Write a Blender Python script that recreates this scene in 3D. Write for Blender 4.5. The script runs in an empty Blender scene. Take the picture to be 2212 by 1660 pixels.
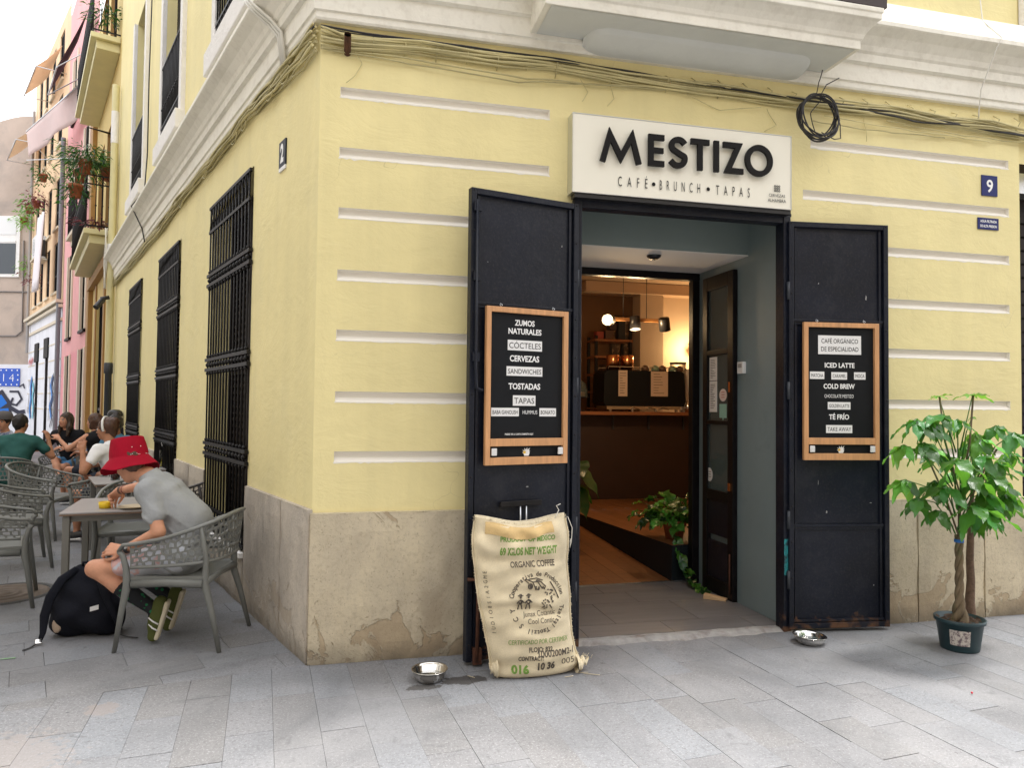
import bpy, math, random
import numpy as np
from mathutils import Vector, Matrix
R = math.radians
random.seed(7)
S = bpy.context.scene
COL = S.collection
# ---------------------------------------------------------------- camera
cam_d = bpy.data.cameras.new('camera'); cam = bpy.data.objects.new('camera', cam_d); COL.objects.link(cam)
CAM = Vector((.1542, -4.3011, 1.5)); YAW, PIT, ROL, FOC = .2345, .0302, .0108, 1540.7553
_fw = Vector((math.sin(YAW)*math.cos(PIT), math.cos(YAW)*math.cos(PIT), math.sin(PIT)))
_rt = Vector((math.cos(YAW), -math.sin(YAW), 0)); _up = _rt.cross(_fw)
_r2 = _rt*math.cos(ROL) + _up*math.sin(ROL); _u2 = _up*math.cos(ROL) - _rt*math.sin(ROL)
mw = Matrix(((_r2.x, _u2.x, -_fw.x), (_r2.y, _u2.y, -_fw.y), (_r2.z, _u2.z, -_fw.z))).to_4x4(); mw.translation = CAM
cam.matrix_world = mw
cam_d.sensor_fit = 'HORIZONTAL'; cam_d.sensor_width = 36.0; cam_d.lens = 36.0*FOC/2212.0
cam_d.clip_start = .05; cam_d.clip_end = 500
S.camera = cam
# ---------------------------------------------------------------- world, sun, exposure
W = bpy.data.worlds.new('World'); S.world = W; W.use_nodes = True
wn = W.node_tree; bg = wn.nodes['Background']
sky = wn.nodes.new('ShaderNodeTexSky'); sky.sky_type = 'NISHITA'; sky.sun_disc = False
SUN_EL, SUN_AZ = 70.0, 77.0      # azimuth measured clockwise from +y
sky.sun_elevation = R(SUN_EL); sky.sun_rotation = R(SUN_AZ)
sky.air_density = 1.0; sky.dust_density = 4.0; sky.ozone_density = .6
# thin bright cloud over almost the whole sky
_tc = wn.nodes.new('ShaderNodeTexCoord'); _n = wn.nodes.new('ShaderNodeTexNoise'); _n.inputs['Scale'].default_value = 2.2; _n.inputs['Detail'].default_value = 6; wn.links.new(_tc.outputs['Generated'], _n.inputs['Vector'])
_r = wn.nodes.new('ShaderNodeMapRange'); _r.inputs[1].default_value = .30; _r.inputs[2].default_value = .62; _r.inputs[3].default_value = .82; _r.inputs[4].default_value = 1.; wn.links.new(_n.outputs['Fac'], _r.inputs[0])
_m = wn.nodes.new('ShaderNodeMix'); _m.data_type = 'RGBA'; wn.links.new(_r.outputs[0], _m.inputs[0]); wn.links.new(sky.outputs[0], _m.inputs[6]); _m.inputs[7].default_value = (7.2, 7.2, 7.35, 1)
wn.links.new(_m.outputs[2], bg.inputs[0]); bg.inputs[1].default_value = .15
sun_d = bpy.data.lights.new('sun', 'SUN'); sun_o = bpy.data.objects.new('sun', sun_d); COL.objects.link(sun_o)
sun_d.energy = 3.6; sun_d.angle = R(16); sun_d.color = (1, .97, .92)
_sd = Vector((math.sin(R(SUN_AZ))*math.cos(R(SUN_EL)), math.cos(R(SUN_AZ))*math.cos(R(SUN_EL)), math.sin(R(SUN_EL))))
sun_o.rotation_euler = (-_sd).to_track_quat('-Z', 'Y').to_euler(); sun_o.location = (0, -6, 20)
S.view_settings.view_transform = 'Standard'; S.view_settings.look = 'None'
S.view_settings.exposure = 1.13; S.view_settings.gamma = 1.0; S.view_settings.use_curve_mapping = False
S.render.engine = 'CYCLES'
# ---------------------------------------------------------------- frames of reference
ANG = 1.9389
D = Vector((math.cos(ANG), math.sin(ANG), 0)); NL = Vector((-math.sin(ANG), math.cos(ANG), 0)); ZA = Vector((0, 0, 1))
def LP(s, z, o=0.): return D*s + NL*o + ZA*z          # a point on the left facade: s along, z up, o outwards
def FP(x, z, o=0.): return Vector((x, -o, z))         # a point on the front facade
# ---------------------------------------------------------------- materials
MATS = {}
def mat(name, col, rough=.6, metal=0., spec=.5, bump=0., bscale=60., vary=0., vscale=3., rnd=0., stain=None, trans=0., coat=0., stretch=(1,1,1), hue=0., bdist=.01, speck=None, emis=None, sheen=0., trowel=None):
    m = bpy.data.materials.new(name); m.use_nodes = True; nt = m.node_tree; N = nt.nodes; Lk = nt.links.new
    b = N['Principled BSDF']; b.inputs['Roughness'].default_value = rough; b.inputs['Metallic'].default_value = metal
    b.inputs['Specular IOR Level'].default_value = spec
    if coat: b.inputs['Coat Weight'].default_value = coat
    if sheen: b.inputs['Sheen Weight'].default_value = sheen
    if trans: b.inputs['Transmission Weight'].default_value = trans
    c = N.new('ShaderNodeRGB'); c.outputs[0].default_value = (*col, 1); out = c.outputs[0]
    geo = N.new('ShaderNodeTexCoord'); mp = N.new('ShaderNodeMapping'); mp.inputs['Scale'].default_value = stretch
    Lk(geo.outputs['Object'], mp.inputs[0]); co = mp.outputs[0]
    def noise(sc, det=5, ro=.6, dist=0., vec=None):
        n = N.new('ShaderNodeTexNoise'); n.inputs['Scale'].default_value = sc; n.inputs['Detail'].default_value = det
        n.inputs['Roughness'].default_value = ro; n.inputs['Distortion'].default_value = dist
        Lk(vec or co, n.inputs['Vector']); return n.outputs['Fac']
    def ramp(f, a, b_, lo=0., hi=1.):
        r = N.new('ShaderNodeMapRange'); r.inputs[1].default_value = a; r.inputs[2].default_value = b_
        r.inputs[3].default_value = lo; r.inputs[4].default_value = hi; Lk(f, r.inputs[0]); return r.outputs[0]
    def mulv(colr, f):
        mx = N.new('ShaderNodeVectorMath'); mx.operation = 'SCALE'; Lk(colr, mx.inputs[0]); Lk(f, mx.inputs['Scale']); return mx.outputs[0]
    def mixc(f, a, c2):
        mx = N.new('ShaderNodeMix'); mx.data_type = 'RGBA'; Lk(f, mx.inputs[0]); Lk(a, mx.inputs[6])
        if isinstance(c2, tuple): mx.inputs[7].default_value = (*c2, 1)
        else: Lk(c2, mx.inputs[7])
        return mx.outputs[2]
    if vary: out = mulv(out, ramp(noise(vscale), .3, .7, 1-vary, 1+vary))
    if speck:
        sc, c2, amt = speck; out = mixc(ramp(noise(sc, 2, .7), .5, .72, 0, amt), out, c2)
    if rnd:
        oi = N.new('ShaderNodeObjectInfo'); out = mulv(out, ramp(oi.outputs['Random'], 0, 1, 1-rnd, 1+rnd))
        if hue:
            h = N.new('ShaderNodeHueSaturation'); Lk(out, h.inputs['Color']); Lk(ramp(oi.outputs['Random'], 0, 1, .5-hue, .5+hue), h.inputs['Hue']); out = h.outputs[0]
    if stain:
        c2, sc, lo, hi, amt = stain; out = mixc(ramp(noise(sc, 6, .65, .4), lo, hi, 0, amt), out, c2)
    Lk(out, b.inputs['Base Color'])
    if trowel:
        n1 = noise(1.0, 6, .7, .6); st = N.new('ShaderNodeMapping'); st.inputs['Scale'].default_value = (5, 5, .22); Lk(geo.outputs['Object'], st.inputs[0])
        n2 = noise(1.0, 4, .6, .3, st.outputs[0]); out2 = mulv(b.inputs['Base Color'].links[0].from_socket, ramp(n2, .45, .75, 1.0, .94)); out2 = mixc(ramp(n1, .58, .85, 0, .28), out2, trowel)
        w = N.new('ShaderNodeTexVoronoi'); w.feature = 'DISTANCE_TO_EDGE'; w.inputs['Scale'].default_value = .9; dn = N.new('ShaderNodeVectorMath'); dn.operation = 'ADD'; nn = N.new('ShaderNodeTexNoise'); nn.inputs['Scale'].default_value = 3; Lk(geo.outputs['Object'], nn.inputs['Vector']); Lk(geo.outputs['Object'], dn.inputs[0]); Lk(nn.outputs['Color'], dn.inputs[1]); Lk(dn.outputs[0], w.inputs['Vector'])
        mm2 = N.new('ShaderNodeMath'); mm2.operation = 'MULTIPLY'; Lk(ramp(w.outputs['Distance'], .0, .0022, 1, 0), mm2.inputs[0]); Lk(ramp(noise(.7, 2), .52, .60, 0, .5), mm2.inputs[1]); out2 = mixc(mm2.outputs[0], out2, tuple(v*.45 for v in col)); Lk(out2, b.inputs['Base Color'])
    if bump:
        bp = N.new('ShaderNodeBump'); bp.inputs['Strength'].default_value = bump; bp.inputs['Distance'].default_value = bdist
        hh_ = noise(bscale, 6, .6)
        if trowel:
            ma = N.new('ShaderNodeMath'); ma.operation = 'MULTIPLY_ADD'; Lk(noise(bscale*.28, 5, .7, 1.2), ma.inputs[0]); ma.inputs[1].default_value = 1.6; Lk(hh_, ma.inputs[2]); mb_ = N.new('ShaderNodeMath'); mb_.operation = 'MULTIPLY_ADD'; Lk(ramp(noise(bscale*5, 3, .6), .62, .8, 0, 1), mb_.inputs[0]); mb_.inputs[1].default_value = .25; Lk(ma.outputs[0], mb_.inputs[2]); hh_ = mb_.outputs[0]
        Lk(hh_, bp.inputs['Height']); Lk(bp.outputs[0], b.inputs['Normal'])
    if emis: b.inputs['Emission Color'].default_value = (*emis[:3], 1); b.inputs['Emission Strength'].default_value = emis[3]
    m['x'] = 1; MATS[name] = m
    return m
M = {}
YEL = (.83, .728, .375)
M['plaster'] = mat('yellow_plaster', YEL, .75, vary=.05, vscale=1.6, bump=.22, bscale=9, bdist=.02, stretch=(1, 1, 1.7), trowel=(.80, .74, .50))
M['plaster_side'] = mat('yellow_plaster_side', YEL, .75, vary=.05, vscale=1.1, bump=.3, bscale=7, bdist=.02, stain=((.62, .60, .42), .8, .5, .8, .3), trowel=(.78, .74, .54))
M['cream'] = mat('cream_paint', (.85, .82, .73), .7, vary=.04, vscale=2.5, bump=.3, bscale=18, bdist=.01, stain=((.50, .46, .38), 3, .52, .8, .5), speck=(16, (.55, .50, .42), .25))
M['white_paint'] = mat('white_masonry_paint', (.82, .80, .78), .75, vary=.05, vscale=3, bump=.8, bscale=22, bdist=.02)
M['groove'] = mat('groove_paint', (.84, .80, .72), .7, bump=.2, bscale=30)
M['black_wood'] = mat('black_painted_wood', (.007, .006, .007), .4, vary=.4, vscale=9, bump=.2, spec=.18)
M['iron'] = mat('black_iron', (.012, .011, .012), .5, spec=.25, bump=.2, bscale=80, vary=.3, vscale=9)
M['dark_wood'] = mat('dark_wood_shutter', (.014, .008, .007), .55, spec=.2, vary=.3, vscale=8, stretch=(1, 1, .1), bump=.2)
M['dark_roller'] = mat('dark_roller_shutter', (.016, .016, .018), .55, spec=.2, vary=.2, vscale=4, bump=.1)
M['sign_white'] = mat('sign_face', (.86, .83, .72), .35, vary=.015, vscale=2)
M['alu'] = mat('aluminium', (.62, .64, .66), .3, metal=.9)
M['ink'] = mat('black_ink', (.010, .009, .009), .55, spec=.15)
M['ink_white'] = mat('white_ink', (.85, .85, .85), .5)
M['blue_enamel'] = mat('blue_enamel', (.006, .014, .125), .35, spec=.3)
M['soffit'] = mat('grey_soffit_paint', (.66, .67, .64), .75, vary=.05, vscale=3, bump=.2, bscale=20)
M['wood_frame'] = mat('oak_frame', (.60, .31, .14), .5, vary=.18, vscale=7, stretch=(6, 6, .6), bump=.15, bscale=40)
M['chalk'] = mat('blackboard', (.007, .008, .010), .6, spec=.2, vary=.15, vscale=5)
M['label'] = mat('label_white', (.80, .80, .80), .5, vary=.03, vscale=12)
M['reveal'] = mat('blue_grey_paint', (.185, .235, .245), .5, vary=.05, vscale=2, bump=.08, bscale=50, stain=((.10, .13, .14), 2.2, .6, .8, .5))
M['white_ceiling'] = mat('white_ceiling', (.74, .73, .72), .7)
M['tile'] = mat('grey_floor_tile', (.155, .145, .145), .38, vary=.14, vscale=4, stretch=(.5, 4, 1), rnd=.08, bump=.05)
M['tile_joint'] = mat('tile_joint', (.22, .20, .18), .8)
M['floor_wood'] = mat('floor_wood', (.20, .082, .03), .4, vary=.22, vscale=5, stretch=(1, 7, 1), rnd=.15)
M['steel'] = mat('polished_steel', (.70, .68, .65), .13, metal=1., vary=.05, vscale=20)
M['pot'] = mat('green_grey_pot', (.016, .042, .052), .45, vary=.1, vscale=12)
M['soil'] = mat('soil', (.075, .045, .03), .95, bump=.8, bscale=60, vary=.4, vscale=60)
M['bark'] = mat('bark', (.17, .125, .075), .85, bump=.8, bscale=45, vary=.35, vscale=18, stretch=(1, 1, .35), stain=((.09, .13, .05), 9, .5, .6, .7))
M['bark2'] = mat('brown_bark', (.15, .095, .065), .9, bump=.9, bscale=50, vary=.3, vscale=25)
M['chair'] = mat('grey_resin', (.16, .165, .155), .42, vary=.04, vscale=6, bump=.04, bscale=300)
M['chair_brown'] = mat('brown_resin', (.045, .038, .036), .45)
M['table_top'] = mat('table_laminate', (.33, .31, .31), .35, vary=.06, vscale=8)
M['table_leg'] = mat('table_leg_paint', (.17, .165, .15), .45)
M['table_edge'] = mat('table_edge', (.20, .13, .09), .6)
M['cable'] = mat('painted_cable', (.52, .46, .24), .6, rnd=.2, vary=.15, vscale=6)
M['cable_black'] = mat('black_cable', (.02, .018, .02), .5)
M['cable_white'] = mat('white_cable', (.7, .68, .62), .5)
M['rust'] = mat('rusty_iron', (.085, .03, .015), .8, vary=.4, vscale=20, bump=.5, bscale=90)
M['black_plastic'] = mat('black_plastic', (.015, .015, .017), .4)
M['white_plastic'] = mat('white_plastic', (.72, .72, .72), .4)
M['terracotta'] = mat('terracotta', (.34, .10, .045), .7, vary=.12, vscale=8)
M['pvc'] = mat('painted_downpipe', (.66, .60, .33), .5, vary=.05, vscale=3)
M['pvc_dark'] = mat('dark_downpipe', (.03, .035, .045), .5)
def glassmat(name, col=(.9, .95, .95), rough=.02):
    m = bpy.data.materials.new(name); m.use_nodes = True; nt = m.node_tree; b = nt.nodes['Principled BSDF']
    b.inputs['Base Color'].default_value = (*col, 1); b.inputs['Roughness'].default_value = rough; b.inputs['Transmission Weight'].default_value = 1; b.inputs['IOR'].default_value = 1.3
    return m
M['glass'] = glassmat('clear_glass'); M['blue_glass'] = glassmat('blue_glass', (.05, .2, .9))
def pane_mat(name, tint, mixf):
    m = bpy.data.materials.new(name); m.use_nodes = True; nt = m.node_tree; b = nt.nodes['Principled BSDF']; o = nt.nodes['Material Output']
    b.inputs['Base Color'].default_value = (*tint, 1); b.inputs['Roughness'].default_value = .06
    t = nt.nodes.new('ShaderNodeBsdfTransparent'); mx = nt.nodes.new('ShaderNodeMixShader'); mx.inputs[0].default_value = mixf
    nt.links.new(t.outputs[0], mx.inputs[1]); nt.links.new(b.outputs[0], mx.inputs[2]); nt.links.new(mx.outputs[0], o.inputs[0]); return m
M['pane'] = pane_mat('window_pane', (.10, .13, .13), .55)
# two-zone material: paint that turns rusty near the ground (z in object space), used on the iron doors
def door_paint():
    m = mat('navy_door_paint', (.0050, .0075, .0165), .40, vary=.35, vscale=2.5, bump=.18, bscale=30, spec=.32, stain=((.028, .03, .036), 5, .52, .78, .6), speck=(70, (.05, .05, .055), .25))
    nt = m.node_tree; N = nt.nodes; Lk = nt.links.new; b = N['Principled BSDF']; old = b.inputs['Base Color'].links[0].from_socket
    g = N.new('ShaderNodeNewGeometry'); sp = N.new('ShaderNodeSeparateXYZ'); Lk(g.outputs['Position'], sp.inputs[0])
    n = N.new('ShaderNodeTexNoise'); n.inputs['Scale'].default_value = 14; n.inputs['Detail'].default_value = 6; Lk(g.outputs['Position'], n.inputs['Vector'])
    a = N.new('ShaderNodeMath'); a.operation = 'MULTIPLY_ADD'; Lk(n.outputs['Fac'], a.inputs[0]); a.inputs[1].default_value = -.55; Lk(sp.outputs['Z'], a.inputs[2])
    r = N.new('ShaderNodeMapRange'); r.inputs[1].default_value = -.30; r.inputs[2].default_value = -.21; r.inputs[3].default_value = .95; r.inputs[4].default_value = 0; Lk(a.outputs[0], r.inputs[0])
    mx = N.new('ShaderNodeMix'); mx.data_type = 'RGBA'; Lk(r.outputs[0], mx.inputs[0]); Lk(old, mx.inputs[6]); mx.inputs[7].default_value = (.13, .065, .035, 1)
    Lk(mx.outputs[2], b.inputs['Base Color']); return m
M['door'] = door_paint()
def stone_mat(name, base, c2, dark, patch, front):
    m = mat(name, base, .85, vary=.10, vscale=1.8)
    nt = m.node_tree; N = nt.nodes; Lk = nt.links.new; b = N['Principled BSDF']
    g = N.new('ShaderNodeNewGeometry'); sp = N.new('ShaderNodeSeparateXYZ'); Lk(g.outputs['Position'], sp.inputs[0])
    def noise(sc, det=6, st=None, dist=0.):
        n = N.new('ShaderNodeTexNoise'); n.inputs['Scale'].default_value = sc; n.inputs['Detail'].default_value = det; n.inputs['Roughness'].default_value = .65; n.inputs['Distortion'].default_value = dist
        v = g.outputs['Position']
        if st: mp = N.new('ShaderNodeMapping'); mp.inputs['Scale'].default_value = st; Lk(v, mp.inputs[0]); v = mp.outputs[0]
        Lk(v, n.inputs['Vector']); return n.outputs['Fac']
    def rg(f, a, b_, lo=0., hi=1.):
        r = N.new('ShaderNodeMapRange'); r.inputs[1].default_value = a; r.inputs[2].default_value = b_; r.inputs[3].default_value = lo; r.inputs[4].default_value = hi; Lk(f, r.inputs[0]); return r.outputs[0]
    def mx(f, a, c):
        q = N.new('ShaderNodeMix'); q.data_type = 'RGBA'; Lk(f, q.inputs[0]); Lk(a, q.inputs[6])
        if isinstance(c, tuple): q.inputs[7].default_value = (*c, 1)
        else: Lk(c, q.inputs[7])
        return q.outputs[2]
    def op(o, a, c):
        q = N.new('ShaderNodeMath'); q.operation = o; Lk(a, q.inputs[0])
        if isinstance(c, float): q.inputs[1].default_value = c
        else: Lk(c, q.inputs[1])
        return q.outputs[0]
    col = b.inputs['Base Color'].links[0].from_socket
    col = mx(rg(noise(2.2, 6, (1, 1, .45)), .42, .62, 0, .85), col, c2)
    col = mx(rg(noise(1.4, 5, (1.6, 1.6, .8)), .55, .72, 0, .6), col, dark)
    col = mx(rg(noise(38, 3), .50, .70, 0, .32), col, dark)
    col = mx(rg(noise(90, 2), .62, .70, 0, .4), col, tuple(v*.35 for v in dark))
    low = op('MULTIPLY_ADD', sp.outputs['Z'], -1.0); 
    zf = rg(sp.outputs['Z'], .0, .62, 1, 0)
    pt = op('ADD', noise(3.1, 6, None, .8), op('MULTIPLY', zf, .17)); pf = rg(pt, .645, .665)
    col = mx(op('MULTIPLY', pf, .5), col, patch)
    gr = rg(op('ADD', op('MULTIPLY', noise(5, 5), .25), op('MULTIPLY', sp.outputs['Z'], 1.0)), .10, .26, .65, 0)
    col = mx(gr, col, (.09, .08, .065))
    Lk(col, b.inputs['Base Color'])
    h = op('ADD', op('MULTIPLY', noise(30, 6), .35), op('ADD', op('MULTIPLY', noise(110, 3), .2), op('MULTIPLY', pf, -.45)))
    bp = N.new('ShaderNodeBump'); bp.inputs['Strength'].default_value = .9; bp.inputs['Distance'].default_value = .012
    Lk(h, bp.inputs['Height']); Lk(bp.outputs[0], b.inputs['Normal']); return m
M['stone'] = stone_mat('plinth_stone', (.62, .54, .39), (.48, .42, .32), (.30, .24, .165), (.34, .235, .13), 1)
M['stone_side'] = stone_mat('plinth_stone_side', (.55, .49, .41), (.36, .32, .28), (.30, .26, .21), (.38, .31, .23), 0)
def paving_mat():
    m = mat('granite_slab', (.212, .215, .224), .75, spec=.25, rnd=.09, vary=.05, vscale=1.3)
    nt = m.node_tree; N = nt.nodes; Lk = nt.links.new; b = N['Principled BSDF']; col = b.inputs['Base Color'].links[0].from_socket
    g = N.new('ShaderNodeNewGeometry')
    oi = N.new('ShaderNodeObjectInfo')
    h = N.new('ShaderNodeMix'); h.data_type = 'RGBA'; h.blend_type = 'MULTIPLY'; h.inputs[0].default_value = 1
    cr = N.new('ShaderNodeValToRGB'); Lk(oi.outputs['Random'], cr.inputs[0]); e = cr.color_ramp.elements; e[0].color = (1.0, .975, .95, 1); e[1].color = (.95, .985, 1.03, 1); q = cr.color_ramp.elements.new(.5); q.color = (1, .99, 1.0, 1)
    Lk(col, h.inputs[6]); Lk(cr.outputs[0], h.inputs[7]); col = h.outputs[2]
    def noise(sc, det=5, ro=.6, dist=0.):
        n = N.new('ShaderNodeTexNoise'); n.inputs['Scale'].default_value = sc; n.inputs['Detail'].default_value = det; n.inputs['Roughness'].default_value = ro; n.inputs['Distortion'].default_value = dist
        Lk(g.outputs['Position'], n.inputs['Vector']); return n.outputs['Fac']
    def rg(f, a, b_, lo=0., hi=1.):
        r = N.new('ShaderNodeMapRange'); r.inputs[1].default_value = a; r.inputs[2].default_value = b_; r.inputs[3].default_value = lo; r.inputs[4].default_value = hi; Lk(f, r.inputs[0]); return r.outputs[0]
    def mx(f, a, c):
        q = N.new('ShaderNodeMix'); q.data_type = 'RGBA'; Lk(f, q.inputs[0]); Lk(a, q.inputs[6]); q.inputs[7].default_value = (*c, 1); return q.outputs[2]
    col = mx(rg(noise(55, 3, .75), .50, .68, 0, .65), col, (.12, .12, .125))
    col = mx(rg(noise(95, 2, .8), .56, .66, 0, .5), col, (.42, .42, .43))
    col = mx(rg(noise(1.1, 5, .6, .5), .45, .68, 0, .6), col, (.115, .12, .13))
    col = mx(rg(noise(.8, 4, .6, .8), .52, .72, 0, .5), col, (.30, .30, .31))
    col = mx(rg(noise(6, 6, .75, .9), .57, .70, 0, .55), col, (.11, .112, .12))
    col = mx(rg(noise(13, 4, .6, .2), .715, .73, 0, .8), col, (.06, .06, .062))
    # dark greasy dirt beside the bowl and the sack, a stain with a shape of its own
    sp = N.new('ShaderNodeSeparateXYZ'); Lk(g.outputs['Position'], sp.inputs[0])
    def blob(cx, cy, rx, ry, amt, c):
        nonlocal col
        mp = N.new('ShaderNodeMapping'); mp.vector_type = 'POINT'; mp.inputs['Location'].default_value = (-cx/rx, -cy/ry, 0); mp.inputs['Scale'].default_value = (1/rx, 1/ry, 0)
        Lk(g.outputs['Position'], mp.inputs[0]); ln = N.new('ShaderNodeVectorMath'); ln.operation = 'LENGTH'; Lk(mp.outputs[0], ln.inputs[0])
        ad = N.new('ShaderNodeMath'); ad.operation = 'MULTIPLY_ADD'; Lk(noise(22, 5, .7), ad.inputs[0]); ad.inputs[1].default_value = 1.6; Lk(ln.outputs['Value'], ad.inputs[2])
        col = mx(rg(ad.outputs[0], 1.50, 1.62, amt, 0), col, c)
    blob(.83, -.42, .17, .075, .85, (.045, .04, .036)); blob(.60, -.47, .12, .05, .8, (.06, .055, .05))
    blob(-1.25, -1.05, .42, .55, .5, (.30, .265, .25)); blob(-.42, .95, .16, .1, .6, (.16, .15, .14)); blob(-.95, -.42, .1, .1, .6, (.27, .235, .22))
    Lk(col, b.inputs['Base Color'])
    bp = N.new('ShaderNodeBump'); bp.inputs['Strength'].default_value = .35; bp.inputs['Distance'].default_value = .004
    Lk(noise(160, 3), bp.inputs['Height']); Lk(bp.outputs[0], b.inputs['Normal']); return m
M['slab'] = paving_mat()
M['joint'] = mat('paving_joint', (.095, .095, .095), .9, bump=.5, bscale=150)
def burlap():
    m = mat('burlap', (.93, .80, .55), .9, vary=.14, vscale=7, sheen=.2)
    nt = m.node_tree; N = nt.nodes; Lk = nt.links.new; b = N['Principled BSDF']; col = b.inputs['Base Color'].links[0].from_socket
    tc = N.new('ShaderNodeTexCoord'); hs = []
    for k in range(2):
        w = N.new('ShaderNodeTexWave'); w.wave_type = 'BANDS'; w.bands_direction = 'X' if k else 'Z'; w.inputs['Scale'].default_value = 75 if k else 62; w.inputs['Distortion'].default_value = 1.2; w.inputs['Detail'].default_value = 2; w.inputs['Detail Scale'].default_value = 3
        Lk(tc.outputs['Object'], w.inputs['Vector']); hs.append(w.outputs['Fac'])
    a = N.new('ShaderNodeMath'); a.operation = 'MULTIPLY'; Lk(hs[0], a.inputs[0]); Lk(hs[1], a.inputs[1])
    r = N.new('ShaderNodeMapRange'); r.inputs[1].default_value = 0; r.inputs[2].default_value = .7; r.inputs[3].default_value = .62; r.inputs[4].default_value = 1.12; Lk(a.outputs[0], r.inputs[0])
    s = N.new('ShaderNodeVectorMath'); s.operation = 'SCALE'; Lk(col, s.inputs[0]); Lk(r.outputs[0], s.inputs['Scale']); Lk(s.outputs[0], b.inputs['Base Color'])
    bp = N.new('ShaderNodeBump'); bp.inputs['Strength'].default_value = .6; bp.inputs['Distance'].default_value = .003; Lk(a.outputs[0], bp.inputs['Height']); Lk(bp.outputs[0], b.inputs['Normal']); return m
M['burlap'] = burlap()
M['ink_sack'] = mat('faded_black_print', (.06, .05, .045), .9, vary=.4, vscale=120, stain=((.5, .4, .24), 160, .5, .7, .55))
M['ink_green'] = mat('faded_green_print', (.16, .30, .055), .9, vary=.3, vscale=120, stain=((.5, .42, .22), 160, .52, .75, .55))
def leafmat(name, col, tcol, rough=.35):
    m = mat(name, col, rough, rnd=.55, hue=.02, vary=.25, vscale=12, bump=.35, bscale=26, stretch=(2.2, .8, 1))
    nt = m.node_tree; N = nt.nodes; b = N['Principled BSDF']; o = N['Material Output']
    t = N.new('ShaderNodeBsdfTranslucent'); t.inputs[0].default_value = (*tcol, 1); a = N.new('ShaderNodeMixShader'); a.inputs[0].default_value = .28
    nt.links.new(b.outputs[0], a.inputs[1]); nt.links.new(t.outputs[0], a.inputs[2]); nt.links.new(a.outputs[0], o.inputs[0]); return m
M['leaf'] = leafmat('money_tree_leaf', (.045, .165, .035), (.26, .64, .05))
M['leaf_young'] = leafmat('young_leaf', (.13, .34, .05), (.35, .70, .06))
M['leaf_dark'] = leafmat('dark_leaf', (.02, .085, .02), (.06, .25, .02), .3)
M['leaf_pothos'] = leafmat('pothos_leaf', (.07, .22, .03), (.2, .5, .05), .3)
M['leaf_red'] = leafmat('purple_leaf', (.13, .03, .045), (.3, .06, .08))
def skin(name, col):
    m = mat(name, col, .55, vary=.12, vscale=16, bump=.25, bscale=90, bdist=.003, spec=.3, stain=((col[0]*1.0, col[1]*.72, col[2]*.66), 11, .5, .75, .5))
    b = m.node_tree.nodes['Principled BSDF']; b.inputs['Subsurface Weight'].default_value = .05; b.inputs['Subsurface Radius'].default_value = (.02, .008, .004); return m
M['skin'] = skin('light_skin', (.60, .30, .19)); M['skin2'] = skin('tanned_skin', (.40, .19, .11)); M['skin3'] = skin('brown_skin', (.27, .12, .07))
def cloth(name, col, **k):
    return mat(name, col, .85, vary=k.pop('vary', .08), vscale=10, bump=k.pop('bump', .5), bscale=k.pop('bscale', 14), bdist=.012, spec=.2, **k)
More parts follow.
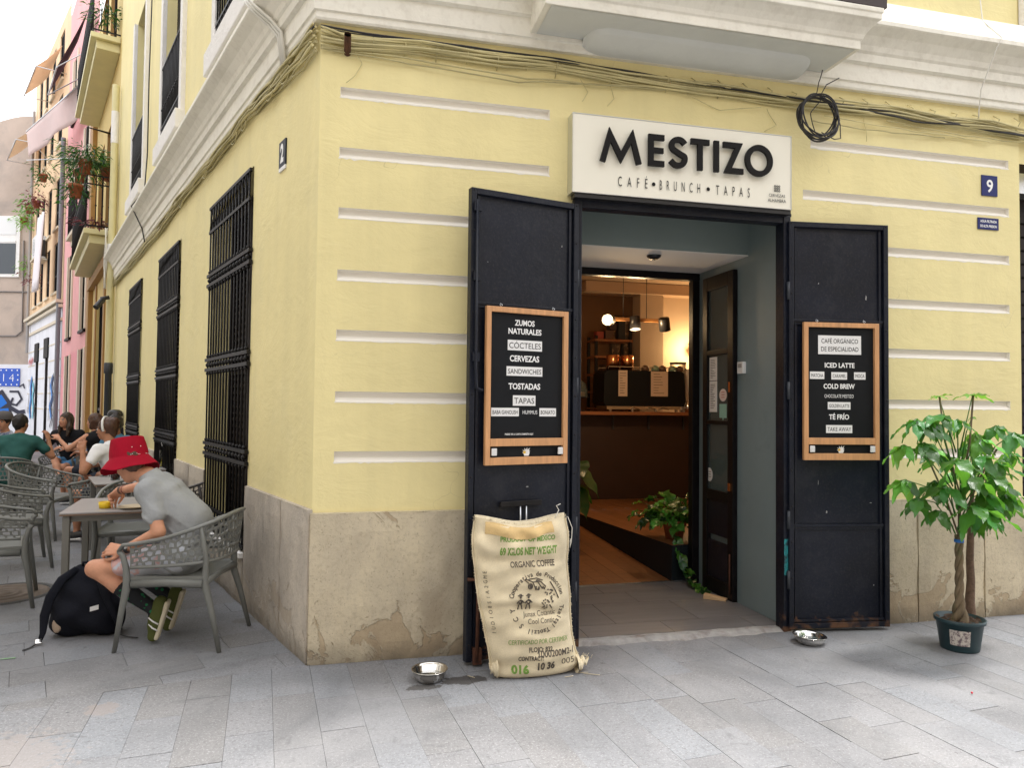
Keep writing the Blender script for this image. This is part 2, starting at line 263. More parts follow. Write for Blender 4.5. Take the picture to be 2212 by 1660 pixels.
# ---------------------------------------------------------------- mesh helpers
class MB:
    def __init__(s): s.v = []; s.f = []; s.sm = []
    def add(s, vs, fs, smooth=False):
        o = len(s.v); s.v += [tuple(v) for v in vs]; s.f += [tuple(i+o for i in f) for f in fs]; s.sm += [smooth]*len(fs); return s
    def box(s, a, b, M4=None):
        x0, y0, z0 = a; x1, y1, z1 = b
        vs = [Vector(p) for p in ((x0,y0,z0),(x1,y0,z0),(x1,y1,z0),(x0,y1,z0),(x0,y0,z1),(x1,y0,z1),(x1,y1,z1),(x0,y1,z1))]
        if M4 is not None: vs = [M4 @ v for v in vs]
        return s.add(vs, [(0,3,2,1),(4,5,6,7),(0,1,5,4),(1,2,6,5),(2,3,7,6),(3,0,4,7)])
    def obox(s, c, X, Y, Z):      # box from a centre and three half-axes
        c, X, Y, Z = map(Vector, (c, X, Y, Z))
        vs = [c-X-Y-Z, c+X-Y-Z, c+X+Y-Z, c-X+Y-Z, c-X-Y+Z, c+X-Y+Z, c+X+Y+Z, c-X+Y+Z]
        return s.add(vs, [(0,3,2,1),(4,5,6,7),(0,1,5,4),(1,2,6,5),(2,3,7,6),(3,0,4,7)])
    def quad(s, *p): return s.add(p, [tuple(range(len(p)))])
    def tube(s, path, r, n=8, caps=True, flat=1.0, upv=None, smooth=True):
        path = [Vector(p) for p in path]; k = len(path); rr = r if isinstance(r, (list, tuple)) else [r]*k
        o = len(s.v); T = []
        for i in range(k):
            t = path[min(i+1, k-1)] - path[max(i-1, 0)]; T.append(t.normalized() if t.length > 1e-9 else Vector((0, 0, 1)))
        a = Vector(upv) if upv is not None else (Vector((0, 0, 1)) if abs(T[0].z) < .9 else Vector((1, 0, 0)))
        vs = []
        for i in range(k):
            a = Vector(upv) if upv is not None else a
            b = T[i].cross(a); b = b.normalized() if b.length > 1e-6 else Vector((1, 0, 0)); a2 = b.cross(T[i]).normalized()
            if upv is None: a = a2
            for j in range(n):
                th = 2*math.pi*j/n; vs.append(path[i] + (a2*math.cos(th)*flat + b*math.sin(th))*rr[i])
        fs = [(i*n+j, i*n+(j+1) % n, (i+1)*n+(j+1) % n, (i+1)*n+j) for i in range(k-1) for j in range(n)]
        s.add(vs, fs, smooth)
        if caps: s.add([], []); s.f += [tuple(o+j for j in range(n))[::-1], tuple(o+(k-1)*n+j for j in range(n))]; s.sm += [False, False]
        return s
    def lathe(s, prof, c=(0, 0, 0), n=24, smooth=True, sx=1., sy=1.):
        c = Vector(c); vs = [c + Vector((r*math.cos(2*math.pi*j/n)*sx, r*math.sin(2*math.pi*j/n)*sy, z)) for r, z in prof for j in range(n)]
        return s.add(vs, [(i*n+j, i*n+(j+1) % n, (i+1)*n+(j+1) % n, (i+1)*n+j) for i in range(len(prof)-1) for j in range(n)], smooth)
    def ball(s, c, r, n=10, m=7, sc=(1, 1, 1), M4=None):
        c = Vector(c); vs = []
        for i in range(m+1):
            ph = math.pi*i/m
            for j in range(n):
                th = 2*math.pi*j/n; v = Vector((math.sin(ph)*math.cos(th)*sc[0], math.sin(ph)*math.sin(th)*sc[1], math.cos(ph)*sc[2]))*r
                if M4 is not None: v = M4 @ v
                vs.append(c+v)
        return s.add(vs, [(i*n+j, (i+1)*n+j, (i+1)*n+(j+1) % n, i*n+(j+1) % n) for i in range(m) for j in range(n)], True)
    def grid(s, fn, nu, nv, smooth=True, wrap=False):
        vs = [fn(i/nu, j/nv) for j in range(nv+1) for i in range(nu+1)]
        return s.add(vs, [(j*(nu+1)+i, j*(nu+1)+i+1, (j+1)*(nu+1)+i+1, (j+1)*(nu+1)+i) for j in range(nv) for i in range(nu)], smooth)
    def prism(s, poly, O, X, Y, Zd):  # extrude a 2D polygon (list of (x,y)) from origin O along Zd
        O, X, Y, Zd = map(Vector, (O, X, Y, Zd)); n = len(poly)
        a = [O + X*p[0] + Y*p[1] for p in poly]; b = [v + Zd for v in a]
        return s.add(a+b, [tuple(range(n))[::-1], tuple(range(n, 2*n))] + [(i, (i+1) % n, n+(i+1) % n, n+i) for i in range(n)])
    def mesh(s, name):
        me = bpy.data.meshes.new(name); me.from_pydata([tuple(v) for v in s.v], [], s.f); me.update()
        me.polygons.foreach_set('use_smooth', s.sm); return me
    def build(s, name, m, parent=None, bevel=0., loc=None, solid=0.):
        me = s.mesh(name); me.materials.append(m if not isinstance(m, str) else M[m])
        return link(name, me, parent, bevel, loc, solid)
def link(name, me, parent=None, bevel=0., loc=None, solid=0.):
    o = bpy.data.objects.new(name, me); COL.objects.link(o)
    if parent is not None: o.parent = parent
    if loc is not None: o.location = loc
    if solid:
        q = o.modifiers.new('solid', 'SOLIDIFY'); q.thickness = solid; q.offset = 0
    if bevel:
        q = o.modifiers.new('bevel', 'BEVEL'); q.width = bevel; q.segments = 2; q.limit_method = 'ANGLE'; q.angle_limit = R(40)
    return o
def thing(name, label, cat, loc=(0, 0, 0), rz=0., group=None):
    o = bpy.data.objects.new(name, None); o.empty_display_size = .1; COL.objects.link(o); o.location = loc; o.rotation_euler = (0, 0, rz)
    return tag(o, label, cat, group)
def tag(o, label=None, cat=None, group=None, kind=None):
    if label: o['label'] = label
    if cat: o['category'] = cat
    if group: o['group'] = group
    if kind: o['kind'] = kind
    return o
def copy_tree(o, parent=None):
    c = o.copy(); COL.objects.link(c); c.parent = parent
    for ch in [k for k in list(COL.objects) if k.parent == o]: copy_tree(ch, c)
    return c
def rebase(root, loc):      # move the empty to the thing's base without moving its parts
    loc = Vector(loc); root.location = loc
    for ch in [k for k in list(COL.objects) if k.parent == root]: ch.location -= loc
    return root
def text_mesh(body, h, cx=0., xs=1., bold=0., align='CENTER', spacing=1.):
    cu = bpy.data.curves.new('t', 'FONT'); cu.body = body; cu.size = 1.; cu.align_x = align; cu.space_character = spacing; cu.offset = bold; cu.resolution_u = 3
    o = bpy.data.objects.new('t', cu); COL.objects.link(o); dg = bpy.context.evaluated_depsgraph_get(); me = o.evaluated_get(dg).to_mesh()
    vs = [Vector(v.co) for v in me.vertices]; fs = [tuple(p.vertices) for p in me.polygons]; o.evaluated_get(dg).to_mesh_clear()
    bpy.data.objects.remove(o); bpy.data.curves.remove(cu)
    k = h/.729
    return [Vector((v.x*k*xs+cx, v.y*k, 0)) for v in vs], fs
def text(mb, body, h, O, X, Y, xs=1., bold=0., align='CENTER', spacing=1., width=None, fn=None):
    vs, fs = text_mesh(body, h, 0, xs, bold, align, spacing)
    if width:
        w = max(v.x for v in vs)-min(v.x for v in vs); vs = [Vector((v.x*width/w, v.y, 0)) for v in vs]
    vs = [Vector((v.x, v.y-h/2, 0)) for v in vs]
    if fn: mb.add([fn(v.x, v.y) for v in vs], fs)
    else: O, X, Y = map(Vector, (O, X, Y)); mb.add([O + X*v.x + Y*v.y for v in vs], fs)
def stroke(pts, w, closed=False):   # a mitred strip outline as left/right point lists
    pts = [Vector((p[0], p[1])) for p in pts]; n = len(pts); Lf, Rt = [], []
    for i in range(n):
        a = pts[i-1] if (i > 0 or closed) else None; b = pts[(i+1) % n] if (i < n-1 or closed) else None
        d1 = (pts[i]-a).normalized() if a is not None else (b-pts[i]).normalized(); d2 = (b-pts[i]).normalized() if b is not None else d1
        n1 = Vector((-d1.y, d1.x)); n2 = Vector((-d2.y, d2.x)); m = (n1+n2).normalized(); k = min(1/max(m.dot(n1), .35), 2.6)
        Lf.append(pts[i]+m*w/2*k); Rt.append(pts[i]-m*w/2*k)
    return Lf, Rt
def stroke_solid(mb, pts, w, O, X, Y, Z, closed=False):
    Lf, Rt = stroke(pts, w, closed); n = len(pts); O, X, Y, Z = map(Vector, (O, X, Y, Z))
    P = [O+X*p.x+Y*p.y for p in Lf]+[O+X*p.x+Y*p.y for p in Rt]; P += [p+Z for p in P]
    fs = []; m = n if closed else n-1
    for i in range(m):
        j = (i+1) % n
        fs += [(i, n+i, n+j, j), (2*n+i, 2*n+j, 3*n+j, 3*n+i), (i, j, 2*n+j, 2*n+i), (n+i, 3*n+i, 3*n+j, n+j)]
    if not closed: fs += [(0, 2*n, 3*n, n), (n-1, 2*n-1, 4*n-1, 3*n-1)]
    mb.add(P, fs)
# signed-distance modelling for bodies and cloth
class SDF:
    def __init__(s, k=.03): s.p = []; s.k = k
    def cap(s, a, b, ra, rb=None, k=None): s.p.append(('c', np.array(a, float), np.array(b, float), ra, ra if rb is None else rb, s.k if k is None else k)); return s
    def ell(s, c, r, M3=None, k=None): s.p.append(('e', np.array(c, float), np.array(r, float), np.array(M3, float) if M3 is not None else np.eye(3), 0, s.k if k is None else k)); return s
    def mesh(s, h, cut=None, noise=None):
        lo = np.full(3, 1e9); hi = -lo; bb = []
        for q in s.p:
            if q[0] == 'c': a = np.minimum(q[1]-q[3], q[2]-q[4]); b = np.maximum(q[1]+q[3], q[2]+q[4])
            else: m = q[2].max(); a = q[1]-m; b = q[1]+m
            bb.append((a, b)); lo = np.minimum(lo, a); hi = np.maximum(hi, b)
        lo = lo-3*h; hi = hi+3*h; n = np.ceil((hi-lo)/h).astype(int)+1; V = np.full(n, .2, np.float32)
        for q, (a, b) in zip(s.p, bb):
            pad = q[5]*1.5+3*h; i0 = np.maximum(((a-pad-lo)/h).astype(int), 0); i1 = np.minimum(((b+pad-lo)/h).astype(int)+2, n)
            g = np.stack(np.meshgrid(*[lo[d]+h*np.arange(i0[d], i1[d]) for d in range(3)], indexing='ij'), -1)
            if q[0] == 'c':
                A, B = q[1], q[2]; ab = B-A; L2 = max(ab@ab, 1e-9); t = np.clip(((g-A)@ab)/L2, 0, 1)
                d = np.linalg.norm(g-A-t[..., None]*ab, axis=-1)-(q[3]+(q[4]-q[3])*t)
            else:
                l = (g-q[1])@q[3]; k0 = np.linalg.norm(l/q[2], axis=-1); k1 = np.linalg.norm(l/q[2]**2, axis=-1); d = k0*(k0-1)/np.maximum(k1, 1e-6)
            sl = tuple(slice(i0[d_], i1[d_]) for d_ in range(3)); v = V[sl]; k = q[5]
            hh = np.clip(.5+.5*(v-d)/k, 0, 1); V[sl] = v*(1-hh)+d*hh-k*hh*(1-hh)
        if noise is not None or cut is not None:
            g = np.stack(np.meshgrid(*[lo[d]+h*np.arange(n[d]) for d in range(3)], indexing='ij'), -1)
            if noise is not None: V = V+noise(g).astype(np.float32)
            if cut is not None: V = np.maximum(V, cut(g).astype(np.float32))
        ins = V < 0
        c = [ins[i:n[0]-1+i, j:n[1]-1+j, k:n[2]-1+k] for i in (0, 1) for j in (0, 1) for k in (0, 1)]
        tot = sum(x.astype(int) for x in c); act = (tot > 0) & (tot < 8); idx = -np.ones(act.shape, int); ids = np.argwhere(act); idx[act] = np.arange(len(ids))
        acc = np.zeros((len(ids), 3)); cnt = np.zeros(len(ids)); off = [(i, j, k) for i in (0, 1) for j in (0, 1) for k in (0, 1)]
        for a in range(8):
            for d in range(3):
                if off[a][d] == 0:
                    b = list(off[a]); b[d] = 1; va = V[tuple((ids+off[a]).T)]; vb = V[tuple((ids+b).T)]; m = (va < 0) != (vb < 0)
                    t = va/(va-vb+1e-12); p = np.array(off[a], float)[None]*np.ones((len(ids), 1)); p[:, d] += t
                    acc[m] += p[m]; cnt[m] += 1
        vs = lo+h*(ids+acc/np.maximum(cnt, 1)[:, None]); fs = []
        for d in range(3):
            o1, o2 = [(1, 2), (2, 0), (0, 1)][d]; sh = list(n); sh[d] -= 1
            A = ins[tuple(slice(0, sh[q]) for q in range(3))]; B = ins[tuple(slice(1 if q == d else 0, n[q]) for q in range(3))]
            for flag in (0, 1):
                E = np.argwhere((A & ~B) if flag else (~A & B)); E = E[(E[:, o1] > 0) & (E[:, o2] > 0) & (E[:, o1] < n[o1]-1) & (E[:, o2] < n[o2]-1)]
                if not len(E): continue
                def at(d1, d2): e = E.copy(); e[:, o1] -= d1; e[:, o2] -= d2; return idx[tuple(e.T)]
                qd = np.stack([at(0, 0), at(1, 0), at(1, 1), at(0, 1)], 1)
                if not flag: qd = qd[:, ::-1]
                fs.append(qd)
        fs = np.concatenate(fs); fs = fs[(fs >= 0).all(1)]
        return vs, fs
def sdf_obj(name, sdfs, m, parent, h=.012, cut=None, noise=None, smooth=1):
    vs, fs, o = [], [], 0
    for sd in (sdfs if isinstance(sdfs, list) else [(sdfs, h)]):
        v, f = sd[0].mesh(sd[1], cut, noise); vs.append(v); fs.append(f+o); o += len(v)
    v = np.concatenate(vs); f = np.concatenate(fs); me = bpy.data.meshes.new(name); me.from_pydata(v.tolist(), [], f.tolist()); me.update()
    me.polygons.foreach_set('use_smooth', [True]*len(me.polygons)); me.materials.append(M[m] if isinstance(m, str) else m)
    ob = link(name, me, parent)
    if smooth: q = ob.modifiers.new('smooth', 'SMOOTH'); q.factor = .5; q.iterations = smooth
    return ob
# ================================================================ SETTING: ground and paving
gb = MB().quad((-60, -30, -.035), (60, -30, -.035), (60, 80, -.035), (-60, 80, -.035)).build('ground', 'joint'); tag(gb, kind='structure')
pav = tag(MB().quad((-30, -14, -.014), (14, -14, -.014), (14, .3, -.014), (-.2, .3, -.014), (-13, 36, -.014), (-30, 36, -.014)).build('pavement', 'joint'), kind='structure')
rng = random.Random(3)
Uv = Vector((-.1, .995, 0)).normalized(); Uw = Vector((Uv.y, -Uv.x, 0))
BL = Vector((-.981, -.193, 0)); BN = Vector((.193, -.981, 0))    # border between the two paving fields, and its normal towards the viewer
BASE_R = -.006
slabs = []
def slab_poly(mb, P, top=0.):
    g = .0007; c = sum(P, Vector())/len(P); vs = []
    for p in P: d = c-p; q = p+d.normalized()*g*1.6; vs.append(q)
    n = len(vs); b = .0012
    top_r = [v + (c-v).normalized()*b + ZA*top for v in vs]; mid = [v + ZA*(top-b*.8) for v in vs]; bot = [v - ZA*.03 for v in vs]
    mb.add(top_r+mid+bot, [tuple(range(n))]+[(n+i, n+(i+1) % n, (i+1) % n, i) for i in range(n)]+[(2*n+i, 2*n+(i+1) % n, n+(i+1) % n, n+i) for i in range(n)])
def clip(P, O, Nn):   # keep the side where (p-O).N > 0
    out = []
    for i in range(len(P)):
        a, b = P[i], P[(i+1) % len(P)]; da, db = (a-O).dot(Nn), (b-O).dot(Nn)
        if da >= 0: out.append(a)
        if da*db < 0: out.append(a+(b-a)*(da/(da-db)))
    return out
def area(P): return abs(sum(P[i].x*P[(i+1) % len(P)].y-P[(i+1) % len(P)].x*P[i].y for i in range(len(P))))/2
O0 = Vector((0, 0, 0)); cands = []
def inview(p):
    d = p-CAM; z = d.dot(_fw)
    if z < 1.2: return None
    u = d.dot(_rt)/z*FOC+1106; v = 830-d.dot(_up)/z*FOC
    return (z, u, v) if -130 < u < 2340 and v < 1850 else None
DOOR_X0, DOOR_X1 = 1.60, 3.085
for i in range(-26, 34):                       # field A, in front of the cafe: rows run away from the viewer
    t = -4.6 + rng.random()*.5
    while t < 1.2:
        l = rng.choice((.38, .5, .6, .6, .72)); w = .205
        P = [Uw*(i*w)+Uv*t, Uw*((i+1)*w)+Uv*t, Uw*((i+1)*w)+Uv*(t+l), Uw*(i*w)+Uv*(t+l)]; t += l
        P = clip(P, O0, BN)
        if len(P) > 2: P = clip(P, Vector((0, .05, 0)), Vector((0, -1, 0)))
        if len(P) > 2 and area(P) > .004: cands.append(P)
Dw = Vector((D.y, -D.x, 0))                    # perpendicular to the side street, pointing into the building
for j in range(-8, 90):                        # field B, in the side street: courses lie across it
    t = -6.5 + rng.random()*.5
    while t < 2.5:
        l = rng.choice((.4, .55, .62, .75)); w = .26
        P = [D*(j*w)+Dw*t, D*(j*w)+Dw*(t+l), D*((j+1)*w)+Dw*(t+l), D*((j+1)*w)+Dw*t]; t += l
        P = clip(P, O0, -BN)
        if len(P) > 2: P = clip(P, LP(0, 0, -.02), NL)
        if len(P) > 2 and area(P) > .004: cands.append(P)
cands = [(sum(P, Vector())/len(P), P) for P in cands]
vis = sorted([c for c in cands if inview(c[0])], key=lambda c: -area(c[1])/(c[0]-CAM).length**2)
rest = [c for c in vis[292:]]+[c for c in cands if not inview(c[0]) and (c[0]-CAM).length < 6]
for c, P in vis[:292]:
    mb = MB(); slab_poly(mb, [p-c for p in P], rng.uniform(-.0015, .0015)); o = mb.build('slab', 'slab', pav, loc=c)
    o.rotation_euler = (rng.uniform(-.002, .002), rng.uniform(-.002, .002), 0)
mb = MB()
for c, P in rest: slab_poly(mb, P, rng.uniform(-.0015, .0015))
tag(mb.build('paving', 'slab', pav), kind='stuff')
# manhole cover in the side street
mh = thing('manhole_cover', 'round worn manhole cover with rings in the side street paving, at the far left', 'manhole cover', (-2.36, 2.0, .002))
mm = mat('manhole_iron', (.16, .125, .10), .75, vary=.25, vscale=9, bump=.4, bscale=70)
mb = MB().lathe([(.0, .008), (.05, .008), (.055, .002), (.075, .002), (.08, .008), (.115, .008), (.12, .002), (.145, .002), (.15, .008), (.20, .008), (.205, .002), (.235, .002), (.24, .008), (.30, .008), (.31, .0)], n=40)
mb.build('lid', mm, mh); MB().lathe([(.315, -.01), (.315, .007), (.35, .007), (.355, -.01)], n=40).build('rim', 'joint', mh)
# tire of green paint line on the street
gp = mat('green_paint', (.16, .36, .15), .8, stain=((.3, .32, .32), 60, .45, .6, .8))
tag(MB().quad((-2.35, .36, .0035), (-1.66, .43, .0035), (-1.66, .448, .0035), (-2.35, .385, .0035)).build('paint_mark', gp), 'short green paint stroke on the paving beside the loose backpack strap', 'paint mark')

# ================================================================ THE CAFE BUILDING
B = thing('corner_building', 'pale yellow corner building with stone plinth, white cornice and open cafe doorway', 'building')
TOP = 9.5
def wall_face(mb, P, x0, x1, z0, z1, holes):       # flat wall with rectangular holes; P(x, z) -> point
    xs = sorted({x0, x1, *[h[0] for h in holes], *[h[1] for h in holes]}); zs = sorted({z0, z1, *[h[2] for h in holes], *[h[3] for h in holes]})
    for i in range(len(xs)-1):
        for j in range(len(zs)-1):
            cx, cz = (xs[i]+xs[i+1])/2, (zs[j]+zs[j+1])/2
            if any(h[0] < cx < h[1] and h[2] < cz < h[3] for h in holes): continue
            mb.quad(P(xs[i], zs[j]), P(xs[i+1], zs[j]), P(xs[i+1], zs[j+1]), P(xs[i], zs[j+1]))
GZ = [3.381, 3.020, 2.660, 2.291, 1.935, 1.572, 1.220]
grooves = []
for k, z in enumerate(GZ):
    if k < 2: grooves.append((.117, 1.409, z-.062, z))
    else: grooves.append((.118, 1.56, z-.062, z))
    grooves.append((3.30 if k == 0 else 3.24 if k == 1 else 3.15, 5.0-.001*k, z-.062, z))
PZ = .862
doorh = (DOOR_X0, DOOR_X1, -.1, 2.815)
upw = (5.45, 6.3, 4.3, 7.2)
fw_mb = MB(); wall_face(fw_mb, lambda x, z: FP(x, z), 0, 5.10, 0, TOP, grooves+[doorh])
fw_mb.quad(FP(5.10, 0), FP(5.10, 0, -.35), FP(5.10, 4.0, -.35), FP(5.10, 4.0))
fw_mb.build('wall', 'plaster', B)
gm = MB()
for x0, x1, z0, z1 in grooves:
    d = .03; a, b = x0+.004, x1-.004
    gm.quad(FP(x0, z1), FP(x1, z1), FP(b, z1-.004, -d), FP(a, z1-.004, -d))
    gm.quad(FP(x0, z0), FP(a, z0+.028, -d), FP(b, z0+.028, -d), FP(x1, z0))
    gm.quad(FP(a, z0+.028, -d), FP(a, z1-.004, -d), FP(b, z1-.004, -d), FP(b, z0+.028, -d))
    gm.quad(FP(x0, z0), FP(x0, z1), FP(a, z1-.004, -d), FP(a, z0+.028, -d)); gm.quad(FP(x1, z0), FP(b, z0+.028, -d), FP(b, z1-.004, -d), FP(x1, z1))
n_each = 30
for gi in range(len(grooves)):
    sub = MB(); sub.v = gm.v[gi*20:(gi+1)*20]; sub.f = [tuple(q-gi*20 for q in f) for f in gm.f[gi*5:(gi+1)*5]]; sub.sm = [False]*5
    sub.build('groove', 'groove', B)
r_ = random.Random(77)
for x0, x1, z0, z1 in grooves:
    n_ = int((x1-x0)/.022); a_, b2 = [], []
    for q in range(n_+1): x = x0-.004+(x1-x0+.008)*q/n_; a_.append((x, z0+.0015)); b2.append((x, z0-.0035-abs(r_.gauss(0, .0028))))
    mb = MB(); mb.add([FP(x, z, .0012) for x, z in a_+b2], [(q, n_+1+q, n_+2+q, q+1) for q in range(n_)]); mb.build('paint_edge', 'groove', B)
# left facade
WINS = [(1.43, 2.84), (4.38, 5.79), (7.36, 8.73)]
lh = [(a, b, .385, 3.29) for a, b in WINS]; uph = [(1.45, 2.72, 4.70, 7.6), (4.52, 5.80, 4.72, 7.6), (7.50, 8.75, 4.72, 7.6)]
lw = MB(); wall_face(lw, lambda s, z: LP(s, z), 0, 11.15, 0, TOP, lh+uph); lw.build('wall', 'plaster_side', B)
rv = MB(); RD = .26
for a, b, z0, z1 in lh+uph:
    rv.quad(LP(a, z0), LP(a, z1), LP(a, z1, -RD), LP(a, z0, -RD)); rv.quad(LP(b, z0), LP(b, z0, -RD), LP(b, z1, -RD), LP(b, z1))
    rv.quad(LP(a, z1), LP(b, z1), LP(b, z1, -RD), LP(a, z1, -RD)); rv.quad(LP(a, z0), LP(a, z0, -RD), LP(b, z0, -RD), LP(b, z0))
rv.build('window_reveal', 'plaster_side', B)
MB().quad((0, 0, TOP), (6.1, 0, TOP), (6.1, 9, TOP), LP(11.15, TOP)).build('roof', 'white_paint', B)
# plinth stones (each slab of cladding its own part, slightly proud, with a worn arris)
def stone(P, a, b, z0, z1, o0=0., o1=.03, name='plinth_slab', m='stone', seed=0):
    r_ = random.Random(seed); mb = MB(); nz = 8; nx = max(2, int((b-a)/.09))
    def f(u, v):
        x = a+.002+(b-a-.004)*u; z = z0+(z1-z0)*v
        e = .0 if 0 < u < 1 and 0 < v < 1 else .006
        w = .003*math.sin(x*9+z*13+seed)+.002*math.sin(x*31-z*17)
        return P(x, z, o1-e+w)
    mb.grid(f, nx, nz, smooth=False)
    mb.grid(lambda u, v: P(a+.002+(b-a-.004)*u, z1+(.004 if v else 0), (o1-.006)*(1-v)), nx, 1, False)
    for x in (a+.002, b-.002): mb.quad(P(x, z0, 0), P(x, z1, 0), P(x, z1, o1-.004), P(x, z0, o1-.004))
    return mb.build(name, m, B)
stone(FP, -.012, 1.56, 0, PZ, seed=1)
stone(FP, 3.12, 4.145, 0, PZ, seed=2); stone(FP, 4.15, 4.72, 0, PZ, seed=3); stone(FP, 4.725, 5.10, 0, PZ, seed=4)
segs = [(-.012, .515), (.52, 1.41), (2.86, 3.55), (3.555, 4.36), (5.81, 6.6), (6.605, 7.34), (8.75, 9.9), (9.905, 11.1)]
for q, (a, b) in enumerate(segs): stone(LP, a, b, 0, PZ+.02, m='stone_side', seed=10+q)
for q, (a, b) in enumerate(WINS):
    stone(LP, a-.005, b+.005, 0, .34, m='stone_side', seed=30+q)
    mb = MB(); c = LP((a+b)/2, .365, -.10); mb.obox(c, D*((b-a)/2-.004), NL*.15, ZA*.02); mb.build('window_sill', 'white_paint', B, bevel=.004)
# cornice, one moulded length on each face meeting in a mitre at the corner
prof = [(0, 3.752), (.035, 3.752), (.042, 3.765), (.042, 3.80), (.055, 3.806), (.055, 3.925), (.082, 3.935), (.086, 3.99), (.10, 4.005), (.112, 4.04), (.15, 4.09), (.205, 4.125), (.215, 4.135), (.215, 4.165), (.19, 4.18), (.05, 4.40), (0, 4.415)]
def cornice(name, P, a, b, mit, m):
    mb = MB(); n = len(prof); cols = []
    ks = np.linspace(0, 1, 25)
    for q, t in enumerate(ks):
        for o, z in prof:
            x = a+(b-a)*t + (mit*o*-1 if q == 0 and mit else 0); jz = (random.random()-.5)*.004 if .1 < o else 0
            cols.append(P(x, z+jz, o+jz*.5))
    mb.add(cols, [(q*n+i, (q+1)*n+i, (q+1)*n+i+1, q*n+i+1) for q in range(len(ks)-1) for i in range(n-1)]); return mb.build(name, m, B)
mt = math.tan((math.pi-ANG)/2)     # the plan angle at the corner
cornice('cornice', FP, 0, 6.2, mt, 'cream'); cornice('cornice', LP, 0, 11.0, mt, 'cream')
# balcony over the doorway: soffit, moulded fascia, roll, iron base plate and railing
bp = [(-.05, 3.832), (.395, 3.832), (.395, 3.885), (.405, 3.895), (.415, 3.92), (.44, 3.955), (.47, 3.985), (.485, 3.995), (.485, 4.03), (.492, 4.035), (.492, 4.065), (-.05, 4.065)]
bmb = MB(); n = len(bp)
def bal_pts(x, sgn): return [FP(x+sgn*max(0, o-.395)*1.0, z, max(o, .0)) for o, z in bp]
bmb.add(bal_pts(1.262, -1)+bal_pts(3.385, 1), [tuple(range(n)), tuple(range(n, 2*n))[::-1]]+[(i, n+i, n+(i+1) % n, (i+1) % n) for i in range(n)])
bal = bmb.build('balcony', 'cream', B, bevel=.004); bal['label'] = 'cream moulded balcony slab over the sign'
rl = MB()
def roll(u, v):
    e = min(u*1.6, (1-u)*1.6); k = (1-(1-min(e/.14, 1))**2)**.5; o = .235-(.235-.035)*v; o = .035+(o-.035)*(.25+.75*k)
    th = min(v/.9, 1)*math.pi/2; z = 3.8315-(.018+.060*math.sin(th)*k if v > .02 else 0)
    return FP(1.60+1.6*u, z, o+(.004 if v <= .02 else 0))
rl.grid(roll, 80, 14); rl.build('soffit_roll', 'soffit', bal); MB().quad((1.30, -.385, 3.829), (3.35, -.385, 3.829), (3.35, -.06, 3.829), (1.30, -.06, 3.829)).build('soffit', 'soffit', bal)
pl = MB(); pl.box((1.17, -.478, 4.078), (3.515, .0, 4.135)); pl.build('base_plate', mat('brown_plate', (.03, .014, .012), .5), bal)
for q in range(24): MB().tube([FP(1.19+q*.1, 4.136, .46), FP(1.19+q*.1, 5.15, .46)], .008, 6).build('baluster', 'iron', bal)
pl = MB(); pl.box((1.15, -.475, 5.15), (3.5, -.445, 5.18)); pl.box((1.15, -.468, 4.20), (3.5, -.452, 4.215)); pl.build('rail', 'iron', bal)
# upper window at the right end of the front (its frame just enters the picture)
# ---- window grilles, shutters
def grille(a, b, z0, z1, m='iron', bands=(2.60, 1.835, 1.09), step=.108, off=.02):
    g = MB(); 
    for zb in bands:
        for dz in (-.045, .045): g.obox(LP((a+b)/2, zb+dz, off), D*((b-a)/2+.03), NL*.014, ZA*.014)
        n_ = int((b-a)/step)
        for q in range(n_+1):
            s_ = a+.04+q*(b-a-.08)/n_; g.ball(LP(s_, zb, off), .021, 6, 4); g.ball(LP(s_, zb-.075, off), .017, 6, 4); g.ball(LP(s_, zb+.075, off), .017, 6, 4)
    for dz in (0, -.22): g.obox(LP((a+b)/2, z1-.03+dz, off), D*((b-a)/2-.005), NL*.01, ZA*.012)
    g.obox(LP((a+b)/2, z0+.04, off), D*((b-a)/2-.005), NL*.01, ZA*.012); g.obox(LP((a+b)/2, z0+.20, off), D*((b-a)/2-.005), NL*.01, ZA*.010)
    k = 0; s_ = a+.02
    while s_ < b-.05:
        for zz0, zz1 in ((z1-.25, z1-.03), (z0+.05, z0+.2)):
            g.tube([LP(s_, zz0, off), LP(s_+.098, zz1, off)], .006, 5); g.tube([LP(s_+.098, zz0, off+.004), LP(s_, zz1, off+.004)], .006, 5)
        s_ += .098
    go = g.build('window_grille', m, B)
    n_ = int((b-a)/step)
    for q in range(n_+1):
        s_ = a+.04+q*(b-a-.08)/n_
        if q == 0: bo = MB().tube([LP(s_, z0+.01, off), LP(s_, z1-.02, off)], .0078, 6).build('bar', m, go); first = bo; s00 = s_
        else: c = first.copy(); COL.objects.link(c); c.parent = go; c.location = D*(s_-s00)
    return go
for (a, b) in WINS:
    grille(a, b, .385, 3.29)
    sh = MB(); sh.obox(LP((a+b)/2, 1.84, -RD+.02), D*((b-a)/2), NL*.01, ZA*1.46); wo = sh.build('window', 'dark_wood', B)
    lo = MB()
    for w in range(2):
        aa = a+.06+w*(b-a)/2; bb = a+(w+1)*(b-a)/2-.04
        for q in range(44):
            z = .52+q*.06; lo.obox(LP((aa+bb)/2, z, -RD+.055), D*((bb-aa)/2), NL*.02+ZA*-.018, ZA*.004)
        for s_ in (aa-.02, bb+.005): lo.obox(LP(s_, 1.84, -RD+.06), D*.028, NL*.03, ZA*1.42)
        for z in (.46, 1.8, 3.2): lo.obox(LP((aa+bb)/2, z, -RD+.06), D*((bb-aa)/2), NL*.028, ZA*.05)
    lo.build('louvre', 'dark_wood', wo)
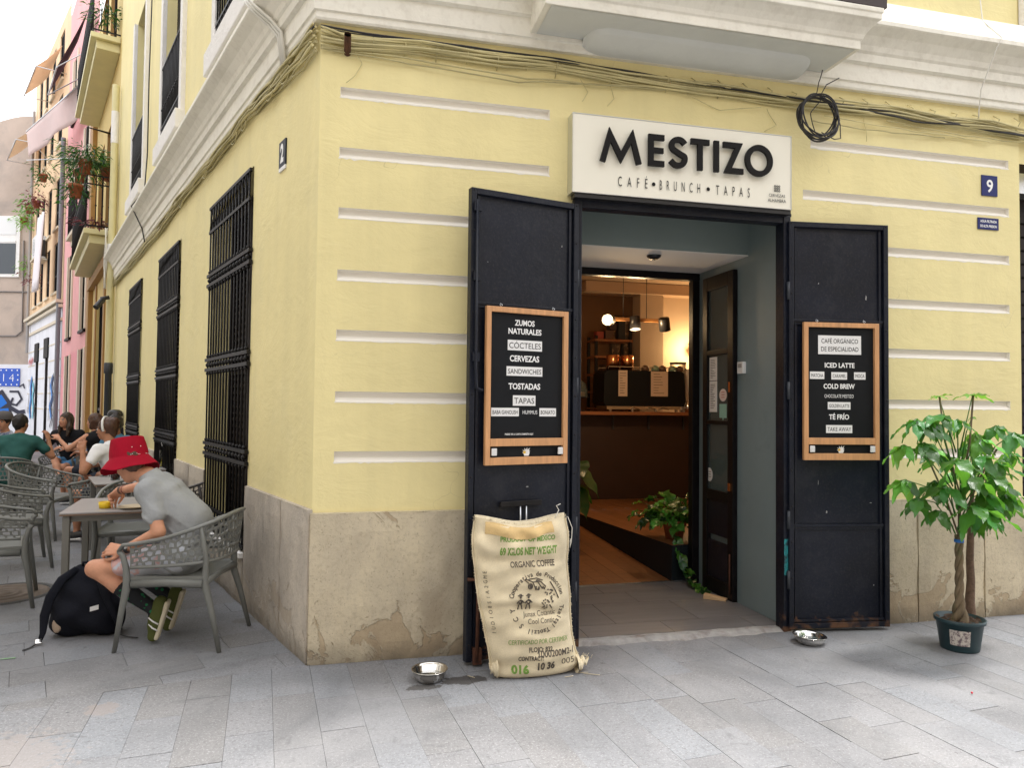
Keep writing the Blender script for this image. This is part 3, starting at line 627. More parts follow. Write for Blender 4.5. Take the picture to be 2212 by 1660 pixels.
for k, (a, b, z0, z1) in enumerate(uph):
    w = MB(); w.obox(LP((a+b)/2, (z0+z1)/2, -.14), D*((b-a)/2), NL*.01, ZA*((z1-z0)/2)); wo = w.build('window', 'dark_roller', B)
    sl = MB()
    for q in range(int((z1-z0)/.055)): sl.obox(LP((a+b)/2, z0+.03+q*.055, -.125), D*((b-a)/2-.003), NL*.006+ZA*.004, ZA*.022)
    sl.build('shutter_slat', 'dark_roller', wo)
    fr = MB()
    for s_ in (a-.07, b+.07): fr.obox(LP(s_, (z0+z1)/2, .02), D*.07, NL*.028, ZA*((z1-z0)/2+.0))
    fr.build('frame', 'white_paint', wo, bevel=.004)
    si = MB(); si.obox(LP((a+b)/2, z0-.11, .045), D*((b-a)/2+.16), NL*.06, ZA*.108); si.build('sill', 'white_paint', wo, bevel=.01)
    g = MB(); n_ = 13
    for q in range(n_+1):
        s_ = a+.03+q*(b-a-.06)/n_; g.tube([LP(s_, z0+.02, .03), LP(s_, z0+1.0, .03)], .008, 6)
        g.ball(LP(s_, z0+.12, .03), .02, 6, 4); g.ball(LP(s_, z0+.45, .03), .018, 6, 4)
        if q < n_: g.tube([LP(s_, z0+.03, .03), LP(s_+.093, z0+.2, .03)], .006, 5); g.tube([LP(s_+.093, z0+.03, .034), LP(s_, z0+.2, .034)], .006, 5)
    for dz in (.02, .21, .98): g.obox(LP((a+b)/2, z0+dz, .03), D*((b-a)/2), NL*.012, ZA*.012)
    g.build('grille', 'iron', wo)
# front doorway: iron frame, reveal, soffit, tiles
fr = MB()
fr.box((DOOR_X0-.035, -.035, 0), (DOOR_X0+.02, .06, 2.815)); fr.box((DOOR_X1-.02, -.035, 0), (DOOR_X1+.035, .06, 2.815)); fr.box((DOOR_X0+.021, -.03, 2.765), (DOOR_X1-.021, .06, 2.815))
fr.build('door_frame', 'door', B, bevel=.004)
ad = MB(); ad.box((DOOR_X0-.03, -.02, 2.816), (DOOR_X1+.05, .02, 2.835)); ad.build('lintel_strip', 'door', B)
rvx = MB(); X0, X1, YB = DOOR_X0, DOOR_X1+.03, 1.22
rvx.box((X1, .061, -.02), (X1+.12, YB+.1, 3.2)); rvx.box((X0-.12, .061, -.02), (X0-.001, YB+.1, 3.2)); rvx.box((X0, .48, 2.652), (X1, .56, 3.25)); rvx.quad((X0, .06, 3.2), (X1, .06, 3.2), (X1, .48, 3.2), (X0, .48, 3.2))
rvx.build('doorway_reveal', 'reveal', B)
so = MB(); so.box((X0, .481, 2.645), (X1, YB+.05, 2.651)); so.build('doorway_soffit', 'white_ceiling', B)
th = MB(); th.grid(lambda u, v: (X0-.02+(X1-X0+.06)*u, -.045+.11*v+.012*math.sin(u*23)*(1-v)+.006*math.sin(u*61)*(1-v), (.018 if v else -.002)+.0015*math.sin(u*40)), 60, 2, False); th.build('threshold', mat('worn_threshold', (.34, .33, .32), .8, vary=.2, vscale=14, bump=.6, bscale=30, stain=((.16, .12, .11), 9, .5, .7, .7)), B)
tf = MB().box((X0, .06, -.02), (X1, 1.33, .014)).build('entry_floor', 'tile_joint', B)
tb = [.062, .30, .78, 1.06, 1.30]; txs = [(1.60, 1.72, 2.32, 2.92, 3.11), (1.60, 2.0, 2.62, 3.11), (1.60, 1.78, 2.38, 2.98, 3.11), (1.60, 2.2, 2.8, 3.11)]
for r_ in range(4):
    for q in range(len(txs[r_])-1):
        MB().box((txs[r_][q]+.002, tb[r_]+.002, .0141), (txs[r_][q+1]-.002, tb[r_+1]-.002, .02)).build('tile', 'tile', tf)
# iron door leaves folded back against the wall
def leaf(O, E, Wd, side, lab):
    O = Vector((*O, 0)); E = Vector((*E, 0)).normalized(); Nn = Vector((E.y, -E.x, 0))      # Nn points to the viewer
    z0, z1 = .022, 2.775; P = lambda u, z, o=0.: O+E*u+ZA*z+Nn*o
    d = MB(); d.obox(P(Wd/2, (z0+z1)/2, -.018), E*(Wd/2-.002), Nn*.012, ZA*((z1-z0)/2)); lf = d.build('door_leaf', 'door', B); lf['label'] = lab
    f = MB(); w = .034
    for u in (w/2, Wd-w/2): f.obox(P(u, (z0+z1)/2, 0), E*(w/2), Nn*.022, ZA*((z1-z0)/2))
    for z in (z0+.02, z1-.018): f.obox(P(Wd/2, z, 0), E*(Wd/2-w-.0005), Nn*.0215, ZA*.018)
    f.build('frame', 'door', lf, bevel=.003)
    for z in (2.10, .71, .075):
        r = MB(); r.obox(P(Wd/2, z, .0), E*(Wd/2-w-.001), Nn*.014, ZA*.008); r.obox(P(Wd/2, z-.012, -.003), E*(Wd/2-w-.001), Nn*.008, ZA*.016); r.build('rail', 'door', lf, bevel=.002)
    i2 = MB()
    for u in (w+.02, Wd-w-.02): i2.obox(P(u, (z0+z1)/2, -.0), E*.008, Nn*.007, ZA*((z1-z0)/2-.04))
    i2.build('bead', 'door', lf)
    rv0 = MB().ball((0, 0, 0), .006, 6, 4).mesh('rivet'); rv0.materials.append(M['iron'])
    for z in [z0+.1+.24*q for q in range(12)]:
        for u in (w*.5, Wd-w*.5): link('rivet', rv0, lf, loc=P(u, z, .022))
    hb = MB()
    for z in (.35, .75, 1.62, 2.3): 
        u = Wd if side < 0 else 0
        hb.tube([P(u, z-.06, .012), P(u, z+.06, .012)], .012, 8)
    hb.build('hinge', 'pvc_dark', lf)
    return lf, P
lfL, PL = leaf((.868, -.212), (.717, .175), .738, -1, 'left iron door leaf standing open behind the coffee sack')
lfR, PR = leaf((3.095, -.035), (.715, -.085), .722, 1, 'right iron door leaf folded back beside the potted tree')
b_ = MB(); b_.tube([PL(.03, 2.70, .04), PL(.03, 1.72, .04), PL(.034, 1.60, .045), PL(.07, 1.585, .055)], .009, 8)
for z in (2.66, 2.25, 1.78): b_.obox(PL(.035, z, .03), (PL(1, 0)-PL(0, 0))*.022, Vector((0, -.012, 0)), ZA*.025)
b_.build('slide_bolt', 'door', lfL)
b_ = MB(); b_.tube([PL(.0, .50, .03), PL(.05, .50, .06), PL(.055, .42, .06), PL(.055, .03, .05)], .011, 8); b_.obox(PL(.06, .06, .04), Vector((.025, 0, 0)), Vector((0, .015, 0)), ZA*.045); b_.build('foot_bolt', 'rust', lfL)
b_ = MB(); b_.obox(PL(.35, .915, .012), (PL(1, 0)-PL(0, 0))*.14, Vector((.002, -.01, 0)), ZA*.016); b_.build('letter_slot', 'iron', lfL, bevel=.003)
b_ = MB()
for u in (.345, .385): b_.tube([PL(u, .90, .015), PL(u, .70, .02)], .005, 6)
b_.build('wire_hook', 'alu', lfL)
g_ = mat('turquoise_paint_scrape', (.02, .28, .30), .5, stain=((.012, .016, .03), 25, .42, .62, 1.))
b_ = MB(); b_.box((3.066, -.0375, .38), (3.098, -.0365, .62)); b_.build('paint_scrape', g_, B)
for (P_, u, z, a, b) in ((PR, .225, 2.36, .004, .006), (PR, .572, 2.27, .006, .018), (PR, .28, .80, .006, .010), (PR, .22, 1.0, .002, .018), (PR, .60, .86, .009, .003), (PR, .62, .30, .004, .005), (PL, .40, 1.01, .01, .004), (PL, .63, 2.5, .003, .008), (PL, .12, 2.35, .003, .003)):
    c = MB(); c.add([P_(u+dx*a, z+dz*b, -.004) for dx, dz in ((-1, -.7), (.6, -1), (1, .4), (-.2, 1))], [(0, 1, 2, 3)]); c.build('paint_chip', mat('chip', (.30, .30, .30), .7), lfR if P_ is PR else lfL)
# a stub of rusted pipe by the cables, and small things fixed to the wall
pi_ = thing('pipe_stub', 'short rusty pipe stub poking out of the wall under the cables near the corner', 'pipe')
MB().tube([(.153, .0, 3.585), (.153, -.07, 3.60), (.153, -.14, 3.63)], .020, 12, caps=False).build('pipe', 'rust', pi_); MB().lathe([(.0, 0), (.018, 0)], (.153, -.135, 3.628), 12).build('dark_bore', 'ink', pi_)
rebase(pi_, (.153, 0, 3.58))
# next building beyond the right end: dark wooden shopfront behind the yellow edge
nb = thing('neighbour_shopfront', 'dark timber shopfront just beyond the right edge of the yellow wall', 'building')
sh = MB(); sh.quad(FP(5.10, 0, -.351), FP(8, 0, -.351), FP(8, 3.75, -.351), FP(5.10, 3.75, -.351)); sh.build('wall', 'dark_wood', nb)
for q in range(28): MB().obox(FP(6.4, .1+q*.11, -.335), Vector((1.29, 0, 0)), Vector((0, .012, 0)), ZA*.045).build('slat', 'dark_wood', nb)
MB().box((5.103, .2, 3.22), (8, .34, 3.38)).build('lintel', 'alu', nb); 
nw = MB(); nw.quad(FP(5.101, 3.38, -.03), FP(8, 3.38, -.03), FP(8, TOP, -.03), FP(5.101, TOP, -.03)); nw.build('upper_wall', 'plaster', nb)
MB().box((5.11, -.05, 4.30), (5.22, .0, 7)).build('window_frame', 'white_paint', nb)
rebase(nb, (6.4, .35, 0))

# unseen buildings added behind and left of the viewer to block low sky: plain facades with window openings
def facade(name, label, O, Dd, L_, H, m, trim):
    O = Vector(O); Dd = Vector(Dd).normalized(); Nn = Vector((-Dd.y, Dd.x, 0)); P = lambda t, z, o=0.: O+Dd*t+Nn*o+ZA*z
    b = thing(name, label, 'building'); hs = [(1.2+q*3.2, 2.3+q*3.2, z, z+2.1) for q in range(int((L_-2)/3.2)) for z in (.9, 4.4, 7.6) if z+2.2 < H]
    w = MB(); wall_face(w, P, 0, L_, 0, H, hs); w.build('wall', m, b)
    for a, c, z0, z1 in hs: q = MB(); q.obox(P((a+c)/2, (z0+z1)/2, -.2), Dd*((c-a)/2), Nn*.01, ZA*((z1-z0)/2)); q.build('window', 'dark_roller', b)
    q = MB()
    for z in (3.6, H-.2): q.obox(P(L_/2, z, .06), Dd*(L_/2), Nn*.08, ZA*.15)
    q.build('cornice', trim, b); return rebase(b, P(L_/2, 0))
facade('opposite_sky_blocker', 'plain beige building added across the street, unseen behind the viewer, to block low sky', (-9, -10.2, 0), (1, 0, 0), 27, 9.5, mat('beige_render', (.50, .42, .32), .85, vary=.06, vscale=1), 'cream')
facade('opposite_sky_blocker', 'plain grey building added across the side street, unseen left of the view, to shade it', LP(21, 0, 6.2), -D, 25, 10, mat('grey_render', (.48, .45, .40), .85, vary=.06, vscale=1), 'cream')
# ================================================================ CAFE INTERIOR (seen through the doorway)
wall_in = mat('interior_wall', (.58, .45, .33), .8, vary=.06, vscale=2, bump=.3, bscale=8)
wall_br = mat('brown_wall', (.16, .085, .04), .8, vary=.08, vscale=2)
ceil_in = mat('interior_ceiling', (.55, .40, .28), .8)
counter_m = mat('counter_panel', (.035, .016, .012), .5, vary=.1, vscale=4)
bar_m = mat('bar_top_wood', (.26, .10, .04), .35, vary=.2, vscale=6, stretch=(.6, 6, 6))
copper = mat('copper', (.75, .33, .14), .22, metal=1.)
rm = MB()
rm.quad((1.2, 5.6, 0), (4.42, 5.6, 0), (4.42, 5.6, 3.3), (1.2, 5.6, 3.3)); rm.build('room_wall', wall_br, B)
rm = MB(); rm.box((4.36, 5.32, 0), (4.72, 5.62, 3.3)); rm.quad((4.72, 5.5, 0), (6.3, 5.5, 0), (6.3, 5.5, 3.3), (4.72, 5.5, 3.3)); rm.quad((6.1, 1.3, 0), (6.1, 5.5, 0), (6.1, 5.5, 3.3), (6.1, 1.3, 3.3)); rm.quad((1.2, 1.3, 0), (1.2, 5.6, 0), (1.2, 5.6, 3.3), (1.2, 1.3, 3.3))
rm.box((3.12, 1.345, -.02), (6.1, 1.40, 3.3)); rm.box((1.2, 1.345, -.02), (1.62, 1.40, 3.3)); rm.box((1.621, 1.345, 2.655), (3.119, 1.40, 3.3)); rm.build('room_wall', wall_in, B)
rm = MB(); rm.quad((1.2, 1.3, 3.3), (6.1, 1.3, 3.3), (6.1, 5.6, 3.3), (1.2, 5.6, 3.3)); rm.box((3.5, 5.25, 3.14), (6.1, 5.6, 3.29)); rm.build('room_ceiling', ceil_in, B)
# inner frame
f = MB(); f.box((X0, 1.225, 2.585), (X1, 1.30, 2.645)); f.box((3.05, 1.225, .0201), (X1-.001, 1.30, 2.584)); f.build('inner_door_frame', 'black_wood', B, bevel=.004)
# ramped wooden floor in boards, raised platform on the right
pa, pb = Vector((2.918, 1.335, 0)), Vector((2.703, 3.263, 0)); pd = (pb-pa).normalized(); pw = Vector((-pd.y, pd.x, 0)); rp = lambda t: .014+.2*max(0, t-.05)/1.95
fl = MB(); fl.quad(pa-ZA*.01, pa+pd*4.4+ZA*(rp(4.4)-.01), pa+pd*4.4+pw*2.6+ZA*(rp(4.4)-.01), pa+pw*2.6-ZA*.01); fo = fl.build('ramp_floor', 'dark_wood', B)
for q in range(12):
    for l0, l1 in ((0, .9+.3*(q % 3)), (.9+.3*(q % 3), 2.6), (2.6, 4.3)):
        a, b = pa+pd*l0+pw*(q*.13), pa+pd*l1+pw*(q*.13); mb = MB(); g_ = .0012
        P4 = [a+pw*g_+ZA*rp(l0), a+pw*(.13-g_)+ZA*rp(l0), b+pw*(.13-g_)-pd*g_+ZA*rp(l1), b+pw*g_-pd*g_+ZA*rp(l1)]
        c = sum(P4, Vector())/4; mb.quad(*[p-c for p in P4][::-1]); mb.build('floorboard', 'floor_wood', fo, loc=c)
pf = MB(); top = .32; far = pa+pd*4.3
pf.quad(pa, far, far+ZA*top, pa+ZA*top); pf.quad(pa, pa+ZA*top, Vector((6.05, 1.41, top)), Vector((6.05, 1.41, 0))); po = pf.build('platform', mat('platform_front', (.010, .014, .018), .5, spec=.2), B)
for q in range(22):
    a = pa-pw*(q*.14)+Vector((0, .0, 0)); b = far-pw*(q*.14); mb = MB(); P4 = [a+ZA*top-pw*.0015, b+ZA*top-pw*.0015, b-pw*.1385+ZA*top, a-pw*.1385+ZA*top]
    if a.x > 5.9: break
    c = sum(P4, Vector())/4; mb.quad(*[p-c for p in P4][::-1]); mb.build('floorboard', 'floor_wood', po, loc=c)
st = MB(); st.obox(pa+pd*2.1+pw*.008+ZA*.14, pd*2.2+ZA*.0, pw*.004, ZA*.004); 
ns = MB(); ns.obox((2.35, 1.318, .019), (.75, .012, 0), (-.0, .014, 0), (0, 0, .004)); ns.build('metal_strip', 'alu', B)
# bar counter
bc = thing('bar_counter', 'dark bar counter with a wooden top inside the cafe', 'counter')
MB().box((2.3, 4.26, .322), (5.9, 4.32, 1.395)).build('front_panel', counter_m, bc); MB().box((2.2, 4.0, 1.395), (5.95, 4.85, 1.437)).build('bar_top', bar_m, bc, bevel=.004)
for x in (3.524, 4.014, 4.5): MB().box((x-.010, 4.235, 1.21), (x+.010, 4.258, 1.394)).build('bracket', 'pvc_dark', bc)
rebase(bc, (4.1, 4.4, .322))
em_pap = mat('menu_paper', (.62, .48, .38), .7)
def paper(name, P, w, h, lines, m='label', parent=None, ink='ink', seed=1):
    r_ = random.Random(seed); mb = MB(); mb.obox(P(0, 0, 0), P(w/2, 0, 0)-P(0, 0, 0), P(0, 0, .0012)-P(0, 0, 0), P(0, h/2, 0)-P(0, 0, 0)); o = mb.build(name, m, parent)
    t = MB()
    for q in range(lines):
        y = h*.38-q*h*.76/max(1, lines-1); ww = w*.35*r_.uniform(.4, 1); x0 = -w*.35
        t.quad(P(x0, y, .002), P(x0+ww*2, y, .002), P(x0+ww*2, y+h*.016, .002), P(x0, y+h*.016, .002))
    t.build('print_lines', ink, o); return o
# espresso machine
em = thing('espresso_machine', 'big black espresso machine with menu sheets stuck on its back, on the bar', 'coffee machine', (3.93, 4.35, 1.437))
bk = mat('machine_black', (.006, .007, .009), .5, spec=.2)
mb = MB(); mb.prism([(-.54, .07), (.53, .07), (.56, .13), (.54, .50), (.50, .525), (-.52, .525), (-.56, .48), (-.57, .12)], (0, -.2, 0), (1, 0, 0), (0, 0, 1), (0, .42, 0)); mb.build('body', bk, em, bevel=.006)
MB().box((-.52, -.18, .03), (.52, .2, .069)).build('drip_tray', 'steel', em)
for x in (-.45, -.15, .18, .46): MB().lathe([(.02, 0), (.022, .035)], (x, -.12, 0), 10).build('foot', 'steel', em)
mb = MB()
for y in (-.18, .19): mb.tube([(-.5, y, .526), (-.5, y, .57), (.5, y, .57), (.5, y, .526)], .006, 6)
mb.build('cup_rail', 'steel', em)
paper('menu_sheet', lambda x, y, z: Vector((-.315+x, -.204-z, .36+y)), .12, .33, 9, em_pap, em, seed=2); paper('menu_sheet', lambda x, y, z: Vector((.185+x, -.204-z, .36+y)), .235, .32, 8, em_pap, em, seed=3)
for q, x in enumerate((-.2, .02, .2)): MB().tube([(x, -.19, .03), (x+.05, -.19, .055), (x+.12, -.19, .03)], .006, 6).build('steam_wand', 'steel', em)
cupg = mat('green_cup', (.22, .33, .24), .35); cupb = mat('brown_cup', (.12, .07, .045), .35)
for q in range(5):
    x = 3.93+.01+q*.12+(.02 if q % 2 else 0)
    MB().lathe([(.0, .07), (.02, .07), (.025, .062), (.045, .055), (.052, .0), (.048, .0)], (0, 0, 0), 14).build('cup', cupg if q % 2 else cupb, None, loc=(x, 4.2, 1.966))
    tag(COL.objects[-1], ['brown upturned cup at the left end of the row on the machine', 'pale green upturned cup second in the row on the machine', 'brown upturned cup in the middle of the row on the machine', 'pale green upturned cup fourth in the row on the machine', 'dark cup at the right end of the row on the machine'][q], 'cup', 'cups on the coffee machine')
for q, x in enumerate((3.60, 3.80)):
    o = MB().lathe([(0, 0), (.085, 0), (.085, .20), (.08, .21), (0, .215)], n=20).build('canister', copper, None, loc=(x, 4.46, 1.964)); tag(o, ['left shiny copper canister behind the machine rail', 'right shiny copper canister behind the machine rail'][q], 'canister', 'copper canisters')
# grinder
gr = thing('coffee_grinder', 'white coffee grinder with clear hopper at the right end of the machine', 'grinder', (4.60, 4.36, 1.437))
MB().lathe([(0, 0), (.09, 0), (.09, .03), (.065, .05), (.06, .22), (.085, .30), (.09, .48), (.06, .56), (.0, .58)], n=18).build('body', 'white_plastic', gr)
MB().lathe([(.05, .5), (.10, .56), (.105, .64)], (-.12, 0, 0), 18).build('hopper', 'glass', gr); MB().lathe([(0, .655), (.11, .655), (.11, .64), (0, .64)], (-.12, 0, 0), 18).build('hopper_lid', 'black_plastic', gr)
for q, x in enumerate((4.50, 4.68)):
    o = MB().lathe([(0, 0), (.035, 0), (.038, .09), (.022, .12), (.022, .14), (0, .145)], n=14).build('jar', 'steel', None, loc=(x, 4.12, 1.437)); tag(o, ['small jar on the bar below the grinder, left one', 'small jar on the bar below the grinder, right one'][q], 'jar', 'jars by the grinder')
# cake dome
cd = thing('cake_stand', 'glass cake dome on a dark stand at the left end of the bar', 'cake stand', (3.02, 4.2, 1.437))
MB().lathe([(0, 0), (.11, 0), (.11, .012), (.02, .02), (.02, .16), (.15, .17), (.15, .18), (0, .18)], n=24).build('stand', 'black_plastic', cd)
MB().lathe([(.14, .181), (.14, .26), (.11, .35), (.05, .40), (.012, .41), (.012, .43), (0, .435)], n=24).build('dome', 'pane', cd); MB().lathe([(0, .182), (.1, .182), (.1, .24), (0, .25)], n=18).build('cake', mat('cake', (.45, .25, .1), .8), cd)
# shelf unit
sh = thing('shelf_unit', 'tall black metal shelf with wooden boards behind the bar', 'shelf', (3.75, 5.05, .32))
for x in (-.22, .28):
    for y in (-.15, .15): MB().box((x-.018, y-.018, 0), (x+.018, y+.018, 2.15 if x < 0 else 2.3)).build('upright', 'iron', sh)
for z in (1.15, 1.38, 1.62, 1.86, 2.09): MB().box((-.239, -.17, z-.015), (.31, .17, z+.015)).build('shelf_board', bar_m, sh)
for q, (x, z, w, h, c) in enumerate([(-.14, 2.11, .1, .1, (.3, .05, .03)), (0, 2.11, .12, .12, (.1, .05, .03)), (.18, 2.11, .1, .3, (.02, .02, .02)), (.05, 2.24, .1, .1, (.05, .03, .03)), (-.12, 1.40, .1, .12, (.25, .03, .03)), (.1, 1.40, .12, .1, (.3, .28, .2)), (-.05, 1.64, .12, .11, (.08, .06, .05)), (.12, 1.17, .14, .12, (.3, .1, .05))]):
    o = MB().box((-w/2, -.06, 0), (w/2, .06, h)).build('box', mat('box_paint', c, .6), None, bevel=.003, loc=(3.75+x, 5.02, .32+z+.006))
    tag(o, ['small red box on the shelf top, far left', 'brown box next to the red one on the shelf top', 'tall black box at the right of the shelf top', 'dark box stacked on the brown one', 'dark red box low on the shelf behind the machine', 'pale box low on the shelf', 'dark box on the middle shelf board', 'orange box on the lowest shelf board'][q], 'box', 'boxes on the shelf')
pic = thing('picture_frame', 'narrow black framed poster hanging beside the shelf', 'picture', (4.14, 5.55, 2.42))
f = MB(); f.box((-.16, -.02, -.42), (-.13, 0, .42)); f.box((.13, -.02, -.42), (.16, 0, .42)); f.box((-.129, -.02, .39), (.129, 0, .42)); f.box((-.129, -.02, -.42), (.129, 0, -.39)); f.build('frame', 'black_plastic', pic)
MB().box((-.129, -.01, -.389), (.129, 0, .389)).build('print', mat('poster', (.08, .06, .05), .4, stain=((.4, .3, .2), 16, .5, .6, .9)), pic)
# three-spot hanging lamp
lp = thing('spotlight_lamp', 'hanging wooden beam lamp with three black adjustable spots', 'lamp', (3.17, 2.6, 3.29))
lw_ = mat('lamp_wood', (.36, .16, .05), .5)
MB().box((-.30, -.018, -.902), (.31, .018, -.866)).build('beam', lw_, lp, bevel=.003)
for x in (-.19, .07): MB().tube([(x, 0, 0), (x, 0, -.866)], .004, 6).build('cord', 'black_plastic', lp)
bulb = mat('lit_bulb', (1, .8, .5), .5, emis=(1, .62, .24, 3.2))
def spot(x, z, d, lit):
    d = Vector(d).normalized(); q = d.to_track_quat('Z', 'Y').to_matrix(); mb = MB(); prof_ = [(.0, -.075), (.052, -.075), (.056, -.07), (.058, .06), (.054, .06), (.05, -.04), (0, -.05)]
    vs0 = len(mb.v); mb.lathe(prof_, n=20); mb.v = [tuple(q @ Vector(v)+Vector((x, -.03, z))) for v in mb.v]; s_ = mb.build('spot', 'black_plastic', lp)
    if lit:
        b2 = MB().lathe([(0, .045), (.035, .04), (.054, .03)], n=20); b2.v = [tuple(q @ Vector(v)+Vector((x, -.03, z))) for v in b2.v]; b2.build('bulb', bulb, s_)
        L = bpy.data.lights.new('bulb_light', 'POINT'); L.energy = lit; L.color = (1, .68, .36); L.shadow_soft_size = .04; lo = bpy.data.objects.new('bulb_light', L); COL.objects.link(lo); lo.parent = lp; lo.location = Vector((x, -.03, z))+d*.11
spot(-.36, -.90, (-.55, -.8, -.1), 8); spot(-.07, -.93, (0, -.15, -1), 14); spot(.26, -.93, (.25, .3, -.9), 0)
wl = thing('wall_lamp', 'small wall lamp glowing on the right wall of the cafe, mostly behind the door jamb', 'lamp', (5.22, 5.35, 2.35))
MB().ball((0, 0, 0), .05, 14, 10).build('globe', bulb, wl); MB().tube([(0, 0, .05), (0, .1, .1), (0, .15, .1)], .008, 6).build('arm', 'iron', wl)
L = bpy.data.lights.new('lamp_light', 'POINT'); L.energy = 15; L.color = (1, .68, .34); L.shadow_soft_size = .06; lo = bpy.data.objects.new('lamp_light', L); COL.objects.link(lo); lo.parent = wl; lo.location = (-.02, -.14, 0)
# inner glazed door leaf standing open along the reveal
idr = thing('inner_door', 'dark wooden glazed door leaf folded open inside the entrance', 'door', (3.09, 1.09, .02))
Y = lambda y: y-1.09
mb = MB()
mb.box((-.02, Y(.62), 0), (.02, Y(.70), 2.55)); mb.box((-.02, Y(1.02), 0), (.02, Y(1.09), 2.55))
for z0, z1 in ((2.44, 2.55), (1.905, 1.945), (1.345, 1.38), (.74, .82), (.0, .12)): mb.box((-.0195, Y(.701), z0), (.0195, Y(1.019), z1))
mb.build('frame', 'black_wood', idr, bevel=.004)
for z0, z1 in ((1.945, 2.44), (1.38, 1.905), (.82, 1.345)): MB().box((-.003, Y(.701), z0+.001), (.003, Y(1.019), z1-.001)).build('pane', 'pane', idr)
for z0, z1 in ((.12, .42), (.46, .74)): MB().box((-.010, Y(.702), z0+.002), (.010, Y(1.018), z1-.002)).build('panel', 'door', idr, bevel=.006)
MB().box((-.026, Y(.655), 1.60), (-.0201, Y(.675), 1.68)).build('lock', copper, idr); MB().box((-.034, Y(.64), .84), (-.0201, Y(.67), .90)).build('latch', copper, idr); MB().tube([(-.03, Y(.648), .05), (-.03, Y(.648), .36)], .006, 8).build('floor_bolt', 'rust', idr)
IP = lambda cy, cz: (lambda x, y, z: Vector((-.0035-z, Y(cy)-x, cz-.02+y)))
paper('notice', IP(.945, 1.815), .12, .19, 12, 'label', idr, seed=5); paper('notice', IP(.945, 1.59), .12, .25, 14, 'label', idr, seed=6)
for (cy, cz, rr, c, sx) in ((.79, 1.60, .05, (.75, .62, .58), 1), (1.0, .955, .055, (.7, .7, .7), .8)):
    o = MB().add([Vector((-.005, Y(cy)-math.cos(t)*rr*sx*1.15, cz-.02+math.sin(t)*rr)) for t in [i*math.pi/14 for i in range(28)]], [tuple(range(28))]).build('sticker', mat('sticker_paper', c, .5), idr)
    t = MB()
    for q in range(3): t.quad(*[Vector((-.006, Y(cy)-a*rr*.5, cz-.02+.02-q*.02+b)) for a, b in ((-1, 0), (1, 0), (1, .006), (-1, .006))])
    t.build('print_lines', mat('sticker_print', (.5, .15, .1) if sx == 1 else (.2, .2, .2), .5), o)
MB().add([Vector((-.005, Y(.79)+a, 1.45+b)) for a, b in ((-.055, .06), (-.055, -.05), (-.01, -.05), (-.0, -.085), (.01, -.05), (.055, -.05), (.055, .06))], [tuple(range(7))]).build('sticker', mat('green_sticker', (.28, .50, .42), .5), idr)
th_ = thing('wall_box', 'small white plastic control box on the blue grey reveal', 'box', (3.114, .545, 1.805)); MB().box((-.03, -.04, -.045), (0, .04, .045)).build('case', 'white_plastic', th_, bevel=.004); MB().box((-.0315, -.025, .0), (-.0301, .025, .03)).build('display', mat('grey_display', (.3, .3, .3), .4), th_)
sd = thing('ceiling_sensor', 'small dark round fitting on the white soffit inside the doorway', 'sensor', (2.43, .66, 2.644)); MB().lathe([(0, -.028), (.03, -.028), (.05, -.012), (.055, 0)], n=20).build('body', 'black_plastic', sd); MB().lathe([(0, -.034), (.012, -.034), (.014, -.0285)], n=12).build('lens', 'pane', sd)
wd = MB().prism([(0, 0), (.17, 0), (.17, .014), (0, .035)], (0, -.035, 0), (1, 0, 0), (0, 0, 1), (0, .07, 0)).build('door_wedge', mat('pale_wood', (.55, .36, .2), .6), None, bevel=.003, loc=(2.92, .78, .021)); wd.rotation_euler = (0, 0, R(-40)); tag(wd, 'pale wooden wedge on the tiles by the foot of the inner door', 'wedge')
# potted pothos on the platform with a vine, and a big monstera leaf at the left
def leaf_mesh(name, L, Wd, m, fold=.25, droop=.25, heart=0., nl=8):
    mb = MB()
    def f(u, v):
        t = u; w = Wd/2*(math.sin(math.pi*min(1, t**(.75+heart*-.2)*1.0))**(.8))*(1+heart*.35*max(0, .35-t)); w *= (1-t**6)
        s_ = (v-.5)*2; back = -heart*.12*L*abs(s_)*max(0, 1-t*4)
        return Vector((s_*w, t*L+back, fold*abs(s_)*w*1.0-droop*L*t*t+.012*math.sin(t*14+s_*2)*abs(s_)))
    mb.grid(f, nl, 4); me = mb.mesh(name); me.materials.append(M[m]); return me
def place_leaf(me, name, P, dr, up=ZA, parent=None, sc=1., roll=0.):
    o = bpy.data.objects.new(name, me); COL.objects.link(o); o.parent = parent; y = Vector(dr).normalized(); x = y.cross(Vector(up)); x = x.normalized() if x.length > .01 else Vector((1, 0, 0)); z = x.cross(y)
    Mx = Matrix((x, y, z)).transposed(); Mx = Mx @ Matrix.Rotation(roll, 3, 'Y'); o.rotation_euler = Mx.to_euler(); o.location = P; o.scale = (sc,)*3; return o
po_ = thing('potted_pothos', 'trailing green pothos in a terracotta pot at the platform edge inside', 'potted plant', (3.08, 1.62, .322))
MB().lathe([(0, 0), (.075, 0), (.10, .13), (.108, .13), (.11, .165), (.10, .165), (.095, .14), (0, .14)], n=24).build('pot', 'terracotta', po_)
pme = [leaf_mesh('pothos_leaf', .115, .085, 'leaf_pothos', .15, .35, 1.), leaf_mesh('pothos_leaf', .10, .075, 'leaf_dark', .2, .5, 1.), leaf_mesh('pothos_leaf', .12, .08, 'leaf_pothos', .1, .15, 1.)]
r_ = random.Random(5); stm = MB()
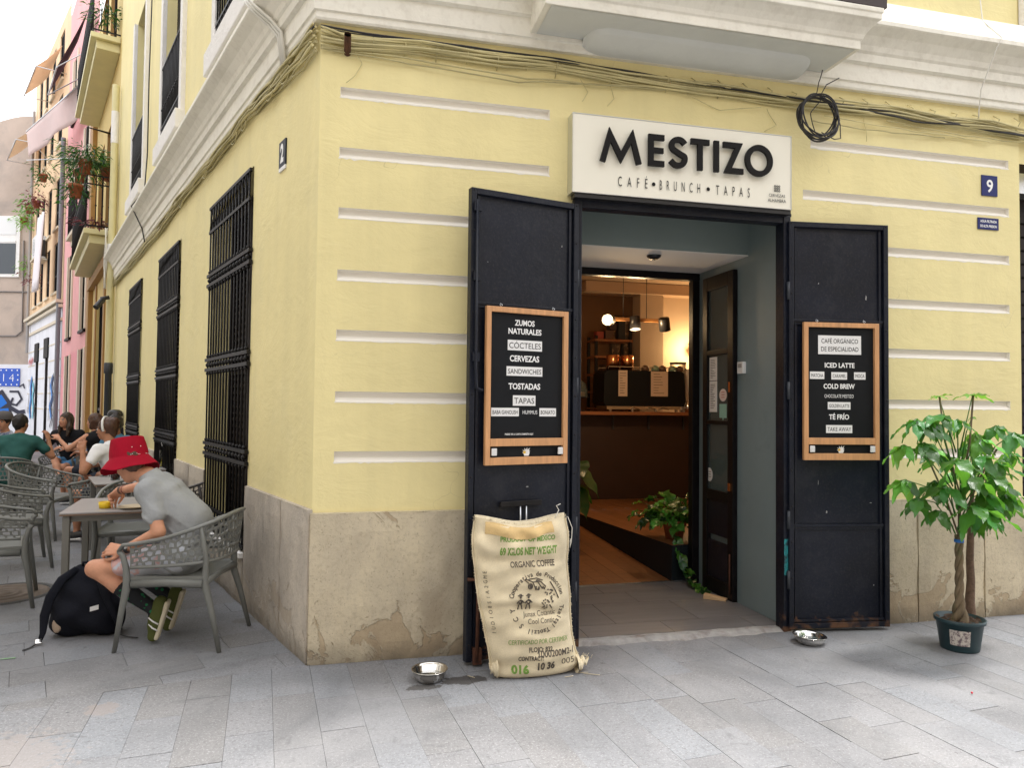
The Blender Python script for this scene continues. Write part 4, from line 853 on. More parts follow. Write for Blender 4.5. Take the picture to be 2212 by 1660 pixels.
for q in range(95):
    a = r_.uniform(0, 6.28); el = r_.uniform(.05, 1.2); L_ = r_.uniform(.08, .32); p = Vector((math.cos(a)*math.cos(el)*L_*1.0, math.sin(a)*math.cos(el)*L_*.8, .14+math.sin(el)*L_*1.0)); p.x -= .05
    stm.tube([(p.x*.15, p.y*.15, .14), p*.6+ZA*.08, p], .003, 5); place_leaf(r_.choice(pme), 'leaf', p, (math.cos(a), math.sin(a), r_.uniform(-.9, .3)), parent=po_, sc=r_.uniform(.8, 1.35), roll=r_.uniform(-.5, .5))
vine = [Vector((-.06, -.12, .12)), Vector((-.10, -.24, .0)), Vector((-.10, -.36, -.12)), Vector((-.09, -.42, -.22)), Vector((-.08, -.56, -.285)), Vector((-.04, -.72, -.285))]
stm.tube(vine, .003, 6)
for q, p in enumerate([v for a, b in zip(vine, vine[1:]) for v in (a, (a+b)/2, a*.25+b*.75)]): place_leaf(r_.choice(pme[:2]), 'leaf', p, (r_.uniform(-1, .6), -.6, -.5 if q < 8 else .1), parent=po_, sc=r_.uniform(.8, 1.15), roll=r_.uniform(-.8, .8))
stm.build('stem', 'leaf_dark', po_)
mo = thing('monstera_plant', 'large dark split leaf houseplant just inside, left of the doorway', 'potted plant', (2.28, 2.5, .10))
MB().lathe([(0, 0), (.12, 0), (.15, .25), (.14, .25), (.13, .22), (0, .22)], n=24).build('pot', 'black_plastic', mo)
mme = leaf_mesh('monstera_leaf', .42, .40, 'leaf_dark', .12, .25, 1., 14)
for q, (p, d_) in enumerate([((.12, -.1, .78), (.6, -.5, -.5)), ((.05, -.1, .85), (.1, -.8, -.1)), ((.1, .05, .66), (.9, .1, -.5)), ((-.1, 0, .9), (-.5, -.5, -.2)), ((.06, -.12, .60), (.4, -.6, -.6))]):
    place_leaf(mme, 'leaf', p, d_, parent=mo, sc=.85); MB().tube([(0, 0, .2), Vector(p)*.6+ZA*.1, p], .008, 6).build('stem', 'leaf_dark', mo)
# ================================================================ SIGNS
sg = thing('shop_sign', 'large cream sign reading MESTIZO over the doorway', 'sign')
sx0, sx1, sz0, sz1 = 1.530, 3.083, 2.838, 3.342; SY = .098
MB().box((sx0+.004, -SY+.004, sz0+.004), (sx1-.004, -.002, sz1-.004)).build('panel', 'sign_white', sg)
f = MB()
for a, b in (((sx0, -SY, sz0), (sx1, -.002, sz0+.0039)), ((sx0, -SY, sz1-.0039), (sx1, -.002, sz1)), ((sx0, -SY, sz0+.004), (sx0+.0039, -.002, sz1-.004)), ((sx1-.0039, -SY, sz0+.004), (sx1, -.002, sz1-.004))): f.box(a, b)
f.build('edge_trim', 'alu', sg)
MB().box((sx0+.02, -SY+.01, sz0-.028), (sx1, -.02, sz0-.001)).build('lower_trim', 'black_plastic', sg)
lx = lambda c: 1.703+(c-905)*.001022; z0, z1 = 3.040, 3.245; Hh = z1-z0; w = .036
def letter(name_pts, closed=False):
    mb = MB(); 
    for pts, cl in name_pts: stroke_solid(mb, pts, w, (0, -SY-.012, z0), (1, 0, 0), (0, 0, 1), (0, -.018, 0), cl)
    return mb.build('letter', 'ink', sg)
def lt(a, b): return lx(a), lx(b)
a, b = lt(905, 1180); h2 = w/2
letter([([(a+.018, 0), (a+.066, Hh-.03), ((a+b)/2, .034), (b-.066, Hh-.03), (b-.018, 0)], False)])
a, b = lt(1225, 1332); letter([([(b, Hh-h2), (a+h2, Hh-h2), (a+h2, h2), (b, h2)], False)]); COL.objects[-1]; e2 = MB(); stroke_solid(e2, [(a+w+.0005, Hh/2), (b-.006, Hh/2)], w*.95, (0, -SY-.012, z0), (1, 0, 0), (0, 0, 1), (0, -.018, 0)); e2.build('letter', 'ink', sg)
a, b = lt(1360, 1492); cx = (a+b)/2; r1 = (Hh/2-h2)/2+.003; wx = (b-a)/2-h2; pts = []
for t in range(-20, 100, 10): pass
pts = [(cx+wx*.98, Hh-.045), (cx+wx*.6, Hh-h2-.007), (cx+wx*.05, Hh-h2), (cx-wx*.55, Hh-h2-.009), (cx-wx*.88, Hh-.05), (cx-wx*.78, Hh-.078), (cx-wx*.3, Hh*.535), (cx+wx*.45, Hh*.44), (cx+wx*.93, .078), (cx+wx*.95, .052), (cx+wx*.62, h2+.009), (cx, h2), (cx-wx*.55, h2+.007), (cx-wx*1.05, .047)]
pp = [Vector((*p, 0)) for p in pts]; sm_ = []
for i in range(len(pp)-1):
    p0, p1, p2, p3 = pp[max(i-1, 0)], pp[i], pp[i+1], pp[min(i+2, len(pp)-1)]
    for t in (0, .33, .66): sm_.append(.5*((2*p1)+(-p0+p2)*t+(2*p0-5*p1+4*p2-p3)*t*t+(-p0+3*p1-3*p2+p3)*t**3))
sm_.append(pp[-1]); letter([([(p.x, p.y) for p in sm_], False)])
a, b = lt(1515, 1643); letter([([(a, Hh-h2), (b, Hh-h2)], False)]); t2 = MB(); stroke_solid(t2, [((a+b)/2, 0), ((a+b)/2, Hh-w-.0005)], w, (0, -SY-.012, z0), (1, 0, 0), (0, 0, 1), (0, -.018, 0)); t2.build('letter', 'ink', sg)
a, b = lt(1675, 1712); letter([([((a+b)/2, 0), ((a+b)/2, Hh)], False)])
a, b = lt(1730, 1896); letter([([(a+.012, Hh-h2), (b-.045, Hh-h2), (a+.045, h2), (b-.012, h2)], False)])
a, b = lt(1898, 2098); cx = (a+b)/2; letter([([(cx+((b-a)/2-h2)*math.cos(t), Hh/2+(Hh/2-h2+.003)*math.sin(t)) for t in [i*math.pi/24 for i in range(48)]], True)])
tx = MB(); SP = lambda y: (0, -SY-.0016, y)
for word, xa, xb in (('CAF\u00c9', 1.834, 2.035), ('BRUNCH', 2.120, 2.405), ('TAPAS', 2.520, 2.767)):
    text(tx, word, .066, (((xa+xb)/2), -SY-.0016, 2.932), (1, 0, 0), (0, 0, 1), width=xb-xa, bold=-.004, spacing=2.6)
for x in (2.078, 2.463): tx.add([Vector((x+.0125*math.cos(t), -SY-.0016, 2.93+.0125*math.sin(t))) for t in [i*math.pi/10 for i in range(20)]], [tuple(range(20))])
tx.build('lettering', 'ink', sg)
tx = MB(); text(tx, 'CERVEZAS', .021, (2.970, -SY-.0016, 2.928), (1, 0, 0), (0, 0, 1), width=.122, bold=.0); text(tx, 'ALHAMBRA', .023, (2.970, -SY-.0016, 2.894), (1, 0, 0), (0, 0, 1), width=.136, bold=.0)
for i in range(-1, 2):
    for j in range(-1, 2):
        c = Vector((2.972+i*.016, -SY-.0016, 2.975+j*.016)); rr = .0075; n8 = [c+Vector((math.cos(t)*rr, 0, math.sin(t)*rr)) for t in [k*math.pi/4+(math.pi/8) for k in range(8)]]; n4 = [c+Vector((math.cos(t)*rr*.45, 0, math.sin(t)*rr*.45)) for t in [k*math.pi/4 for k in range(8)]]
        tx.add(n8+n4, [(k, (k+1) % 8, 8+(k+1) % 8, 8+k) for k in range(8)])
tx.build('lettering', 'ink', sg); rebase(sg, (2.306, 0, sz0))
# menu boards hanging on the iron leaves
def board(name_label, P, u0, u1, z0, z1, items, inner_top, inner_bot, logo):
    b = thing('menu_board', name_label, 'menu board'); E = (P(1, 0)-P(0, 0)); Nn = P(0, 0, 1)-P(0, 0, 0); o0 = .030; cx = (u0+u1)/2; fw_ = .032
    Q = lambda u, z, o=0.: P(u, z, o0+o)
    f = MB()
    for ua, ub in ((u0, u0+fw_), (u1-fw_, u1)): f.obox(Q((ua+ub)/2, (z0+z1)/2, .012), E*(fw_/2), Nn*.013, ZA*((z1-z0)/2))
    for za, zb in ((z1-fw_, z1), (inner_bot-.045, inner_bot), (z0, z0+.045)): f.obox(Q(cx, (za+zb)/2, .012), E*((u1-u0)/2-fw_-.0005), Nn*.0125, ZA*((zb-za)/2))
    f.build('frame', 'wood_frame', b, bevel=.002)
    g = MB(); g.obox(Q(cx, (z0+z1)/2, .002), E*((u1-u0)/2-fw_+.002), Nn*.003, ZA*((z1-z0)/2-.02)); g.build('blackboard', 'chalk', b)
    for (txt, u, z, h, w_, kind, bold) in items:
        if kind == 'label':
            lw_ = w_+.018; lh = h+.026
            l = MB(); l.obox(Q(u, z, .0068), E*(lw_/2), Nn*.0008, ZA*(lh/2)); lo_ = l.build('label_strip', 'label', b); t = MB(); text(t, txt, h, Q(u, z, .0085), E, ZA, width=w_, bold=bold); t.build('lettering', 'ink', lo_)
        elif kind == 'label2':
            l = MB(); l.obox(Q(u, z, .0068), E*(w_/2+.02), Nn*.0008, ZA*(h*2.0)); lo_ = l.build('label_strip', 'label', b); t = MB()
            for k, s_ in enumerate(txt.split('|')): text(t, s_, h, Q(u, z+(.5-k)*h*1.7, .0085), E, ZA, width=w_*(1 if k else .98), bold=bold)
            t.build('lettering', 'ink', lo_)
        else: t = MB(); text(t, txt, h, Q(u, z, .0065), E, ZA, width=w_, bold=bold); t.build('lettering', 'ink_white', b)
    # flower logo and two white clips on the lower bar
    zl = z0+.078 if False else (z0+.045+inner_bot-.045)/2; t = MB(); lu, lz = cx+.0, zl
    for a, L_ in ((-80, .028), (-50, .032), (-20, .034), (10, .036), (38, .042), (62, .030)):
        d = Vector((math.sin(R(a)), math.cos(R(a)))); n = Vector((d.y, -d.x)); t.add([Q(lu+p.x, lz-.012+p.y, .0062+.0002*len(t.f)) for p in (d*0, d*L_*.5+n*.006, d*L_, d*L_*.5-n*.006)], [(0, 1, 2, 3)])
    t.add([Q(lu+x_, lz+y_, .0078) for x_, y_ in ((-.02, -.008), (.024, -.008), (.016, -.028), (-.014, -.028))], [(0, 1, 2, 3)]); t.build('logo', 'ink_white', b)
    MB().add([Q(lu-.012+x_, lz-.006+y_, .0082) for x_, y_ in ((-.008, -.008), (.008, -.008), (.008, .008), (-.008, .008))], [(0, 1, 2, 3)]).build('logo', mat('logo_yellow', (.8, .5, .03), .5), b)
    for u in (u0+.055, u1-.055): m_ = MB(); m_.obox(Q(u, zl, .03), E*.017, Nn*.005, ZA*.021); m_.build('clip', 'white_plastic', b, bevel=.003)
    h_ = MB()
    for u in (u0+.1, u1-.1): h_.tube([Q(u, z1, .01), Q(u-.008, z1+.012, .01), Q(u, z1+.024, .0), Q(u+.008, z1+.012, .01), Q(u, z1, .01)], .002, 5)
    h_.build('hook', 'alu', b); return rebase(b, Q(cx, z0))
IL = [('ZUMOS', .352, 1.996, .034, .135, 'w', .03), ('NATURALES', .353, 1.945, .034, .225, 'w', .03), ('C\u00d3CTELES', .354, 1.860, .036, .215, 'label', .0), ('CERVEZAS', .352, 1.782, .036, .20, 'w', .03), ('SANDWICHES', .353, 1.705, .030, .225, 'label', .0), ('TOSTADAS', .354, 1.616, .036, .215, 'w', .03), ('TAPAS', .352, 1.530, .036, .135, 'label', 0), ('BABA GANOUSH', .225, 1.461, .024, .165, 'label', 0), ('HUMMUS', .392, 1.461, .024, .10, 'w', .0), ('BONIATO', .515, 1.461, .024, .098, 'label', 0), ('PUEDES VER LA CARTA COMPLETA AQU\u00cd', .32, 1.330, .011, .19, 'w', .02)]
board('wood framed menu board listing zumos and tapas on the left iron door leaf', PL, .090, .648, 1.150, 2.082, IL, 1, 1.305, 0)
IR = [('CAF\u00c9 ORG\u00c1NICO|DE ESPECIALIDAD', .353, 1.935, .032, .27, 'label2', 0), ('ICED LATTE', .352, 1.798, .033, .215, 'w', .03), ('MATCHA', .190, 1.727, .024, .085, 'label', 0), ('CARAMEL', .349, 1.725, .024, .095, 'label', 0), ('MOCA', .498, 1.727, .024, .065, 'label', 0), ('COLD BREW', .348, 1.655, .033, .225, 'w', .03), ('CHOCOLATE MESTIZO', .348, 1.588, .024, .21, 'w', .0), ('GOLDEN LATTE', .348, 1.522, .024, .145, 'label', 0), ('T\u00c9 FR\u00cdO', .348, 1.447, .034, .145, 'w', .03), ('TAKE AWAY', .348, 1.364, .028, .17, 'label', 0)]
board('wood framed menu board listing coffees on the right iron door leaf', PR, .088, .630, 1.155, 2.085, IR, 1, 1.305, 0)
# enamel plates
def plate(label, P3, w, h, m, lines, ink='ink_white', warp=0.):
    O, X = P3; X = Vector(X); Nn = Vector((X.y, -X.x, 0)); p = thing('number_plate' if len(lines) == 1 else 'utility_plate', label, 'plate', O)
    b = MB(); b.obox(Nn*.005, X*(w/2), Nn*.003, ZA*(h/2)); b.build('enamel', m, p, bevel=.002)
    for (s_, z, hh, ww, bo) in lines: t = MB(); text(t, s_, hh, Nn*.0095+ZA*z, X, ZA, width=ww, bold=bo); t.build('lettering', ink, p)
    return p
plate('blue enamel house number 9 on the right part of the front wall', ((4.818, 0, 3.175), (1, 0, 0)), .145, .155, 'blue_enamel', [('9', 0, .095, .058, .02)])
plate('small blue plate with two lines of white lettering below the number 9', ((4.803, 0, 2.888), (1, 0, 0)), .19, .088, 'blue_enamel', [('AGUA FILTRADA', .018, .019, .15, .03), ('DE ALTA PRESION', -.018, .019, .15, .03)])
p2 = thing('number_tile', 'small black and white tile with number 2 on the side wall by the corner', 'plate', LP(.692, 3.165)); X = -D
b = MB(); b.obox(NL*.006, D*.07, NL*.005, ZA*.088); b.build('tile', mat('dark_tile', (.015, .02, .035), .5, spec=.2), p2); t = MB(); text(t, '2', .12, NL*.0125+ZA*.008, X, ZA, width=.07, bold=.05); t.build('lettering', 'ink_white', p2); b = MB(); b.obox(NL*.006-ZA*.10, D*.07, NL*.005, ZA*.012); b.build('lower_edge', 'label', p2)
# ================================================================ CABLES
def wiggle(P, pts, n, amp, seed, off=.015):
    r_ = random.Random(seed); out = []; ph = [r_.uniform(0, 6.28) for _ in range(4)]
    for i in range(n+1):
        t = i/n*(len(pts)-1); k = min(int(t), len(pts)-2); f_ = t-k; f_ = f_*f_*(3-2*f_)*.6+f_*.4
        x = pts[k][0]*(1-f_)+pts[k+1][0]*f_; z = pts[k][1]*(1-f_)+pts[k+1][1]*f_
        z += amp*(math.sin(i*.31+ph[0])*.5+math.sin(i*.13+ph[1])*.8+math.sin(i*.71+ph[2])*.2); out.append(P(x, z, off+abs(math.sin(i*.23+ph[3]))*.014))
    return out
cb = thing('cable_bundle', 'bundle of yellow painted and black cables sagging along the front wall under the cornice', 'cables')
base = [(0, 3.655), (.15, 3.64), (.6, 3.665), (1.1, 3.655), (1.4, 3.67), (1.9, 3.645), (2.5, 3.63), (3.1, 3.62), (3.5, 3.62), (3.9, 3.635), (4.4, 3.605), (4.8, 3.61), (5.3, 3.58)]
for q in range(9):
    dz = -.042+q*.0105; r_ = random.Random(q); pts = [(x, z+dz*(.5+.7*r_.random())+r_.uniform(-.009, .009)) for x, z in base]; pts[0] = (0, 3.655+dz*1.5)
    MB().tube(wiggle(FP, pts, 110, .003, q, .012+(q % 4)*.009), r_.choice((.0055, .0075, .009)), 6).build('cable', 'cable', cb)
MB().tube(wiggle(FP, [(0, 3.60), (.5, 3.585), (1.2, 3.555), (1.6, 3.57), (2.2, 3.60)], 60, .004, 40), .0055, 6).build('cable', 'cable', cb)
MB().tube(wiggle(FP, [(0, 3.585), (.5, 3.56), (1.2, 3.53), (1.6, 3.56), (2.2, 3.59)], 60, .004, 41), .0045, 6).build('cable', 'cable', cb)
for q, (pts, r0) in enumerate([([(-.0, 3.71), (.8, 3.70), (1.5, 3.69), (2.1, 3.66), (3.2, 3.635), (3.6, 3.63), (4.1, 3.57), (4.5, 3.59), (5.3, 3.56)], .007), ([(0, 3.70), (1.6, 3.675), (2.6, 3.645), (3.3, 3.64), (5.3, 3.57)], .004)]): MB().tube(wiggle(FP, pts, 110, .004, 60+q, .034), r0, 6).build('cable', 'cable_black', cb)
for q, (a_, b_, c_, d_) in enumerate([(3.9, 3.56, 5.3, 3.52), (3.4, 3.55, 4.8, 3.50), (3.3, 3.50, 4.4, 3.49)]): MB().tube(wiggle(FP, [(a_, b_), ((a_+c_)/2, (b_+d_)/2-.015), (c_, d_)], 50, .004, 70+q), .004, 6).build('cable', 'cable', cb)
for q in range(26): x = .3+q*.19; cl = MB().tube([FP(x, 3.60+.02*math.sin(q*3), .006), FP(x+.004, 3.66, .055), FP(x, 3.70+.01*math.cos(q), .006)], .0035, 5); cl.build('cable_tie', 'cable', cb)
lw = MB()
for pts in ([(1.60, 3.60), (1.66, 3.52), (1.62, 3.45)], [(1.80, 3.60), (1.84, 3.50), (1.79, 3.44)], [(2.35, 3.58), (2.6, 3.50), (2.9, 3.55)], [(2.95, 3.55), (3.02, 3.44), (2.93, 3.39)], [(3.72, 3.60), (3.735, 3.5), (3.74, 3.40)], [(.19, 3.60), (.24, 3.53), (.20, 3.45), (.15, 3.40)]): lw.tube(wiggle(FP, pts, 14, .002, len(lw.v), .008), .0026, 5)
lw.build('loose_wire', 'cable', cb); rebase(cb, (2.6, 0, 3.6))
cbl = thing('cable_bundle', 'bundle of yellow painted cables running along the side wall under the cornice', 'cables')
for q in range(11):
    r_ = random.Random(100+q); dz = -.055+q*.0105; k = [0, .4, .9, 1.4, 2, 2.8, 3.6, 4.6, 5.6, 7, 8.4, 10, 11]; pts = [(s_, 3.665+dz*(1.4 if s_ < .5 else .8)+r_.uniform(-.02, .02)+(.03 if 1 < s_ < 5 else 0)) for s_ in k]; pts[0] = (0, 3.655+dz*1.5)
    MB().tube(wiggle(LP, pts, 150, .006, 100+q, .014+(q % 4)*.011), r_.choice((.006, .008, .009)), 6).build('cable', 'cable', cbl)
MB().tube(wiggle(LP, [(0, 3.71), (2, 3.72), (5, 3.70), (11, 3.70)], 90, .01, 120, .03), .006, 6).build('cable', 'cable_black', cbl)
lp_ = MB()
for s_, r0 in ((.55, .07), (.9, .06), (1.6, .05), (1.9, .07), (3.0, .06), (4.2, .07), (6, .06)):
    lp_.tube([LP(s_+math.cos(t)*r0*1.3, 3.64+math.sin(t)*r0*.8, .045) for t in [i*.45 for i in range(14)]], .0045, 6)
lp_.build('cable_loop', 'cable', cbl); rebase(cbl, LP(5, 3.6))
dp = thing('drop_cables', 'three pale cables coming down over the cornice near the corner', 'cables')
for q in range(3):
    dd = q*.035; MB().tube([LP(1.15-dd, 5.6, .03), LP(1.12-dd, 4.62, .03), LP(1.05-dd, 4.42, .08), LP(.86-dd, 4.20, .225), LP(.76-dd, 4.10, .20), LP(.68-dd, 4.0, .12), LP(.60-dd, 3.90, .08), LP(.57-dd, 3.70, .06)], .011, 8).build('cable', 'cable_white', dp)
rebase(dp, LP(.9, 3.7))
dp = thing('drop_cable', 'thin pale cable dropping over the cornice at the upper right', 'cable'); MB().tube([FP(4.70, 6, .02), FP(4.70, 4.75, .03), FP(4.71, 4.38, .06), FP(4.70, 4.17, .225), FP(4.68, 4.1, .2), FP(4.66, 3.85, .09), FP(4.67, 3.70, .06), FP(4.69, 3.64, .04)], .0045, 6).build('cable', 'cable_white', dp); rebase(dp, (4.7, 0, 4))
dp = thing('drop_cable', 'black cable down the side facade between the two far upper windows', 'cable'); MB().tube([LP(7.0, 8, .02), LP(6.98, 6, .04), LP(7.02, 5, .03), LP(6.98, 4.45, .06), LP(6.9, 4.18, .225), LP(6.95, 3.9, .08), LP(6.9, 3.7, .05)], .009, 6).build('cable', 'cable_black', dp); rebase(dp, LP(7, 4))
co = thing('cable_coil', 'black coil of spare cable hanging from the bundle at the sign corner', 'cable coil')
r_ = random.Random(9)
for q in range(7):
    rr = .150+r_.uniform(-.02, .014); cx, cz = 3.262+r_.uniform(-.012, .018), 3.478+r_.uniform(-.012, .012); ec = r_.uniform(.92, 1.06); n = 40
    MB().tube([FP(cx+math.cos(t*math.tau/n)*rr*ec, cz+math.sin(t*math.tau/n)*rr, .125+.02*math.sin(t*.3+q)+q*.004) for t in range(n+1)], .0055, 6).build('cable_turn', 'cable_black', co)
for pts in ([(3.24, 3.62), (3.27, 3.72), (3.29, 3.80)], [(3.27, 3.62), (3.33, 3.71), (3.42, 3.76)], [(3.35, 3.55), (3.43, 3.45), (3.44, 3.35), (3.38, 3.335), (3.28, 3.37)], [(3.30, 3.62), (3.2, 3.5), (3.24, 3.36), (3.33, 3.34)]): MB().tube(wiggle(FP, pts, 14, .002, 1, .13), .0035, 6).build('loose_end', 'cable_black', co)
MB().tube([FP(3.26, 3.63, .13), FP(3.27, 3.66, .08), FP(3.27, 3.64, .02)], .006, 6).build('tie', 'cable_black', co); rebase(co, (3.262, -.12, 3.6))
# ================================================================ COFFEE SACK
sk = thing('coffee_sack', 'full burlap coffee sack with printed text leaning on the left iron door leaf', 'sack', (1.195, -.315, 0))
XL = [(.90, .0), (.86, .0), (.77, -.012), (.62, .003), (.45, .02), (.30, .05), (.18, .073), (.09, .088), (.05, .085), (0, .10)]
XR = [(.90, .530), (.86, .532), (.80, .546), (.70, .540), (.62, .531), (.45, .546), (.33, .546), (.22, .552), (.12, .572), (.05, .600), (0, .56)]
def lerp(tab, z):
    for (a, x0), (b, x1) in zip(tab, tab[1:]):
        if a >= z >= b: t = (a-z)/(a-b); return x0+(x1-x0)*t
    return tab[-1][1] if z < tab[-1][0] else tab[0][1]
def sack_pt(u, v, side=1, off=0.):       # u across 0..1, v up 0..1
    z = v*.885; a, b = lerp(XL, z), lerp(XR, z); x = a+(b-a)*u; s_ = math.sin(math.pi*min(max(u, 0), 1))**.45
    vv = min(max(v, 0), 1); prof_ = (math.sin(math.pi*min(1, vv/.55)/2)**.5 if vv < .55 else 1)*(1-max(0, (vv-.84)/.16)**2*.72)
    d = .105*s_*(.35+.65*prof_)*(1+.12*math.cos(vv*5))
    fold = .006*math.sin(x*38+math.sin(z*9)*2.4)*math.exp(-((vv-.93)/.12)**2)*2.0 + .005*math.sin(z*44+x*9)*math.exp(-(u/.28)**2)*1.6 + .006*math.sin(z*26-x*19)*s_*(.4+.6*math.sin(z*7+1)**2)+ .004*math.sin(z*63+math.sin(x*20))*s_
    fold += -.016*math.exp(-((z-.37-.04*math.sin(x*8))/.022)**2)*s_ - .012*math.exp(-((z-.655+.03*(u-.5))/.02)**2)*s_*(1 if u > .2 else .4)
    lip = .014*math.sin(x*12+1.5)*max(0, (vv-.93)/.07)
    y = -(.10-.085*vv) - side*d - (fold if side > 0 else -fold) + (.02 if side < 0 else 0)
    zz = z+lip-(.016*math.sin(math.pi*u) if vv > .97 else 0)+(.022*(1-s_)*max(0, 1-vv*9))
    return Vector((x-.30, y-off, max(zz*.968, .002)))
mb = MB(); NU, NV = 64, 90
mb.grid(lambda u, v: sack_pt(u, v, 1), NU, NV); mb.grid(lambda u, v: sack_pt(1-u, v, -1), NU//2, NV//2)
mb.grid(lambda u, v: sack_pt(u, 0, 1)*(1-v)+sack_pt(u, 0, -1)*v, NU//2, 4); mb.grid(lambda u, v: sack_pt(u, 1, 1)*(1-v)+sack_pt(u, 1, -1)*v+ZA*(.012*math.sin(math.pi*v)), NU, 4)
mb.build('sack_body', 'burlap', sk)
e = MB()          # ears at the bottom corners and the folded collar at the top
e.grid(lambda u, v: Vector((.27+.085*u, -.09-.03*(1-u)+(.05*(1-u)+.008)*math.cos(v*math.tau), .045+.01*u+(.038*(1-u)+.007)*math.sin(v*math.tau)+.012*math.sin(u*14))), 10, 12)
e.build('corner_ear', 'burlap', sk); e = MB()
e.grid(lambda u, v: Vector((-.185-.035*u, -.11+(.05*(1-u)+.008)*math.cos(v*math.tau), .055-.005*u+(.045*(1-u)+.008)*math.sin(v*math.tau)+.006*math.sin(u*14))), 8, 12)
e.build('corner_ear', 'burlap', sk)
c2m = mat('burlap_inside', (.66, .47, .22), .9, vary=.15, vscale=9, bump=.4, bscale=150)
e = MB(); e.grid(lambda u, v: sack_pt(.10+.72*u, .915+.070*v-.028*math.sin(math.pi*u)*(1-v)+.008*math.sin(u*9), 1, .004+.006*math.sin(math.pi*v)+.003*math.sin(u*23)*math.sin(math.pi*v)), 40, 6); e.build('folded_collar', c2m, sk)
sm = MB(); r_ = random.Random(4)
for side_u in (0.0, 1.0):
    pth = [sack_pt(side_u, t, 1)+Vector(((.004 if side_u else -.004), 0, 0)) for t in [i/50 for i in range(1, 50)]]; sm.tube(pth, .006, 5)
    for i in range(130): p = sack_pt(side_u, r_.random(), 1); dx = (1 if side_u else -1); sm.tube([p, p+Vector((dx*r_.uniform(.006, .016), r_.uniform(-.008, .004), r_.uniform(-.008, .008)))], .0013, 3)
for i in range(60): p = sack_pt(r_.random(), 1, 1); sm.tube([p, p+Vector((r_.uniform(-.01, .01), r_.uniform(-.01, .004), r_.uniform(.0, .014)))], .0012, 3)
for i in range(14): p = Vector((.30+.09*r_.random(), -.10, .06+.03*r_.random())); sm.tube([p, p+Vector((r_.uniform(.0, .02), r_.uniform(-.01, .01), r_.uniform(-.01, .02)))], .0012, 3)
sm.build('seam', 'burlap', sk)
sw = MB(); sw.tube([sack_pt(1, .98)+ZA*.01, Vector((.245, -.03, .86)), Vector((.262, -.06, .80)), Vector((.258, -.06, .72)), Vector((.246, -.07, .69)), Vector((.25, -.07, .74))], .0022, 5); sw.tube([sack_pt(.86, 1), Vector((.19, -.03, .90)), Vector((.175, -.03, .925)), Vector((.20, -.03, .935))], .003, 5); sw.build('white_thread', 'cable_white', sk)
def sprint(name, m, items):
    t = MB()
    for (s_, px, pz, h, w_, bo) in items:
        def fn(x, y, px=px, pz=pz): zz = (pz+y)/.885; a, b = lerp(XL, pz+y), lerp(XR, pz+y); return sack_pt((px+x-a)/(b-a), zz, 1, .0022)
        text(t, s_, h, None, None, None, width=w_, bold=bo, fn=fn)
    return t, m, name
K = .000584; CX = lambda cx: (cx-75)*K; CZ = lambda cy: .86-(cy-90)*K+.003
blk, m_, _ = sprint('print', 'ink_sack', [('ORGANIC COFFEE', CX(610), CZ(470), .033, .26, .02), ('Junax Cotantic', CX(668), CZ(942), .028, .19, .0), ('Cool Contic', CX(680), CZ(1008), .030, .155, .0), ('FLOJO: 832', CX(675), CZ(1285), .026, .135, .03), ('CONTRACT:', CX(580), CZ(1365), .026, .14, .03), ('1000200M2-1', CX(835), CZ(1328), .036, .215, .02), ('10 36', CX(725), CZ(1445), .042, .10, .04), ('005', CX(960), CZ(1425), .036, .08, .0)])
def arc_text(t, s_, cx, cz, rad, a0, a1, h, inward=False):
    n = len(s_)
    for i, ch in enumerate(s_):
        if ch == ' ': continue
        a = a0+(a1-a0)*i/(n-1); u_ = Vector((math.cos(a), math.sin(a))); tg = Vector((u_.y, -u_.x)); 
        if inward: tg = -tg; upd = -u_
        else: upd = u_
        def fn(x, y): p = Vector((cx, cz))+u_*rad+tg*x+upd*y; A, B_ = lerp(XL, p.y), lerp(XR, p.y); return sack_pt((p.x-A)/(B_-A), p.y/.885, 1, .0022)
        text(t, ch, h if ch.isupper() or ch in 'bdlkth' else h, None, None, None, bold=.02, xs=.9, fn=fn) if ch not in '-.' else text(t, ch, h*.3, None, None, None, bold=.02, fn=fn)
arc_text(blk, 'Cooperativa de Produccion', CX(650), CZ(825), .152, R(168), R(12), .026)
arc_text(blk, 'S.C.Y', CX(650), CZ(870), .145, R(228), R(190), .028)
arc_text(blk, 'Tzeltal-Tzotzil', CX(650), CZ(870), .148, R(-8), R(-112), .028)
def sk_stroke(t, pts, w):
    P3 = [(lambda A, B_: sack_pt((CX(x)-A)/(B_-A), CZ(y)/.885, 1, .0035))(lerp(XL, CZ(y)), lerp(XR, CZ(y))) for x, y in pts]; t.tube(P3, w, 4)
def blobk(t, x, y, rx, ry, n=10):
    c = [(x+rx*math.cos(i*math.tau/n), y+ry*math.sin(i*math.tau/n)) for i in range(n)]; t.add([(lambda A, B_: sack_pt((CX(a)-A)/(B_-A), CZ(b)/.885, 1, .0035))(lerp(XL, CZ(b)), lerp(XR, CZ(b))) for a, b in c], [tuple(range(n))])
for x in (480, 558):      # two walking figures with hats
    blobk(blk, x, 780, 12, 14); blobk(blk, x, 766, 30, 7); blobk(blk, x, 758, 14, 10); blobk(blk, x, 828, 20, 30)
    for p in ([(x-14, 855), (x-24, 900)], [(x+10, 855), (x+18, 900)], [(x-14, 810), (x-34, 840)], [(x+14, 810), (x+34, 835)]): sk_stroke(blk, p, .0035)
for p in ([(530, 610), (600, 640), (680, 640), (730, 690), (715, 720)], [(560, 615), (640, 605), (700, 630)], [(600, 640), (620, 690), (650, 720)], [(650, 640), (690, 700)], [(545, 600), (530, 625), (560, 650)]): sk_stroke(blk, p, .003)
